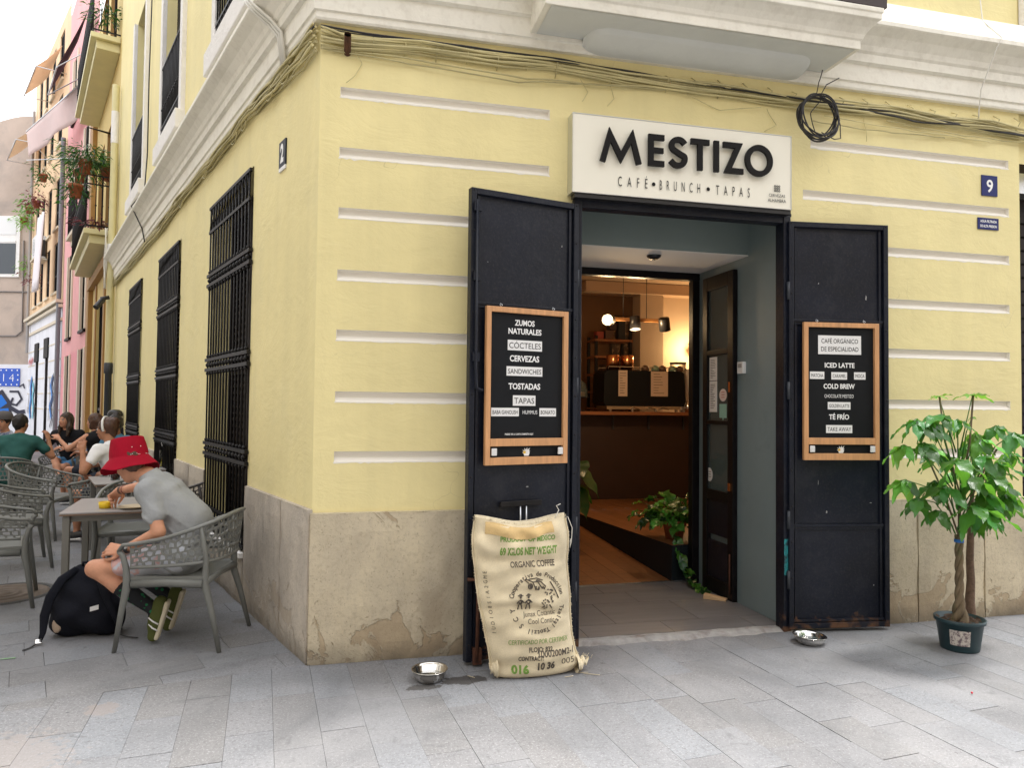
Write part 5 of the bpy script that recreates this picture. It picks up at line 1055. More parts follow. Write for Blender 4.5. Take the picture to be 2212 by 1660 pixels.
for x, y, a, b_ in ((575, 680, 26, 32), (630, 700, 10, 24), (660, 705, 9, 22), (700, 700, 16, 12), (650, 632, 22, 14)): blobk(blk, x, y, a, b_)
for q in range(28): a = r_.random()*math.tau; rr = math.sqrt(r_.random()); blobk(blk, 765+rr*math.cos(a)*62+ (rr*math.sin(a)*-22), 800+rr*math.sin(a)*85, 9, 8, 6)
for p in ([(780, 650), (830, 730), (865, 815)], [(690, 840), (720, 880), (690, 895)], [(770, 870), (790, 905)], [(740, 860), (740, 900), (710, 905)]): sk_stroke(blk, p, .003)
def vfn(px, pz):
    def fn(x, y): X_ = px-y; Zz = pz+x; A, B_ = lerp(XL, Zz), lerp(XR, Zz); return sack_pt((X_-A)/(B_-A), Zz/.885, 1, .0025)
    return fn
for s_, cx, cy in zip('EMG2A1S8OIDUI', [148, 155, 160, 168, 176, 184, 192, 200, 208, 214, 222, 230, 240], range(545, 1160, 48)): text(blk, s_, .020, None, None, None, bold=0, fn=vfn(CX(cx), CZ(cy)))
blk.build('print', 'ink_sack', sk)
grn, _, _ = sprint('print', 'ink_green', [('PRODUCT OF MEXICO', CX(570), CZ(225), .030, .32, .03), ('69 KILOS NET WEIGHT', CX(575), CZ(342), .043, .335, .04), ('CERTIFICADO POR CERTIMEX', CX(660), CZ(1205), .028, .345, .0), ('016', CX(480), CZ(1472), .046, .095, .05)]); grn.build('print', 'ink_green', sk)
st_ = MB()
for (x, y, a, L_) in ((1.50, -.47, -.5, .09), (1.46, -.45, -.2, .07), (.86, -.37, -.9, .05), (1.38, -.5, .1, .05)): st_.tube([(x, y, .004), (x+math.cos(a)*L_, y+math.sin(a)*L_, .005)], .0018, 4)
tag(st_.build('loose_straw', 'burlap'), 'a few loose jute straws on the paving by the sack', 'straw')
# ================================================================ BOWLS
def bowl(loc, r, h, label, dent=0.):
    b = MB().lathe([(0, .003), (r*.72, .003), (r*.78, .008), (r*.90, h*.55), (r*.93, h*.93), (r*1.0, h), (r*1.02, h-.003), (r*.94, h*.90), (r*.80, .012), (r*.70, .008), (0, .009)][::-1], n=48).build('dog_bowl', 'steel', None, loc=loc); tag(b, label, 'bowl', 'steel water bowls'); w = MB().lathe([(0, .022), (r*.85, .022)][::-1], n=40).build('water', 'pane', b); return b
M['water'] = pane_mat('water', (.05, .06, .06), .25); 
b1 = bowl((.648, -.372, 0), .098, .062, 'round steel water bowl on the dirty paving left of the sack'); b1.children[0].data.materials[0] = M['water']
b2 = bowl((3.095, -.262, 0), .102, .052, 'steel water bowl in front of the right iron door leaf'); b2.rotation_euler = (R(0), R(2), 0)
# ================================================================ MONEY TREE
mt_ = thing('money_tree', 'potted braided money tree with drooping green leaves beside the right door leaf', 'potted plant', (3.97, -.545, 0))
MB().lathe([(0, .0), (.106, 0), (.109, .01), (.131, .17), (.142, .172), (.145, .194), (.137, .196), (.129, .17), (0, .165)], n=44).build('pot', 'pot', mt_)
MB().grid(lambda u, v: Vector((math.cos(u*math.tau)*.129*v, math.sin(u*math.tau)*.129*v, .172+.01*math.sin(u*40)*v+.012*math.sin(v*17+u*9))), 40, 8).build('soil', 'soil', mt_)
lb = mat('plant_label', (.55, .5, .45), .6, stain=((.12, .08, .10), 55, .45, .6, .95)); 
MB().grid(lambda u, v: Vector((math.sin(-1.24+u*.92)*(.1165+.0115*v), -math.cos(-1.24+u*.92)*(.1165+.0115*v), .045+.095*v)), 12, 2).build('label_sticker', lb, mt_)
tr = MB()
for k in range(3):
    tr.tube([Vector((math.cos(t*5.0+k*2.09)*(.020+.030*max(0, 1-t*2.6)**1.5), math.sin(t*5.0+k*2.09)*(.020+.026*max(0, 1-t*2.6)**1.5), .165+t*.30)) if False else Vector((math.cos(t*13+k*2.094)*(.0125+.024*max(0, 1-t*3)**1.5)+.0, math.sin(t*13+k*2.094)*(.0125+.024*max(0, 1-t*3)**1.5), .15+t*.56)) for t in [i/40 for i in range(41)]], [.0165-.004*(i/40)+.011*max(0, 1-i/12) for i in range(41)], 10)
tr.build('braided_trunk', 'bark', mt_)
MB().lathe([(.025, 0), (.028, .0), (.028, .02), (.025, .02)], (0, 0, .665), 16).build('tie', mat('blue_tie', (.02, .14, .45), .5), mt_)
mt2 = thing('money_tree', 'smooth brown trunk of a second plant standing behind the braided one, by the plinth', 'plant', (4.275, -.335, 0))
MB().tube([(.0, .0, 0), (.0, .0, .10), (-.008, .0, .22), (.004, .002, .36), (-.002, .003, .5), (.002, .0, .64), (-.01, -.02, .78), (-.02, -.04, 1.0)], [.036, .034, .030, .026, .024, .022, .018, .010], 12).build('trunk', 'bark2', mt2)
lvm = [[leaf_mesh('money_leaf', L_, W_, mm_, .18, dr_, 0) for L_, W_, dr_ in ((.225, .094, .25), (.19, .082, .40), (.25, .104, .15))] for mm_ in ('leaf', 'leaf_young')]; NWH = 0
r_ = random.Random(12); stm = MB(); stm2 = MB()
CR = lambda px, py, y=-.545: None
# whorls: (px, py in the photo's frame turned into place, depth, size, young)
WH = [(3.88, 1.10, -.72, 1.1, 0), (4.06, 1.10, -.70, 1.05, 0), (3.96, .86, -.66, 1.0, 0), (3.72, 1.04, -.68, 1.0, 0), (4.16, .98, -.68, 1.0, 0), (4.08, 1.32, -.6, .95, 1), (3.60, 1.44, -.60, .95, 0), (3.69, 1.43, -.62, .9, 0), (3.79, 1.47, -.60, .95, 0), (3.96, 1.44, -.55, .85, 0), (3.60, 1.30, -.65, .85, 1), (3.52, 1.28, -.58, .95, 1), (3.73, 1.21, -.74, 1.15, 0), (3.90, 1.23, -.50, .95, 0), (4.26, 1.40, -.55, .9, 0), (4.31, 1.36, -.62, 1., 0), (4.18, 1.35, -.48, .9, 1), (4.20, 1.28, -.42, .9, 1), (4.18, 1.17, -.62, 1.0, 0),
      (3.84, .93, -.76, 1.25, 0), (3.98, 1.0, -.70, 1.1, 0), (3.60, .96, -.60, .85, 0), (4.28, 1.12, -.50, .95, 0), (4.32, .92, -.50, .95, 0), (4.19, .83, -.48, .9, 0), (3.60, 1.06, -.52, .85, 1), (4.12, 1.10, -.42, .95, 1), (3.82, 1.05, -.52, 1.0, 0), (4.42, 1.02, -.46, .85, 0), (4.44, 1.22, -.50, .9, 0), (4.05, .90, -.62, 1.0, 0), (4.0, 1.22, -.66, .9, 0), (3.74, .88, -.60, .8, 0)]
tips = [(3.83, 1.585, -.54, .42, 1), (4.09, 1.60, -.54, .62, 1), (4.11, 1.46, -.52, .2, 1)]
base_ = Vector((0, 0, .72))
for (x, z, y, sc_, yg) in WH+tips:
    p = Vector((x-3.97, (y+.545)*1.15, z)); out = Vector((p.x, p.y*1.0, 0)); out = out.normalized() if out.length > .02 else Vector((0, -1, 0)); top_ = z > 1.5
    b0 = base_ + ZA*max(0, (z-.9)*.75) + Vector((p.x*.12+(.10 if x > 4.12 else 0), 0, 0)); mid = (b0+p)/2+ZA*(.06 if not top_ else 0)
    stm.tube([b0, mid, p], [.005, .0035, .0025], 5)
    n = r_.choice((5, 6, 7)) if not top_ else 5; ph = r_.uniform(0, 6.28)
    own = mt2 if (x > 4.25 and z < 1.3) else mt_
    for k in range(n):
        a = ph+k*math.tau/n; dd = Vector((math.cos(a), math.sin(a), 0)); dd = dd*.9+out*.25+Vector((0, -.15, 0)); dd.z = -.62+r_.uniform(-.50, .45) if not top_ else .1+r_.uniform(-.3, .2)
        place_leaf(r_.choice(lvm[1 if (yg and r_.random() < .75) else 0]), 'leaf', p+Vector((3.97, -.545, 0))-own.location, dd, parent=own, sc=sc_*r_.uniform(.72, 1.0)*(.92), roll=r_.uniform(-.35, .35))
for pts in ([(0, 0, .7), (.0, 0, 1.0), (-.10, 0, 1.3), (-.14, 0, 1.585)], [(0, 0, .7), (.02, 0, 1.0), (.09, 0, 1.3), (.12, 0, 1.6)], [(.02, 0, .75), (.15, 0, 1.05), (.3, 0, 1.25)], [(0, 0, .7), (-.1, 0, .95), (-.25, -.02, 1.2)]): stm2.tube(pts, .006, 6)
stm.build('petiole', 'leaf', mt_); stm2.build('branch', 'bark', mt_)
o = MB().ball((0, 0, 0), .006, 6, 4).build('petal', mat('red_petal', (.6, .02, .05), .5), None, loc=(3.42, -1.16, .008)); tag(o, 'tiny red petal on the paving at the right', 'petal')
# ================================================================ DOWNPIPE, CAMERA
dpz = thing('downpipe', 'cream painted downpipe with a dark foot at the far end of the side wall', 'pipe', LP(10.98, 0, .09))
MB().lathe([(.062, 2.2), (.062, 7.4)], n=16).build('pipe', 'pvc', dpz); MB().lathe([(.058, 0), (.058, 2.0), (.075, 2.02), (.075, 2.2), (.06, 2.21)], n=16).build('foot', 'pvc_dark', dpz)
MB().lathe([(.066, 6.3), (.066, 6.9)], n=16).build('sleeve', 'white_paint', dpz); MB().lathe([(.068, 4.15), (.075, 4.16), (.075, 4.4), (.068, 4.41)], n=16).build('sleeve', 'white_paint', dpz)
mb = MB()
for q in range(4): mb.tube([(NL*(.08+.01*q)+D*(.1*math.sin(t*1.3+q)))+ZA*(4.7-t*.16) for t in range(8)], .011, 6)
mb.build('slack_cable', 'cable_white', dpz)
scx = thing('security_camera', 'black security camera on the downpipe under the cornice', 'camera', LP(10.83, 3.3, .12))
MB().tube([(0, 0, .1), NL*.14+ZA*.06], .035, 10).build('mount', 'black_plastic', scx); MB().tube([NL*.1+ZA*.05, NL*.22-D*.12-ZA*.12], .05, 12).build('body', 'black_plastic', scx, bevel=.004)
# ================================================================ SIDE STREET BUILDINGS
def dirv(a): return Vector((math.cos(R(a)), math.sin(R(a)), 0))
P1 = D*16.6; D2 = dirv(114.47); D3 = dirv(117.04); 
def frame_(P0, Dd):
    Nn = Vector((-Dd.y, Dd.x, 0)); return lambda t, z, o=0.: P0+Dd*t+Nn*o+ZA*z, Nn
def panel_wall(nm, P, t0, t1, z0, z1, holes, m, par): mb = MB(); wall_face(mb, lambda t, z: P(t, z), t0, t1, z0, z1, holes); return mb.build(nm, m, par)
def bx(P, Nn, Dd, t0, t1, z0, z1, o0, o1, mb=None): mb = mb or MB(); c = P((t0+t1)/2, (z0+z1)/2, (o0+o1)/2); return mb.obox(c, Dd*(abs(t1-t0)/2), Nn*(abs(o1-o0)/2), ZA*((z1-z0)/2))
def window(par, P, Nn, Dd, t0, t1, z0, z1, mpane, mframe, depth=.18, sill=None, louv=True):
    w = bx(P, Nn, Dd, t0, t1, z0, z1, -depth-.02, -depth).build('window', mpane, par); rv = MB()
    rv.quad(P(t0, z0), P(t0, z1), P(t0, z1, -depth), P(t0, z0, -depth)); rv.quad(P(t1, z0), P(t1, z0, -depth), P(t1, z1, -depth), P(t1, z1)); rv.quad(P(t0, z1), P(t1, z1), P(t1, z1, -depth), P(t0, z1, -depth)); rv.quad(P(t0, z0), P(t0, z0, -depth), P(t1, z0, -depth), P(t1, z0))
    rv.build('reveal', mframe, w); f = MB(); e = .06
    bx(P, Nn, Dd, t0, t0+e, z0, z1, -depth+.001, -depth+.05, f); bx(P, Nn, Dd, t1-e, t1, z0, z1, -depth+.001, -depth+.05, f); bx(P, Nn, Dd, (t0+t1)/2-.03, (t0+t1)/2+.03, z0, z1, -depth+.001, -depth+.045, f)
    for z in (z0+.03, z0+(z1-z0)*.35, z1-.03): bx(P, Nn, Dd, t0+e, t1-e, z-.03, z+.03, -depth+.001, -depth+.04, f)
    f.build('frame', mframe if not louv else mpane, w)
    if sill: bx(P, Nn, Dd, t0-.08, t1+.08, z0-.08, z0-.005, -.0, .07).build('sill', sill, w)
    return w
def balcony(par, P, Nn, Dd, t0, t1, z, pr, m, railm='iron', step=.13):
    s_ = MB(); bx(P, Nn, Dd, t0, t1, z-.10, z, 0.002, pr, s_); bx(P, Nn, Dd, t0+.1, t1-.1, z-.26, z-.101, .002, pr-.1, s_); b = s_.build('balcony', m, par, bevel=.01)
    r = MB()
    for zz in (z+.06, z+.85, z+1.02): bx(P, Nn, Dd, t0+.02, t1-.02, zz-.012, zz+.012, pr-.05, pr-.03, r)
    for zz in (z+.06, z+.85, z+1.02):
        for t in (t0+.02, t1-.04): bx(P, Nn, Dd, t, t+.02, zz-.012, zz+.012, .0, pr-.051, r)
    n = int((t1-t0)/step)
    for q in range(n+1): t = t0+.03+(t1-t0-.06)*q/n; r.tube([P(t, z+.06, pr-.04), P(t, z+1.02, pr-.04)], .009, 5); r.ball(P(t, z+.45, pr-.04), .02, 5, 4)
    for t in (t0+.03, t1-.03):
        for q in range(1, int(pr/.11)): r.tube([P(t, z+.06, q*.11), P(t, z+1.02, q*.11)], .009, 5); r.ball(P(t, z+.45, q*.11), .02, 5, 4); r.tube([P(t, z+.86, q*.11-.05), P(t, z+1.0, q*.11+.05)], .006, 4)
    r.build('railing', railm, b); return b
ochre = mat('ochre_wall', (.62, .47, .18), .8, vary=.08, vscale=1.2, bump=.2, bscale=9); ochre_d = mat('brown_trim', (.36, .20, .06), .7, vary=.1, vscale=2)
P0, N0 = frame_(Vector((0, 0, 0)), D)
nb = thing('ochre_house', 'ochre neighbour house with two cream balconies full of flowerpots', 'building')
panel_wall('wall', P0, 11.16, 16.6, 0, 11, [(13.3, 15.0, 0, 3.75), (12.2, 13.6, 4.78, 7.3), (14.2, 15.6, 4.78, 7.3), (12.2, 13.6, 8.8, 11), (14.2, 15.6, 8.8, 11)], ochre, nb)
for t0 in (12.2, 14.2):
    for z0 in (4.78, 8.8): window(nb, P0, N0, D, t0, t0+1.4, z0, min(11, z0+2.5), 'dark_wood', ochre_d, .12)
window(nb, P0, N0, D, 13.3, 15.0, 0, 3.75, 'iron', ochre, .10)
f = MB()
for t in (13.1, 15.2): bx(P0, N0, D, t-.14, t+.14, 0, 4.2, .0, .03, f)
bx(P0, N0, D, 11.17, 16.6, 4.22, 4.42, .0, .12, f); f.build('pilaster', ochre_d, nb)
bx(P0, N0, D, 16.3, 16.9, 0, 10, -.6, .10).build('end_pier', ochre_d, nb)
balcony(nb, P0, N0, D, 11.45, 16.1, 4.76, .52, 'pvc'); balcony(nb, P0, N0, D, 11.35, 16.1, 8.48, .50, 'pvc')
MB().quad(P0(11.15, 0, .001), P0(11.15, 11, .001), P0(11.15, 11, -6), P0(11.15, 0, -6)).build('side_wall', ochre, nb)
bx(P0, N0, D, 11.3, 11.62, 1.35, 1.85, .0, .03).build('wall_plaque', 'black_plastic', nb)
rebase(nb, D*13.8)
tre = thing('trellis_frame', 'dark metal trellis frame standing above the lower balcony', 'frame', P0(11.5, 5.8, .5)); MB().tube([(0, 0, 0), (0, 0, .88), tuple(-NL*.42+ZA*.84)], .022, 6).build('bar', 'iron', tre)
def bush(name, label, cat, loc, sp, n, m, L=.09, Wd=.035, pot=None, up=.6, droop=.5, seed=1, group=None, potr=.13):
    r_ = random.Random(seed); b = thing(name, label, cat, loc, 0, group); mb = MB()
    for q in range(n):
        v = Vector((r_.gauss(0, sp[0]), r_.gauss(0, sp[1]), abs(r_.gauss(0, sp[2]))*(1 if r_.random() < up else -1))); d = Vector((v.x+r_.gauss(0, .05), v.y+r_.gauss(0, .05), r_.uniform(-droop, .4)*.3)).normalized(); s_ = d.cross(ZA).normalized()*Wd*r_.uniform(.6, 1.3)/2; l = L*r_.uniform(.6, 1.5)
        s_ = Matrix.Rotation(r_.uniform(-1, 1), 3, d) @ s_; p1 = v+d*l*.5; p2 = v+d*l-ZA*l*.35; mb.add([v, p1+s_, p2, p1-s_], [(0, 1, 2, 3)])
    mb.build('foliage', m, b); tw = MB()
    for q in range(8): tw.tube([(0, 0, -.05), Vector((r_.gauss(0, sp[0]), r_.gauss(0, sp[1]), abs(r_.gauss(0, sp[2]))))], .004, 4)
    tw.build('stem', 'bark', b)
    if pot: MB().lathe([(0, -.25), (potr*.7, -.25), (potr, -.05), (potr*1.08, -.05), (potr*1.08, .0), (0, -.02)], n=16).build('pot', pot, b)
    return b
GP = 'balcony plants'
bush('balcony_fern', 'big green fern in a terracotta pot at the near corner of the lower balcony', 'potted plant', P0(11.45, 6.02, .52), (.19, .19, .13), 800, 'leaf_dark', .15, .022, 'terracotta', .65, seed=1, group=GP, potr=.12)
bush('balcony_fern', 'dark trailing plant hanging below the fern on the lower balcony', 'potted plant', P0(11.5, 5.55, .66), (.10, .10, .20), 240, 'leaf_dark', .10, .03, 'terracotta', .25, seed=2, group=GP, potr=.12)
bush('balcony_fern', 'green plant in a terracotta pot inside the lower balcony railing', 'potted plant', P0(11.6, 6.0, .15), (.15, .15, .08), 320, 'leaf', .12, .022, 'terracotta', .6, seed=3, group=GP, potr=.12)
bush('balcony_fern', 'bluish green plant behind the railing of the upper balcony', 'potted plant', P0(11.55, 8.9, .25), (.16, .16, .10), 200, 'leaf_dark', .12, .03, None, .8, seed=4, group=GP)
bush('balcony_fern', 'low reddish plants on the floor of the lower balcony', 'potted plant', P0(11.6, 4.86, .28), (.2, .14, .06), 150, 'leaf_red', .10, .03, None, .9, seed=5, group=GP)
bush('balcony_fern', 'pale dried plant in the middle of the lower balcony', 'potted plant', P0(13.2, 6.3, .5), (.2, .1, .2), 150, 'leaf_young', .1, .02, 'terracotta', .8, seed=6, group=GP)
# pink house
pink = mat('pink_wall', (.74, .36, .36), .8, vary=.07, vscale=1.5); lilac = mat('lilac_wall', (.50, .37, .45), .8, vary=.1, vscale=2); crm = mat('cream_trim', (.66, .58, .45), .75)
F2, N2 = frame_(P1, D2); pk = thing('pink_house', 'pink house with lilac base and cream window surrounds in the side street', 'building'); L2 = 6.3
hol = [(1.1, 1.95, 0, 2.9), (4.1, 4.95, 0, 2.86), (1.1, 1.95, 3.40, 5.9), (4.1, 4.95, 3.38, 5.9), (1.1, 1.95, 7, 9), (4.1, 4.95, 7, 9), (1.1, 1.95, 10, 12), (4.1, 4.95, 10, 12)]
panel_wall('wall', F2, 0, L2, 2.35, 14, hol, pink, pk); panel_wall('base_wall', F2, 0, L2, 0, 2.35, hol[:2], lilac, pk)
for a, b, z0, z1 in hol: window(pk, F2, N2, D2, a, b, z0, z1, 'dark_wood', crm, .07, sill='dark_wood' if z0 > 1 else None); f = MB(); [bx(F2, N2, D2, t-.10, t+.10, z0, z1, .0, .04, f) for t in (a-.12, b+.12)]; f.build('surround', crm, pk)
balcony(pk, F2, N2, D2, .6, 2.5, 6.0, .35, crm)
rebase(pk, P1+D2*3)
# white and peach house
P2 = P1+D2*L2; F3, N3 = frame_(P2, D3); L3 = 8.0; peach = mat('peach_wall', (.74, .52, .32), .85, vary=.08, vscale=1.2, stain=((.5, .38, .28), 1.5, .55, .8, .5)); whb = mat('whitewashed_wall', (.72, .72, .76), .8, vary=.08, vscale=1.3, stain=((.5, .5, .55), 2, .55, .8, .4))
ph = thing('peach_house', 'tall peach house with whitewashed ground floor, graffiti, awnings and plants', 'building')
hol = [(2.75, 3.45, 0, 3.62), (5.1, 5.85, 0, 3.6)]; up3 = [(1.2, 2.1), (3.0, 3.8), (4.6, 5.4), (6.1, 6.9)]
panel_wall('base_wall', F3, 0, L3, 0, 4.62, hol, whb, ph); h3 = [(a, b, z, z+1.7) for a, b in up3 for z in (5.15, 7.35, 10.2, 12.4)]; panel_wall('wall', F3, 0, L3, 4.62, 14.5, h3, peach, ph)
for h in hol: window(ph, F3, N3, D3, *h, 'dark_wood', whb, .06)
for h in h3: window(ph, F3, N3, D3, *h, 'dark_roller', peach, .08, sill=crm)
f = MB()
for z, o in ((4.55, .12), (4.7, .2), (4.12, .05)): bx(F3, N3, D3, 0, L3, z-.05, z+.05, 0, o, f)
f.build('cornice', crm, ph); f = MB(); gz = [3.4, 2.85, 2.3, 1.75, 1.2]
for z in gz:
    for t0, t1 in ((.1, 2.6), (3.6, 5.0), (6.0, 7.9)): bx(F3, N3, D3, t0, t1, z-.02, z+.02, .001, .012, f)
f.build('string_line', crm, ph); 
for q, (t, z) in enumerate([(3.1, 3.35), (5.45, 3.3)]): bx(F3, N3, D3, t-.46, t+.46, z-.35, z+.35, .0, .05).build('shutter_box', 'dark_roller', ph)
rebase(ph, P2+D3*4)
def graffiti(label, P, items, par=None):
    o = None; g = thing('graffiti', label, 'graffiti', P(0, 0, 0))
    for k, (pts, w, c) in enumerate(items):
        mb = MB(); Lf, Rt = stroke(pts, w); n = len(pts); O = P(0, 0, 0); mb.add([P(p.x, p.y, .004+.001*k)-O for p in Lf+Rt], [(i, n+i, n+i+1, i+1) for i in range(n-1)]); mb.build('paint_stroke', M.get(c) or mat(c, *GC[c]), g); 
    return g
GC = {'spray_blue': ((.05, .20, .55),), 'spray_cyan': ((.15, .50, .62),), 'spray_black': ((.03, .03, .05),), 'spray_red': ((.6, .12, .12),), 'spray_white': ((.7, .75, .8),), 'spray_blue2': ((.01, .16, .60),)}
for k_ in GC: M[k_] = mat(k_, *GC[k_], .7)
Fs = lambda t0: (lambda x, z, o=0.: F3(t0+x, z, .03+o))
graffiti('blue and cyan spray scrawl at the left of the whitewashed wall', Fs(6.3), [([(.2, 2.4), (.5, 2.0), (.3, 1.6), (.6, 1.2), (.4, .8)], .28, 'spray_blue'), ([(-.1, 2.2), (-.35, 1.9), (-.1, 1.6), (-.4, 1.2), (-.2, .8)], .24, 'spray_cyan'), ([(.9, 2.3), (.8, 1.6), (1.1, 1.0)], .14, 'spray_black'), ([(.6, 2.2), (.9, 1.9), (.5, 1.5)], .12, 'spray_white')])
graffiti('red lettering scrawl high on the whitewashed wall', Fs(6.3), [([(0, 2.95), (.2, 3.15), (.4, 2.9), (.6, 3.15), (.8, 2.9), (1.0, 3.1), (1.3, 2.95)], .09, 'spray_red')])
graffiti('black and blue spray tag between the doors and the corner of the whitewashed wall', Fs(1.2), [([(.2, 2.3), (.6, 2.0), (.2, 1.6), (.7, 1.3), (.3, .9)], .2, 'spray_blue'), ([(.0, 2.4), (.4, 2.1), (0, 1.7), (.5, 1.4), (0, 1.0), (.6, .6)], .10, 'spray_black'), ([(.8, 2.3), (.7, 1.5), (.9, .8)], .08, 'spray_black')])
gp_ = thing('drainpipe', 'tall dark grey drainpipe between the pink house and the peach house', 'pipe', F3(.12, 0, .1)); MB().lathe([(.07, 0), (.07, 10)], n=12).build('pipe', mat('grey_pipe', (.17, .17, .19), .5), gp_)
ac = thing('air_conditioner', 'white air conditioning unit on a bracket on the peach wall', 'air conditioner', F3(4.2, 6.6, .2)); b_ = MB(); b_.obox(ZA*.45, D3*.45, N3*.16, ZA*.4); b_.build('case', 'white_plastic', ac, bevel=.02); 
fan = MB(); [fan.add([(N3*.165+ZA*.45+(-D3*math.cos(t)+ZA*math.sin(t))*rr) for rr in (r0, r0-.02) for t in [i*math.tau/20 for i in range(20)]], [(i, (i+1) % 20, 20+(i+1) % 20, 20+i) for i in range(20)]) for r0 in (.3, .2, .1)]; fan.build('fan_grille', 'black_plastic', ac)
b_ = MB(); b_.obox(-ZA*.0, D3*.5, N3*.2, ZA*.03); b_.build('bracket', crm, ac); b_ = MB(); b_.obox(ZA*.4-D3*.46, D3*.004, N3*.15, ZA*.3); b_.build('vent', 'black_plastic', ac)
def awning(label, P, t0, t1, z0, o0, z1, o1, m, sag=.15):
    a = thing('awning', label, 'awning', P(t0, z0, o0)); O = P(t0, z0, o0); mb = MB(); mb.grid(lambda u, v: P(t0+(t1-t0)*u, z0+(z1-z0)*v-sag*math.sin(math.pi*v)*.5+.03*math.sin(u*20)*v, o0+(o1-o0)*v)-O, 12, 8); mb.build('fabric', m, a, solid=.006)
    p = MB(); p.tube([P(t0, z1, o1)-O, P(t1, z1, o1)-O], .02, 6); p.tube([P(t0, z0-.9, 0)-O, P(t0, z1, o1)-O], .015, 6); p.tube([P(t1, z0-.9, 0)-O, P(t1, z1, o1)-O], .015, 6); p.build('arm', 'alu', a); return a
aw = lambda n, c: mat(n, c, .8, vary=.06, vscale=3)
def awm(n, c):
    m = aw(n, c); nt = m.node_tree; N = nt.nodes; t = N.new('ShaderNodeBsdfTranslucent'); t.inputs[0].default_value = (*c, 1); a = N.new('ShaderNodeMixShader'); a.inputs[0].default_value = .45; nt.links.new(N['Principled BSDF'].outputs[0], a.inputs[1]); nt.links.new(t.outputs[0], a.inputs[2]); nt.links.new(a.outputs[0], N['Material Output'].inputs[0]); return m
pa_ = thing('awning', 'long pale pink awning cloth hanging from its front bar high over the side street', 'awning', F3(.14, 9.9, 1.1)); A_, B_ = F3(.14, 9.95, 1.1), F3(-6.2, 9.95, .30)
MB().grid(lambda u, v: A_.lerp(B_, u)-ZA*(.78*v-.05*math.sin(math.pi*u)*v)+N3*(.05*math.sin(u*16+v)*v-.12*v)-F3(.14, 9.9, 1.1), 40, 6).build('fabric', awm('pink_awning', (.84, .74, .72)), pa_, solid=.006)
MB().tube([A_-F3(.14, 9.9, 1.1), B_-F3(.14, 9.9, 1.1)], .02, 6).build('bar', 'alu', pa_); MB().tube([Vector((0, 0, 0)), F3(1.6, 9.2, 0)-F3(.14, 9.9, 1.1)], .014, 6).build('arm', 'alu', pa_); MB().tube([F3(.3, 9.1, 1.05)-F3(.14, 9.9, 1.1), F3(-2.5, 8.7, 0)-F3(.14, 9.9, 1.1)], .014, 6).build('arm', 'alu', pa_)
awning('dark striped awning hanging out from the pink house', F2, .5, 2.6, 11.6, .2, 9.9, .85, aw('dark_awning', (.07, .04, .055)), .1)
awning('orange awning high on the peach house, nearest of the two', F3, .6, 3.6, 13.2, .15, 12.3, .85, awm('orange_awning', (.86, .70, .55)), .1)
awning('orange awning high on the peach house, farther of the two', F3, 4.6, 7.6, 11.9, .15, 11.0, .95, awm('orange_awning_b', (.86, .72, .58)), .1)
cu = thing('hanging_cloth', 'long white cloth hanging over the first floor windows of the peach house', 'cloth', F3(1.4, 7.8, .4)); MB().grid(lambda u, v: D3*(1.1*u)-ZA*(2.6*v)+N3*(.06*math.sin(u*14)+.12*v), 18, 8).build('cloth', mat('white_cloth', (.75, .70, .72), .9), cu, solid=.006)
for q, (t, z, o, m_, n_) in enumerate([(8.0, 8.9, .3, 'leaf_young', 160), (6.4, 9.0, .3, 'leaf', 170), (3.9, 8.7, .35, 'leaf_red', 260), (2.4, 9.3, .35, 'leaf_dark', 180), (7.3, 8.6, .25, 'leaf_young', 130), (5.2, 8.9, .35, 'leaf', 150), (5.2, 6.0, .2, 'leaf_red', 120), (7.9, 6.9, .1, 'leaf_young', 110)]):
    bush('hanging_plant', ['yellow green plant at the left end of the peach house balcony', 'green bush in the middle of the peach house balcony', 'purple leaved plant hanging over the peach house balcony', 'dark green plant near the right of the peach house balcony', 'light green creeper at the far left of the peach house', 'green plant beside the purple one on the peach house balcony', 'reddish plant below the air conditioning unit', 'thin light green vine climbing the far corner'][q], 'potted plant', F3(t, z, o), (.18, .14, .18), n_*2//3, m_, .14, .05, 'terracotta' if q < 4 else None, .45, seed=20+q, group='plants on the peach house')
pip = thing('drainpipe', 'thin grey drainpipe at the far left edge of the peach house', 'pipe', F3(7.6, 0, .1)); MB().lathe([(.05, 3.4), (.05, 13.2)], n=10).build('pipe', mat('grey_pipe_b', (.3, .28, .27), .5), pip)
# far end wall across the street
P3 = P2+D3*L3; DF = Vector((_fw.y, -_fw.x, 0)).normalized(); Ff = lambda t, z, o=0.: P3-DF*t+Vector((-_fw.x, -_fw.y, 0)).normalized()*o+ZA*z; NF = Vector((-_fw.x, -_fw.y, 0)).normalized()
fg = mat('weathered_render', (.46, .37, .31), .85, vary=.12, vscale=.8, stain=((.27, .24, .22), .9, .48, .72, .7)); fe = thing('end_building', 'weathered grey beige building closing the far end of the street', 'building')
mb = MB(); n = 40; tops = [Ff(t, 12.9+.25*math.sin(t*1.3+1.2)) for t in [-3+i*.3 for i in range(n)]]; bots = [Ff(t, 2.95) for t in [-3+i*.3 for i in range(n)]]; mb.add(bots+tops, [(i+1, i, n+i, n+i+1) for i in range(n-1)]); mb.build('wall', fg, fe)
mb = MB(); mb.quad(Ff(-3, 0), Ff(9, 0), Ff(9, 2.95), Ff(-3, 2.95)); mb.build('base_wall', whb, fe)
w = MB(); w.obox(Ff(1.35, 7.75, .03), DF*.9, NF*.04, ZA*1.25); wo = w.build('window', 'white_paint', fe); 
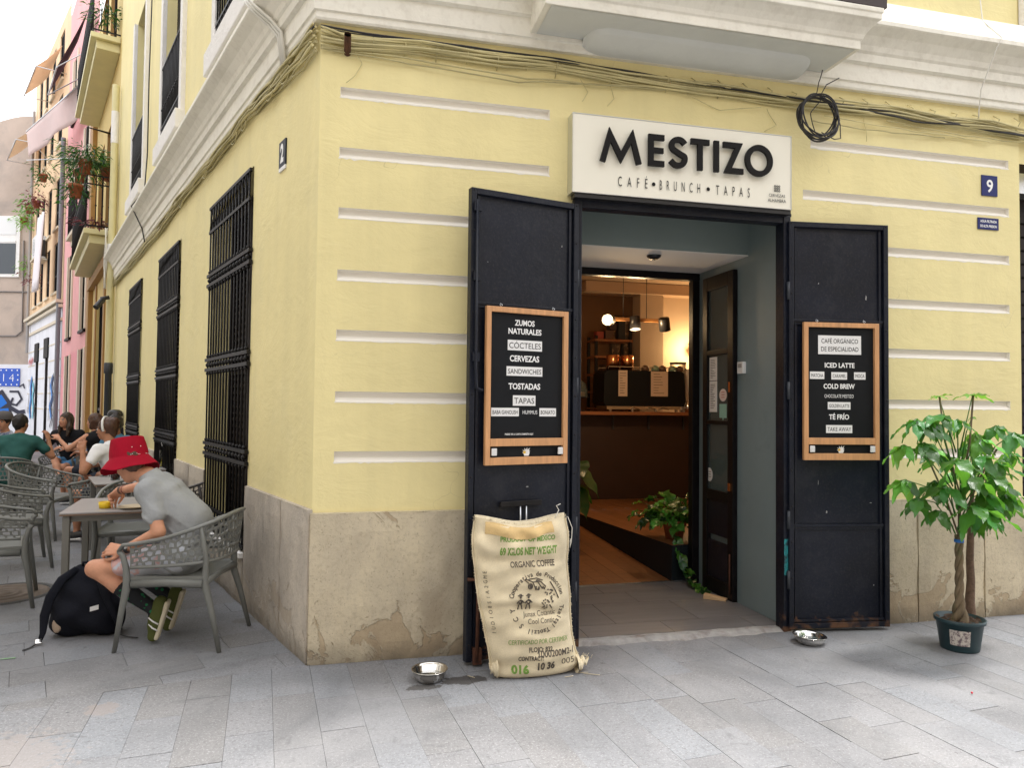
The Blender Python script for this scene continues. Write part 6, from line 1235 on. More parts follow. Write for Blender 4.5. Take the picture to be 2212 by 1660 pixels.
for z, hh, m_ in ((8.55, .32, 'white_plastic'), (7.25, .62, 'pane')): q = MB(); q.obox(Ff(1.35, z, .08), DF*.75, NF*.01, ZA*hh); q.build('pane', m_ if m_ != 'pane' else mat('dark_glass', (.05, .06, .07), .15), wo)
q = MB(); q.obox(Ff(1.35, 7.95, .09), DF*.75, NF*.012, ZA*.04); q.build('transom', 'white_paint', wo)
q = MB(); 
q.tube([Ff(-1, 5.9, .05), Ff(.3, 5.9, .05), Ff(9, 5.95, .05)], .03, 6); q.tube([Ff(.3, 8, .05), Ff(.25, 4.3, .05), Ff(.5, 4.1, .05), Ff(9, 4.05, .05)], .03, 6); q.build('conduit', mat('grey_conduit', (.2, .18, .17), .6), fe); rebase(fe, P3-DF*3)
sn = thing('poster', 'blue poster with white border dots and the number 14 on the far end wall', 'poster', Ff(.95, 2.42, .03)); q = MB(); q.obox((0, 0, 0), DF*.65, NF*.012, ZA*.36); q.build('sheet', mat('poster_blue', (.02, .09, .50), .5), sn)
q = MB(); text(q, '14', .34, NF*.016+DF*.17, DF, ZA, bold=-.02, spacing=1.4)
for a in [i*.22-.55 for i in range(6)]:
    for b_ in (-.29, .29): q.add([NF*.016+DF*(a+x_)+ZA*(b_+y_) for x_, y_ in ((-.025, -.025), (.025, -.025), (.025, .025), (-.025, .025))], [(0, 1, 2, 3)])
for b_ in (-.1, .1):
    for a in (-.58, .58): q.add([NF*.016+DF*(a+x_)+ZA*(b_+y_) for x_, y_ in ((-.025, -.025), (.025, -.025), (.025, .025), (-.025, .025))], [(0, 1, 2, 3)])
q.build('lettering', 'ink_white', sn)
sn = thing('poster', 'small framed white notice under the blue poster on the far end wall', 'poster', Ff(1.5, 1.85, .03)); q = MB(); q.obox((0, 0, 0), DF*.25, NF*.012, ZA*.18); q.build('sheet', 'label', sn); q = MB(); q.obox(NF*.012, DF*.15, NF*.002, ZA*.08); q.build('print', mat('notice_ink', (.3, .2, .2), .6), sn)
Fg = lambda x, z, o=0.: Ff(.2-x, z, .02+o)
graffiti('large bright blue and black graffiti figure on the far end wall', Fg, [([(-1.05, 1.75), (-.72, 1.3), (-.70, .9), (-.9, .4), (-1.1, .1)], .62, 'spray_black'), ([(-1.0, 1.6), (-.75, 1.25)], .42, 'spray_blue2'), ([(-.75, 1.15), (-.72, .85)], .46, 'spray_blue2'), ([(-.76, .75), (-.95, .3)], .42, 'spray_blue2'), ([(-.5, 1.85), (-.15, 1.85), (.0, 1.55), (-.2, 1.3), (-.45, 1.35), (-.35, 1.6)], .08, 'spray_black'), ([(-.45, 1.2), (-.1, 1.0), (.15, 1.05)], .16, 'spray_black'), ([(-.3, 2.15), (-.1, 2.05), (.05, 2.15), (.1, 1.98)], .05, 'spray_black')])
# ================================================================ CHAIRS AND TABLES
def make_chair(loc, rz, label, m='chair', group='perforated terrace chairs'):
    t = thing('terrace_chair', label, 'chair', loc, rz, group)       # local: faces +y, seat 0.44 m
    SW = .265
    def plan(u):            # U-shaped path of the back shell, from the left arm front (-x) round the back to the right arm
        a = u*2-1; ang = a*1.0
        pts = [(-.275, .20), (-.285, .0), (-.265, -.17), (-.17, -.275), (0, -.30), (.17, -.275), (.265, -.17), (.285, .0), (.275, .20)]
        f = u*8; k = min(int(f), 7); f -= k; p = [pts[max(k-1, 0)], pts[k], pts[k+1], pts[min(k+2, 8)]]
        return tuple(.5*((2*p[1][i])+(-p[0][i]+p[2][i])*f+(2*p[0][i]-5*p[1][i]+4*p[2][i]-p[3][i])*f*f+(-p[0][i]+3*p[1][i]-3*p[2][i]+p[3][i])*f**3) for i in (0, 1))
    ztop = lambda u: .655+.165*(math.sin(math.pi*u)**1.4); zbot = lambda u: .505+.035*math.sin(math.pi*u)
    def sh(u, v):
        x, y = plan(u); zt, zb = ztop(u)-.01, zbot(u); fl = 1+.05*v; return Vector((x*fl, (y-.03*v*math.sin(math.pi*u)) if True else y, zb+(zt-zb)*v))
    r_ = random.Random(2); NX, NY = 34, 5; V = {}; mb = MB(); jit = {}
    def jv(i, j):           # jittered honeycomb corner
        if (i, j) not in jit:
            x = (i+.0)/(2*NX); y = j/NY; ok = 0 < i < 2*NX and 0 < j < NY*1
            jit[(i, j)] = (min(max(x+(r_.uniform(-.35, .35)/(2*NX) if ok else 0), 0), 1), min(max(y+(r_.uniform(-.22, .22)/NY if ok else 0), 0), 1))
        return jit[(i, j)]
    for c in range(NX):
        for r in range(NY):
            off = (r % 2); x0 = 2*c+off
            if x0+2 > 2*NX: continue
            P6 = [jv(x0, r), jv(x0+1, r), jv(x0+2, r), jv(x0+2, r+1), jv(x0+1, r+1), jv(x0, r+1)]
            cx = sum(p[0] for p in P6)/6; cy = sum(p[1] for p in P6)/6; k = r_.uniform(.72, .82)
            In = [(cx+(p[0]-cx)*k*(1 if q not in (0, 2, 3, 5) else .92), cy+(p[1]-cy)*k*(1 if q not in (0, 2, 3, 5) else .90)) for q, p in enumerate(P6)]
            mb.add([sh(*p) for p in P6]+[sh(*p) for p in In], [(q, (q+1) % 6, 6+(q+1) % 6, 6+q) for q in range(6)])
    for r in range(NY):     # half cells that close the ends
        if r % 2: mb.quad(sh(0, r/NY), sh(*jv(1, r)), sh(*jv(1, r+1)), sh(0, (r+1)/NY)); mb.quad(sh(*jv(2*NX-1, r)), sh(1, r/NY), sh(1, (r+1)/NY), sh(*jv(2*NX-1, r+1)))
    bk_ = mb.build('backrest', m, t, solid=.007); bk_.data.polygons.foreach_set('use_smooth', [False]*len(bk_.data.polygons))
    rail = [Vector((*plan(i/40), 0))*1.0 for i in range(41)]; top = []
    for i in range(41): p = sh(i/40, 1); top.append(p)
    fl_ = Vector((-.285, .255, 0)); 
    mb = MB(); path = [Vector((-.27, .275, .60)), Vector((-.277, .245, .64))]+top+[Vector((.277, .245, .64)), Vector((.27, .275, .60))]; mb.tube(path, .0165, 8, upv=(0, 0, 1), flat=.75)
    mb.tube([sh(i/40, 0) for i in range(41)], .011, 8, upv=(0, 0, 1)); mb.build('top_rail', m, t)
    sm_ = MB(); sm_.grid(lambda u, v: Vector(((u-.5)*.50*(1+.06*v), (v-.5)*.47, .440-.016*math.sin(math.pi*u)*math.sin(math.pi*v)+(-.02*((v-.9)/.1)**2 if v > .9 else 0)+(.012*(abs(u-.5)*2)**6))), 16, 16); sm_.grid(lambda u, v: Vector(((u-.5)*.50*(1+.06*v), (v-.5)*.47, .420-.016*math.sin(math.pi*u)*math.sin(math.pi*v)+(-.02*((v-.9)/.1)**2 if v > .9 else 0)+(.012*(abs(u-.5)*2)**6))), 16, 16)
    o_ = len(sm_.v)//2; rim = [i for i in range(17)]+[17*j+16 for j in range(1, 17)]+[17*16+15-i for i in range(16)]+[17*(15-j) for j in range(15)]
    n_ = len(rim); sm_.add([], []); 
    for q in range(n_): a, b = rim[q], rim[(q+1) % n_]; sm_.f.append((a, b, o_+b, o_+a)); sm_.sm.append(False)
    sm_.build('seat', m, t)
    ap = MB()
    for s_ in (-1, 1): ap.tube([(s_*.262, .20, .405), (s_*.258, 0, .415), (s_*.255, -.22, .405)], .022, 6, upv=(0, 0, 1), flat=1.2)
    for y in (.215, -.235): ap.tube([(-.245, y, .412), (0, y, .425), (.245, y, .412)], .018, 6, upv=(0, 0, 1), flat=1.2)
    ap.build('seat_frame', m, t)
    for sx in (-1, 1):
        MB().tube([(sx*.275, .285, 0), (sx*.268, .25, .25), (sx*.262, .225, .40), (sx*.268, .23, .50), (sx*.273, .25, .58), (sx*.27, .275, .60)][:6], [.014, .019, .025, .019, .017, .016], 8).build('leg', m, t)
        MB().tube([(sx*.262, -.33, 0), (sx*.245, -.27, .25), (sx*.235, -.225, .40), (sx*.238, -.232, .55), tuple(sh(.5+sx*.235, 1))], [.014, .019, .025, .016, .014], 8).build('leg', m, t)
    return t
chair0 = make_chair((-.80, .63, 0), R(78+0), 'grey perforated armchair with the man in the red hat sitting on it')
def chair(x, y, rz, label, m=None):
    c = copy_tree(chair0); c.location = (x, y, 0); c.rotation_euler = (0, 0, R(rz)); c['label'] = label
    if m:
        for k in [k for k in COL.objects if k.parent == c]: k.data = k.data.copy(); k.data.materials[0] = M[m]
    return c
chair(-1.52, 2.36, 186, 'empty grey armchair tucked under the far side of the front table')
chair(-2.34, 1.72, -72, 'grey armchair at the left edge, nearest one, at the left side of the front table')
chair(-2.72, 3.05, -64, 'grey armchair at the left edge, just behind the nearest one')
chair(-3.02, 4.6, -100, 'grey armchair with its back turned, right of the green shirted man')
chair(-3.85, 5.75, 10, 'grey armchair of the man in the green shirt')
chair(-1.22, 2.98, 75, 'dark brown armchair close to the wall behind the man in the red hat', 'chair_brown')
chair(-3.95, 8.1, 160, 'grey armchair under the woman in the black shirt')
chair(-2.20, 4.05, 60, 'grey armchair under the woman with the white hairband')
chair(-2.62, 5.95, 120, 'grey armchair under the woman in the blue shirt by the wall')
chair(-4.7, 6.6, 0, 'grey armchair under the seated pair at the far left')
def make_table(loc, rz, label):
    t = thing('terrace_table', label, 'table', loc, rz, 'terrace tables'); w, d = .375, .40
    MB().box((-w, -d, .722), (w, d, .734)).build('tabletop', 'table_top', t, bevel=.003); MB().box((-w+.002, -d+.002, .712), (w-.002, d-.002, .7215)).build('edge_band', 'table_edge', t)
    for sx in (-1, 1):
        for sy in (-1, 1): MB().obox((sx*(w-.04), sy*(d-.04), .356), (.022, 0, 0), (0, .022, 0), (0, 0, .355)).build('leg', 'table_leg', t, bevel=.004)
    a = MB(); a.box((-w+.06, -d+.045, .665), (w-.06, -d+.06, .711)); a.box((-w+.06, d-.06, .665), (w-.06, d-.045, .711)); a.box((-w+.045, -d+.06, .665), (-w+.06, d-.06, .711)); a.box((w-.06, -d+.06, .665), (w-.045, d-.06, .711)); a.build('apron', 'table_leg', t); return t
tb0 = make_table((-1.385, 1.60, 0), R(8), 'grey square table with the yellow cup, in front of the man in the red hat')
def table(x, y, rz, label): c = copy_tree(tb0); c.location = (x, y, 0); c.rotation_euler = (0, 0, R(rz)); c['label'] = label; return c
table(-1.83, 3.50, 21, 'grey square table with a glass of cola behind the red hatted man')
table(-3.45, 8.15, 12, 'square table with a blue and a yellow drink by the woman in black')
table(-2.85, 6.4, 15, 'square table with a bowl between the women at the wall')
table(-1.62, 4.95, 15, 'square table by the wall carrying the tall yellow cocktail glass')
def glass(loc, r, h, liq, label, m='glass', extra=None):
    g = thing('drinking_glass', label, 'glass', loc, 0, 'drinks on the tables'); MB().lathe([(0, .004), (r*.9, .004), (r*.95, h), (r, h), (r*.96, 0), (0, 0)][::-1], n=20).build('tumbler', m, g)
    if liq: MB().lathe([(0, .008), (r*.84, .008), (r*.86, h*liq[0]), (0, h*liq[0])], n=16).build('drink', mat('drink', liq[1], .2), g)
    if extra: MB().tube([(r*.5, 0, .02), (-r*.6, .0, h*1.5)], .004, 5).build('straw', 'label', g)
    return g
glass((-1.97, 3.36, .735), .042, .15, (.55, (.06, .008, .004)), 'glass of dark cola with ice on the table behind the red hat', extra=1)
glass((-1.72, 3.30, .735), .038, .11, (.5, (.03, .03, .03)), 'half hidden glass beside the cola under the hat brim')
glass((-1.865, 4.85, .735), .055, .19, (.45, (.75, .55, .03)), 'tall jar of yellow cocktail on the table by the wall', extra=1)
glass((-3.62, 8.0, .735), .05, .2, None, 'blue water bottle in front of the woman in black', 'blue_glass')
glass((-3.42, 7.9, .735), .05, .16, (.6, (.8, .55, .03)), 'yellow drink beside the blue bottle', extra=1)
glass((-3.15, 7.85, .735), .04, .14, (.5, (.6, .6, .6)), 'clear glass of water at the right of the yellow drink')
yc = thing('dip_cup', 'small yellow cup on the front table under the pinching fingers', 'cup', (-1.475, 1.36, .735)); MB().lathe([(0, .003), (.036, .003), (.040, .045), (.044, .045), (.039, 0), (0, 0)][::-1], n=24).build('cup', mat('yellow_cup', (.85, .58, .02), .35), yc); MB().lathe([(0, .036), (.038, .036)][::-1], n=20).build('dip', mat('red_dip', (.5, .10, .02), .4), yc)
pl_ = thing('snack_plate', 'small plate with olives and napkin beside the yellow cup', 'plate', (-1.28, 1.32, .735)); MB().lathe([(0, .004), (.06, .004), (.10, .014), (.10, .018), (.055, .008), (0, .008)], n=28).build('plate', mat('pale_plate', (.6, .5, .35), .4), pl_)
for q, (x, y, s_, c) in enumerate([(.10, .05, .022, (.09, .10, .02)), (.13, .02, .018, (.12, .09, .03)), (.17, .05, .024, (.75, .78, .85)), (.21, .03, .024, (.7, .74, .85)), (.24, .06, .02, (.8, .8, .85))]): MB().ball((x, y, s_*.8), s_, 8, 6).build('olive' if q < 2 else 'crumpled_foil', mat('olive' if q < 2 else 'foil', c, .4, bump=.6, bscale=60), pl_)
bw = thing('salad_bowl', 'grey green bowl with food on the wall side table', 'bowl', (-2.95, 6.3, .735)); MB().lathe([(0, 0), (.06, 0), (.11, .06), (.10, .06), (0, .03)], n=22).build('bowl', mat('bowl_green', (.25, .32, .3), .4), bw); MB().lathe([(0, .06), (.09, .05)], n=16).build('food', mat('food', (.6, .5, .2), .7, vary=.4, vscale=60), bw)
# ================================================================ PEOPLE
def V3(*a): return Vector(a)
def ik(Sd, T, l1, l2, pole):
    Sd, T, pole = Vector(Sd), Vector(T), Vector(pole); d = T-Sd; L_ = min(d.length, (l1+l2)*.995); d.normalize(); T2 = Sd+d*L_
    a = (l1*l1-l2*l2+L_*L_)/(2*L_); hh = math.sqrt(max(l1*l1-a*a, 0)); p = (pole-d*pole.dot(d)).normalized(); return Sd+d*a+p*hh, T2
def hand_sdf(Wp, fwd, nrm, right, s=1., curl=.6, pinch=False, spread=.0):
    """palm and five fingers; fwd = wrist to knuckles, nrm = palm normal, right = +1 when the thumb is on the fwd x nrm side"""
    fwd = Vector(fwd).normalized(); nrm = Vector(nrm); nrm = (nrm-fwd*nrm.dot(fwd)).normalized(); sd = fwd.cross(nrm)*right; Wp = Vector(Wp); h = SDF(.006)
    K = []
    for q, (o, ln) in enumerate(((.032, .088), (.011, .092), (-.011, .088), (-.031, .080))):
        k = Wp+fwd*ln*s+sd*o*s; h.cap(Wp+sd*o*.55*s, k, .0125*s, .0105*s, .012); K.append(k)
    h.cap(Wp-fwd*.02*s, Wp+fwd*.02*s, .022*s, .021*s, .02)
    for q, (k, ln) in enumerate(zip(K, (.046, .051, .047, .037))):
        c = curl*(1+.12*q) if not pinch else (.75 if q < 2 else 1.1+.15*q); d1 = (fwd*math.cos(c)+nrm*math.sin(c)+sd*(spread*(1.5-q))).normalized(); d2 = (fwd*math.cos(c*1.9)+nrm*math.sin(c*1.9)).normalized(); a = k+d1*ln*s; b = a+d2*ln*.62*s
        h.cap(k, a, .0092*s, .0080*s, .004); h.cap(a, b, .0080*s, .0066*s, .004)
    t0 = Wp+fwd*.022*s+sd*.022*s; t1 = t0+(fwd*.55+sd*.62+nrm*.35).normalized()*.040*s; t2 = t1+((fwd*.85+nrm*.45+sd*(.15 if not pinch else -.1)).normalized())*.034*s; t3 = t2+((fwd*.9+nrm*.5-sd*.15).normalized())*.026*s
    h.cap(t0, t1, .0145*s, .0115*s, .01); h.cap(t1, t2, .0105*s, .0095*s, .004); h.cap(t2, t3, .0092*s, .0072*s, .004); return h
def head_parts(b, c, F, U, sc=1.):
    """adds head, neck-up, to an SDF: c = skull centre, F face direction, U up"""
    F, U, c = Vector(F).normalized(), Vector(U), Vector(c); U = (U-F*U.dot(F)).normalized(); Rr = F.cross(U); M3 = np.array([list(Rr), list(F), list(U)]).T
    P = lambda r, f, u: c+(Rr*r+F*f+U*u)*sc
    b.ell(P(0, -.008, .022), (.074*sc, .094*sc, .092*sc), M3, .02); b.ell(P(0, .035, -.045), (.052*sc, .058*sc, .070*sc), M3, .025); b.ell(P(0, .066, -.088), (.024*sc, .022*sc, .020*sc), M3, .02)
    b.cap(P(0, .088, .005), P(0, .108, -.028), .008*sc, .014*sc, .010); b.cap(P(-.028, .080, .022), P(.028, .080, .022), .010*sc, .010*sc, .012); b.ell(P(0, .088, -.062), (.022*sc, .010*sc, .010*sc), M3, .008)
    for s_ in (-1, 1): b.ell(P(s_*.075, -.008, -.01), (.010*sc, .020*sc, .032*sc), M3, .006); b.ell(P(s_*.036, .066, -.025), (.022*sc, .02*sc, .022*sc), M3, .015)
    return P, M3, Rr
def face(par, P, sc, hairm):
    e = MB()
    for s_ in (-1, 1): e.ball(P(s_*.031, .083, .004), .0105*sc, 10, 6)
    e.build('eye', mat('eye_white', (.5, .47, .45), .3), par); e = MB()
    for s_ in (-1, 1): e.ball(P(s_*.031, .0895, .003), .0062*sc, 8, 6)
    e.build('iris', mat('iris', (.03, .018, .012), .2), par); e = MB()
    for s_ in (-1, 1): e.tube([P(s_*.016, .094, .022), P(s_*.032, .092, .027), P(s_*.048, .080, .021)], .0036*sc, 5)
    e.build('eyebrow', hairm, par); MB().tube([P(-.024, .090, -.060), P(-.008, .099, -.057), P(.008, .099, -.057), P(.024, .090, -.060)], .0048*sc, 6).build('mouth', mat('lips', (.42, .13, .11), .5), par)
def person(label, J, F, U, sk, shirt, pants, hairm, hair='short', h=.011, hh=.0045, sleeve=.6, legs='long', sock=None, shoe=None, hands=None, sc=1., faceon=True, torso_w=1., base=None, neck=None, hair_h=.008, noise_amp=.004, bare_feet=False):
    p = thing('person', label, 'person'); A = {k: Vector(v) for k, v in J.items()}
    mid = (A['lsh']+A['rsh'])/2; pel = (A['lhip']+A['rhip'])/2; tw = torso_w
    def torso(b, e=0., k=.05):
        w = (A['rsh']-A['lsh']).normalized(); wh = (A['rhip']-A['lhip']).normalized(); sp = A.get('spine', (mid+pel)/2); ch = sp*.35+mid*.65
        b.cap(A['lhip'], A['rhip'], .105*tw+e, .105*tw+e, k); b.cap(pel, sp, .118*tw+e, .112*tw+e, k); b.cap(sp-w*.035, ch-w*.07, .105*tw+e, .105*tw+e, k); b.cap(sp+w*.035, ch+w*.07, .105*tw+e, .105*tw+e, k)
        b.cap(A['lsh']*.8+mid*.2-ZA*.02, A['rsh']*.8+mid*.2-ZA*.02, .078*tw+e, .078*tw+e, k); b.cap(mid-ZA*.02, A['neck'], .07+e, .055+e, k)
    b = SDF(.025); torso(b, -.012)
    b.cap(A['neck']-ZA*.02, A['head']-Vector(U).normalized()*.05*sc-Vector(F).normalized()*.01, .054*sc, .050*sc, .03); P, M3, Rr = head_parts(b, A['head'], F, U, sc)
    for s_ in 'lr':
        b.cap(A[s_+'sh'], A[s_+'el'], .048, .038, .02); b.cap(A[s_+'el'], A[s_+'wr'], .038, .024, .015)
        b.cap(A[s_+'hip'], A[s_+'kn'], .076*tw, .052, .03); m_ = A[s_+'kn']*.62+A[s_+'an']*.38; b.cap(A[s_+'kn'], m_, .050, .050, .02); b.cap(m_, A[s_+'an'], .050, .031, .02); b.cap(A[s_+'an'], A[s_+'toe'], .034, .026, .02)
    parts = [(b, h)]
    if hands:
        for s_, (f_, n_, kw) in hands.items(): parts.append((hand_sdf(A[s_+'wr'], f_, n_, (1 if s_ == 'l' else -1), **kw), hh))
    sdf_obj('body', parts, sk, p)
    s = SDF(.03); torso(s, .008, .06)
    if sleeve:
        for s_ in 'lr': e_ = A[s_+'sh'].lerp(A[s_+'el'], sleeve); s.cap(A[s_+'sh'], e_, .062, .060 if sleeve < .9 else .05, .03)
        if sleeve > 1:
            for s_ in 'lr': s.cap(A[s_+'el'], A[s_+'wr'], .048, .034, .02)
    nf = (lambda g: noise_amp*(np.sin(g[..., 0]*37+np.sin(g[..., 2]*23)*2)+np.sin(g[..., 2]*41+np.sin(g[..., 1]*31)*2+g[..., 0]*13)*.8)) if noise_amp else None
    nk = np.array(A['neck']); upn = (A['neck']-mid).normalized() if (A['neck']-mid).length > .01 else ZA; upn = np.array(upn)
    lower = np.array(pel)
    def cut(g): return ((g-nk)@upn)-.005
    if noise_amp > .005:      # gathered folds running from the shoulders round the back
        nf2 = lambda g: nf(g)*.4-.013*np.exp(-((np.sin(g[..., 0]*22+g[..., 2]*30+np.sin(g[..., 1]*17)*1.5))**2)*7)*(.5+.5*np.sin(g[..., 2]*11+g[..., 0]*6))
    else: nf2 = nf
    sdf_obj('shirt', s, shirt, p, h*.85 if noise_amp > .005 else h, cut=cut, noise=nf2)
    q = SDF(.03); q.cap(A['lhip'], A['rhip'], .112*tw, .112*tw, .04); q.cap(pel, pel.lerp(A.get('spine', (mid+pel)/2), .35), .116*tw, .112*tw, .04)
    for s_ in 'lr':
        kk = {'long': 1., 'short': .78, 'mid': .62}[legs]; e_ = A[s_+'hip'].lerp(A[s_+'kn'], kk); q.cap(A[s_+'hip'], e_, .092*tw, .066 if legs == 'long' else .078, .03)
        if legs == 'long': q.cap(A[s_+'kn'], A[s_+'an'], .062, .05, .03)
    sdf_obj('trousers' if legs == 'long' else 'shorts', q, pants, p, h, noise=nf)
    hd = A['head']; Fv = Vector(F).normalized(); Uv_ = (Vector(U)-Fv*Vector(U).dot(Fv)).normalized()
    if hair:
        g_ = SDF(.012); g_.ell(P(0, -.016, .030), (.083*sc, .100*sc, .099*sc), M3)
        if hair in ('long', 'long_wavy'):
            for s_ in (-1, 1):
                g_.cap(P(s_*.060, -.02, .02), P(s_*.078, .01, -.10), .032*sc, .036*sc, .03); g_.cap(P(s_*.078, .01, -.10), P(s_*.082, .035, -.235), .034*sc, .022*sc, .03)
            g_.cap(P(0, -.07, 0), P(0, -.075, -.18), .06*sc, .05*sc, .03)
        if hair == 'bun': g_.ell(P(0, -.045, .125), (.045*sc, .045*sc, .04*sc), M3, .015); g_.cap(P(0, -.06, -.02), P(0, -.05, -.06), .05*sc, .03*sc, .02)
        if hair == 'bob': g_.cap(P(0, -.06, 0), P(0, -.05, -.09), .075*sc, .06*sc, .03); [g_.cap(P(s_*.055, -.01, .0), P(s_*.06, .0, -.08), .035*sc, .03*sc, .02) for s_ in (-1, 1)]
        if hair == 'short': g_.cap(P(0, -.055, -.02), P(0, -.05, -.055), .055*sc, .04*sc, .02)
        if hair == 'tied': g_.ell(P(0, -.085, .07), (.05*sc, .05*sc, .05*sc), M3, .02); g_.cap(P(0, -.06, 0), P(0, -.06, -.06), .055*sc, .04*sc, .02)
        fc = np.array(P(0, .086, -.045)); Rm = M3; 
        def hcut(g): l = (g-fc)@Rm; return .062*sc-np.linalg.norm(l/np.array([1.05, .85, 1.32]), axis=-1)
        sdf_obj('hair', g_, hairm, p, hair_h, cut=hcut, noise=lambda g: .003*np.sin(g[..., 0]*150+np.sin(g[..., 2]*60)*3)+.0025*np.sin(g[..., 1]*170+g[..., 2]*40))
    if faceon: face(p, P, sc, hairm if hairm else 'ink')
    if shoe:
        for s_ in 'lr':
            a, t_ = A[s_+'an'], A[s_+'toe']; d = (t_-a).normalized(); up_ = A.get(s_+'sup'); up_ = Vector(up_) if up_ is not None else (ZA-d*ZA.dot(d)).normalized(); hl = a-up_*.045-d*.05
            u_ = SDF(.02); u_.cap(hl+up_*.02, t_, .040, .034, .02); u_.cap(a-up_*.01, a.lerp(t_, .55), .044, .036, .03); sdf_obj('shoe', u_, shoe[0], p, .009)
            u_ = SDF(.012); L0, L1 = hl-up_*.022, t_-up_*.022+d*.006; sd_ = d.cross(up_); [u_.cap(L0+sd_*o, L1+sd_*o*.8, .014, .014) for o in (-.028, 0, .028)]; sdf_obj('shoe_sole', u_, shoe[1], p, .007)
    if sock:
        for s_ in 'lr': u_ = SDF(.01); a = A[s_+'an']; kq = a.lerp(A[s_+'kn'], .62); m_ = a.lerp(A[s_+'kn'], .45); u_.cap(a, m_, .037, .050); u_.cap(m_, kq, .050, .054); u_.cap(a, a.lerp(A[s_+'toe'], .4), .040, .038); sdf_obj('sock', u_, sock, p, .007)
    rebase(p, base or (pel.x, pel.y, 0)); return p, P, M3
hair_d = mat('dark_hair', (.016, .011, .010), .55, vary=.3, vscale=60, stretch=(1, 1, .2)); hair_b = mat('brown_hair', (.07, .028, .014), .5, vary=.4, vscale=50, stretch=(1, 1, .2)); hair_l = mat('ombre_hair', (.045, .025, .015), .5, vary=.4, vscale=40)
def clover_mat():
    m = mat('clover_sock', (.012, .014, .018), .9); nt = m.node_tree; N = nt.nodes; b = N['Principled BSDF']; tc = N.new('ShaderNodeTexCoord'); v = N.new('ShaderNodeTexVoronoi'); v.inputs['Scale'].default_value = 26; n = N.new('ShaderNodeTexNoise'); n.inputs['Scale'].default_value = 90
    nt.links.new(tc.outputs['Object'], v.inputs['Vector']); nt.links.new(tc.outputs['Object'], n.inputs['Vector']); a = N.new('ShaderNodeMath'); a.operation = 'MULTIPLY_ADD'; a.inputs[1].default_value = .35; nt.links.new(n.outputs['Fac'], a.inputs[0]); nt.links.new(v.outputs['Distance'], a.inputs[2])
    r = N.new('ShaderNodeMapRange'); r.inputs[1].default_value = .42; r.inputs[2].default_value = .46; r.inputs[3].default_value = 1; r.inputs[4].default_value = 0; nt.links.new(a.outputs[0], r.inputs[0]); mx = N.new('ShaderNodeMix'); mx.data_type = 'RGBA'; nt.links.new(r.outputs[0], mx.inputs[0]); mx.inputs[6].default_value = (.012, .014, .018, 1); mx.inputs[7].default_value = (.01, .16, .06, 1); nt.links.new(mx.outputs[2], b.inputs['Base Color']); return m
grey_t = cloth('grey_tshirt', (.33, .345, .36), bump=.9); shorts_m = cloth('pale_shorts', (.50, .52, .58), stain=((.60, .32, .28), 9, .56, .6, .8))
shoe_g = cloth('green_suede', (.085, .10, .03)); sole_w = mat('cream_sole', (.62, .56, .42), .6)
J = dict(lhip=(-.83, .545, .515), rhip=(-.81, .735, .515), spine=(-.775, .645, .74), neck=(-1.045, .715, 1.035), head=(-1.165, .765, 1.100), lsh=(-1.0, .535, .955), rsh=(-.985, .88, .965),
         lel=(-.915, .455, .705), lwr=(-1.125, .525, .590), rel=(-1.17, 1.10, .915), rwr=(-1.365, 1.285, .868),
         lkn=(-1.30, .585, .470), rkn=(-1.19, .845, .46), lan=(-.945, .555, .205), ran=(-.90, .765, .215), ltoe=(-.955, .558, .045), rtoe=(-.915, .765, .045), lsup=(-1, .0, .05), rsup=(-1, .05, .05))
man, P, M3 = person('man in a red bucket hat and grey t-shirt leaning over the front table', J, (-.62, .66, -.42), (-.28, .20, .93), 'skin', grey_t, shorts_m, hair_b, hair='short', h=.0085, hh=.0034, legs='mid', sleeve=.62, sock=clover_mat(), hands={'l': ((-.98, .05, .08), (.1, .75, -.5), dict(curl=.85, s=1.)), 'r': ((-.62, .52, -.58), (.3, -.55, -.8), dict(pinch=True, s=1.0))}, noise_amp=.006, shoe=(shoe_g, sole_w))
inv = lambda p: Vector(p)-man.location
# stripes on the shoes, watch, bands
mb = MB()
for s_, (a, t_) in (('l', (J['lan'], J['ltoe'])), ('r', (J['ran'], J['rtoe']))):
    a, t_ = Vector(a), Vector(t_)
    for k in (.35, .6): c = a.lerp(t_, k)-a+a; mb.tube([inv(c)+Vector((-.035+k*.02, -.030, .02)), inv(c)+Vector((-.0, -.046, .0)), inv(c)+Vector((.03, -.042, -.02))], .005, 5)
mb.build('shoe_stripe', 'label', man)
w_ = Vector(J['lwr']); d_ = (Vector(J['lwr'])-Vector(J['lel'])).normalized()
MB().tube([inv(w_-d_*.035), inv(w_-d_*.012)], .031, 16, caps=False).build('watch_strap', 'black_plastic', man); MB().ball(inv(w_-d_*.024+Vector((0, -.026, .01))), .015, 12, 8, (1, .5, 1)).build('watch_face', 'steel', man)
w_ = Vector(J['rwr']); d_ = (Vector(J['rwr'])-Vector(J['rel'])).normalized()
for k, r0 in ((-.03, .031), (-.045, .032), (-.075, .032)): MB().tube([inv(w_+d_*k), inv(w_+d_*(k+.009))], r0, 16, caps=False).build('wristband', 'black_plastic' if k > -.07 else mat('red_band', (.25, .05, .04), .7), man)
MB().tube([inv((-1.14, .82, .985)), inv((-1.09, .86, .99))], .01, 6).build('hat_cord', 'black_plastic', man)
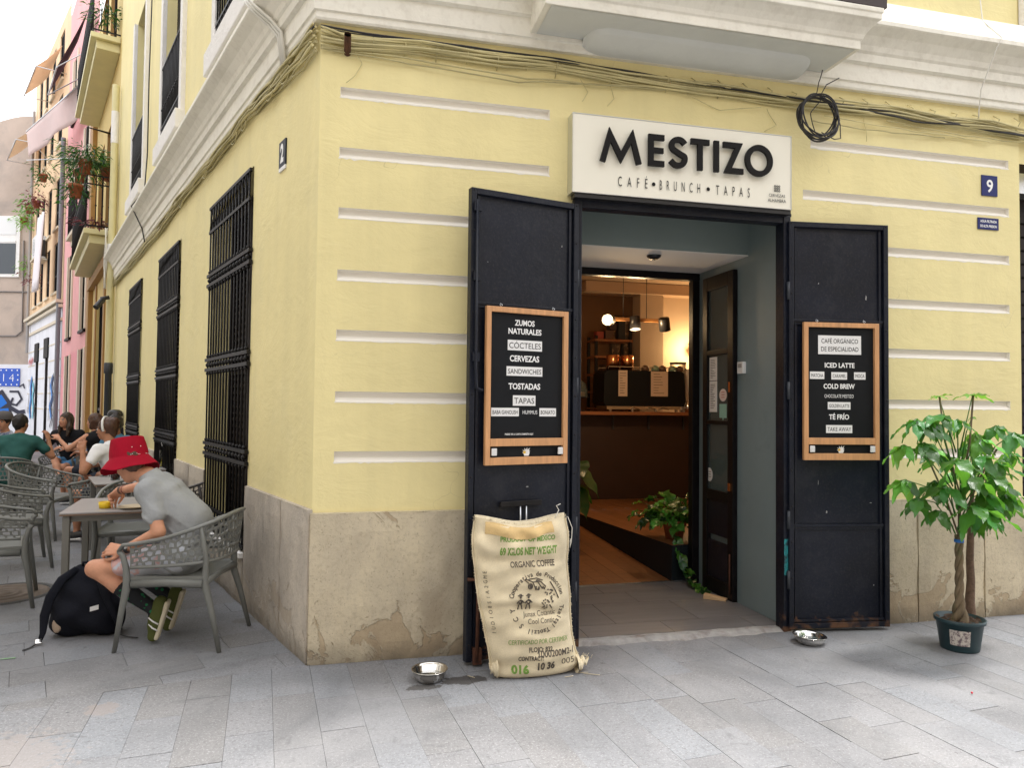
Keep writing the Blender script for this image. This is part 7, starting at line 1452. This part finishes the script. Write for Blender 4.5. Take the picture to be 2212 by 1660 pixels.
# bucket hat
hat = MB(); Uh = Vector((-.16, .16, .97)).normalized(); Fh = (Vector((-.9, .3, -.2))-Uh*Vector((-.9, .3, -.2)).dot(Uh)).normalized(); Rh = Fh.cross(Uh); hc = Vector((-1.172, .775, 1.118))
HP = lambda r, f, u: inv(hc+Rh*r+Fh*f+Uh*u)
def hatf(u, v):
    a = u*math.tau
    if v < .22: t = v/.22; r_, z = .088*t, .148-.004*t*t
    elif v < .62: t = (v-.22)/.40; r_, z = .088+.018*t+.004*math.sin(t*3), .144-.125*t
    else: t = (v-.62)/.38; r_, z = .106+.052*t, .019-.075*t**1.1+.010*t*math.sin(a*3+.6)+.006*t*math.sin(a*5+2)
    return HP(math.cos(a)*r_, math.sin(a)*r_*1.1, z)
hat.grid(hatf, 64, 36); redm = cloth('red_canvas', (.33, .003, .020), bump=.35); hat.build('bucket_hat', redm, man, solid=.003)
hs = MB()
for rr, z in ((.107, .020), (.125, -.0), (.140, -.016), (.155, -.030)): hs.tube([hatf(i/64, .62+(rr-.106)/.062*.38)+inv(man.location+Vector((0, 0, .0)))*0+Uh*.0012 for i in range(65)], .0009, 4, caps=False)
hs.build('hat_stitching', mat('dark_red_thread', (.28, .0, .012), .8), man)
ey = MB()
for a, z in ((-.35, .07), (.15, .072), (-2.4, .07), (-1.9, .072)): ey.ball(HP(math.cos(a)*.104, math.sin(a)*.113, z), .0035, 8, 6)
for k in range(7): a = -2.5+k*.075; ey.ball(HP(math.cos(a)*.110, math.sin(a)*.120, .022+.003*math.sin(k*2)), .0025, 6, 4)
for k in range(5): a = -1.6+k*.2; ey.ball(HP(math.cos(a)*.110, math.sin(a)*.120, .024), .003, 6, 4)
ey.build('hat_eyelet', 'label', man)
# seated figure helper in a local frame (y forward), turned into world joints
def seated(x, y, rz, lean=.05, tilt=0., lh=None, rh=None, look=(0, 1, 0), hz=.0, knees=.43, crossed=False):
    Rm = Matrix.Rotation(R(rz), 3, 'Z'); O = Vector((x, y, 0)); T = lambda a, b, c: O+Rm@Vector((a, b, c+hz))
    lp = lean; J = dict(lhip=T(-.09, 0, .52), rhip=T(.09, 0, .52), spine=T(0, -.01+lp*.4, .76), neck=T(0, .02+lp*1.0, 1.065), head=T(tilt*.1, .05+lp*1.2, 1.20), lsh=T(-.18, .0+lp*.95, .99), rsh=T(.18, .0+lp*.95, .99),
        lkn=T(-.12, knees, .50), rkn=T(.12, knees, .50), lan=T(-.12, knees-.03, .09), ran=T(.12, knees-.03, .09), ltoe=T(-.12, knees+.11, .045), rtoe=T(.12, knees+.11, .045))
    if crossed: J['rkn'] = T(.0, .42, .60); J['ran'] = T(-.16, .60, .38); J['rtoe'] = T(-.2, .70, .30)
    lt = T(*(lh or (-.14, .34, .62))); rt = T(*(rh or (.14, .34, .62)))
    J['lel'], J['lwr'] = ik(J['lsh'], lt, .28, .25, Rm@Vector((-.5, -.3, -1))); J['rel'], J['rwr'] = ik(J['rsh'], rt, .28, .25, Rm@Vector((.5, -.3, -1)))
    F_ = Rm@Vector(look); hands = {'l': ((J['lwr']-J['lel']).normalized(), Rm@Vector((.4, 0, -1)), dict(curl=.5)), 'r': ((J['rwr']-J['rel']).normalized(), Rm@Vector((-.4, 0, -1)), dict(curl=.5))}
    return J, F_, hands
def sit(label, x, y, rz, sk, shirt, pants, hairm, hair, h=.016, hh=.008, sleeve=.6, legs='mid', torso_w=.92, faceon=True, shoe=None, **kw):
    J, F_, hands = seated(x, y, rz, **kw); return person(label, J, F_, (0, 0, 1) if abs(F_.z) < .5 else (0, .3, 1), sk, shirt, pants, hairm, hair, h=h, hh=hh, sleeve=sleeve, legs=legs, hands=hands, torso_w=torso_w, faceon=faceon, shoe=shoe or ('black_plastic', 'white_plastic'), hair_h=.010)
green_t = cloth('green_tshirt', (.03, .105, .095)); black_t = cloth('black_tshirt', (.013, .013, .016)); denim = cloth('denim_shorts', (.10, .25, .45)); white_t = cloth('white_tshirt', (.78, .78, .80)); blue_t = cloth('blue_tshirt', (.07, .18, .28)); stripe = cloth('striped_shirt', (.45, .48, .55), stain=((.1, .13, .25), 25, .5, .55, .9)); dark_p = cloth('dark_trousers', (.03, .035, .05)); beige = cloth('khaki_shorts', (.35, .27, .17))
sit('man in a green t-shirt seen from behind, hand raised, at the far left', -3.80, 5.85, 8, 'skin2', green_t, dark_p, hair_d, 'short', lean=.12, rh=(.30, .22, 1.0), lh=(-.2, .3, .72), look=(.35, .93, -.05), faceon=False, legs='long', torso_w=1.05)
wb, Pw, _ = sit('woman with long brown hair in a black t-shirt with white letters', -3.95, 8.15, 172, 'skin', black_t, denim, hair_l, 'long', lean=.08, lh=(-.10, .36, .78), rh=(.42, .30, .74), look=(.35, .93, 0.02), crossed=True)
t = MB(); text(t, 'S3', .16, wb.location*0+Vector((.0, -.155, .84)), (1, 0, 0), (0, .12, 1), width=.2, bold=.05); t.build('shirt_print', 'label', wb)
sit('woman with a white hairband and white t-shirt behind the red hat', -2.14, 4.10, 62, 'skin2', white_t, dark_p, hair_b, 'tied', h=.013, lean=.10, lh=(-.28, .20, .99), rh=(.12, .34, .80), look=(-.25, .9, -.1), sleeve=.5)
hb = COL.objects[-1]
ww = [o for o in COL.objects if o.get('label', '').startswith('woman with a white hairband')][0]
Rm = Matrix.Rotation(R(62), 3, 'Z'); hd_ = Rm@Vector((0, .17, 0)); hcn = Vector((0, 0, 1.22))+Vector((hd_.x, hd_.y, 0)); fw2 = (Rm@Vector((-.25, .9, -.1))).normalized(); rr2 = fw2.cross(ZA).normalized()
mb = MB(); mb.tube([hcn+rr2*math.cos(a)*.090+(ZA*.9+fw2*.15).normalized()*math.sin(a)*.112 for a in [i*math.pi/16-.2 for i in range(20)]], .012, 8); mb.build('hairband', 'label', ww)
tt = MB(); 
sit('woman with dark hair in a bun and a blue t-shirt against the wall', -2.68, 6.02, 150, 'skin3', blue_t, dark_p, hair_d, 'bun', lean=.02, look=(.3, .95, -.15))
mcap, Pm, _ = sit('man in a flat black cap in the back row near the wall', -3.46, 8.7, 165, 'skin2', black_t, dark_p, hair_d, 'short', h=.018, lean=.0, hz=.02, look=(.2, .95, 0))
MB().lathe([(.11, .03), (.115, .07), (.10, .115), (.06, .14), (0, .145)], Vector((.0, -.06, 1.20+.02))+Vector((0, 0, 0)), 18).build('cap', 'black_plastic', mcap)
sit('woman with red brown hair in a black tank top, arm stretched left', -3.22, 7.10, 60, 'skin', black_t, dark_p, hair_b, 'bob', lean=.05, lh=(-.30, .42, .96), rh=(.05, .38, .74), look=(-.2, .95, 0), sleeve=0, faceon=False)
mg, Pg, _ = sit('man in a grey flat cap behind the green shirted man', -4.30, 6.95, 150, 'skin', stripe, dark_p, hair_d, 'short', lean=.05, look=(-.4, .9, 0), h=.018)
c_ = MB().lathe([(.115, .0), (.12, .04), (.10, .09), (.05, .115), (0, .12)], (0, 0, 0), 18); gm_ = cloth('grey_cap', (.12, .11, .11)); hg = (Rm*0+Matrix.Rotation(R(150), 3, 'Z'))@Vector((0, .11, 0)); c_.v = [(v[0]+hg.x, v[1]+hg.y, v[2]+1.235) for v in c_.v]; c_.build('cap', gm_, mg)
sit('person with dark hair in a pale striped shirt at the left edge', -4.36, 6.55, 100, 'skin3', stripe, dark_p, hair_d, 'short', lean=.12, look=(-.2, .95, -.1), h=.018, faceon=False)
# ================================================================ BACKPACK
bp_ = thing('backpack', 'black backpack slumped on the paving beside the table leg, strap trailing', 'backpack', (-1.43, .86, 0)); bm = cloth('black_nylon', (.0065, .0075, .013), bump=.7, bscale=18); 
s = SDF(.07); s.cap((-.10, .0, .10), (.14, -.02, .10), .105, .11); s.cap((-.08, .02, .26), (.06, .0, .25), .11, .105); s.cap((-.03, .03, .36), (.0, .02, .36), .075, .07); s.cap((.10, -.05, .15), (-.08, -.04, .16), .09)
sdf_obj('bag_body', s, bm, bp_, .009, noise=lambda g: .006*np.sin(g[..., 0]*28+np.sin(g[..., 2]*20)*2)+.005*np.sin(g[..., 2]*40+g[..., 0]*19), cut=lambda g: .004-g[..., 2])
mb = MB(); mb.tube([(-.05, -.02, .42), (-.11, -.09, .37), (-.16, -.13, .27), (-.185, -.14, .16), (-.185, -.16, .06), (-.19, -.19, .02)], [.02, .028, .03, .028, .018, .012], 8, flat=.4, upv=(0, 1, 0)); mb.tube([(.02, -.02, .44), (.10, -.1, .40), (.16, -.16, .28), (.21, -.16, .16), (.25, -.15, .05)], [.018, .026, .026, .02, .01], 8, flat=.4, upv=(0, 1, 0)); mb.tube([(-.03, .02, .42), (-.02, .0, .455), (.02, .0, .455), (.03, .02, .42)], .009, 6); mb.build('shoulder_strap', bm, bp_)
mb = MB()
for P4 in ([(-.19, -.19, .02), (-.215, -.25, .006), (-.24, -.30, .006)],): mb.tube(P4, .009, 4, flat=.25)
mb.build('webbing', 'black_plastic', bp_); mb = MB(); mb.tube([(.24, -.14, .02), (.30, -.16, .008), (.36, -.19, .008)], .008, 4, flat=.3); mb.build('webbing', 'black_plastic', bp_)
mb = MB(); mb.obox((-.192, -.20, .022), (.017, .006, 0), (-.006, .017, .008), (0, -.003, .005)); mb.build('buckle', 'steel', bp_, bevel=.003); mb = MB(); mb.ball((-.125, -.11, .09), .04, 10, 8, (.7, .3, 1.2)); mb.build('pocket_lining', mat('beige_lining', (.42, .32, .24), .8, bump=.6, bscale=40), bp_)
mb = MB(); mb.obox((.10, -.165, .20), (.022, .008, .004), (0, -.002, 0), (0, 0, .014)); mb.build('patch', 'label', bp_)
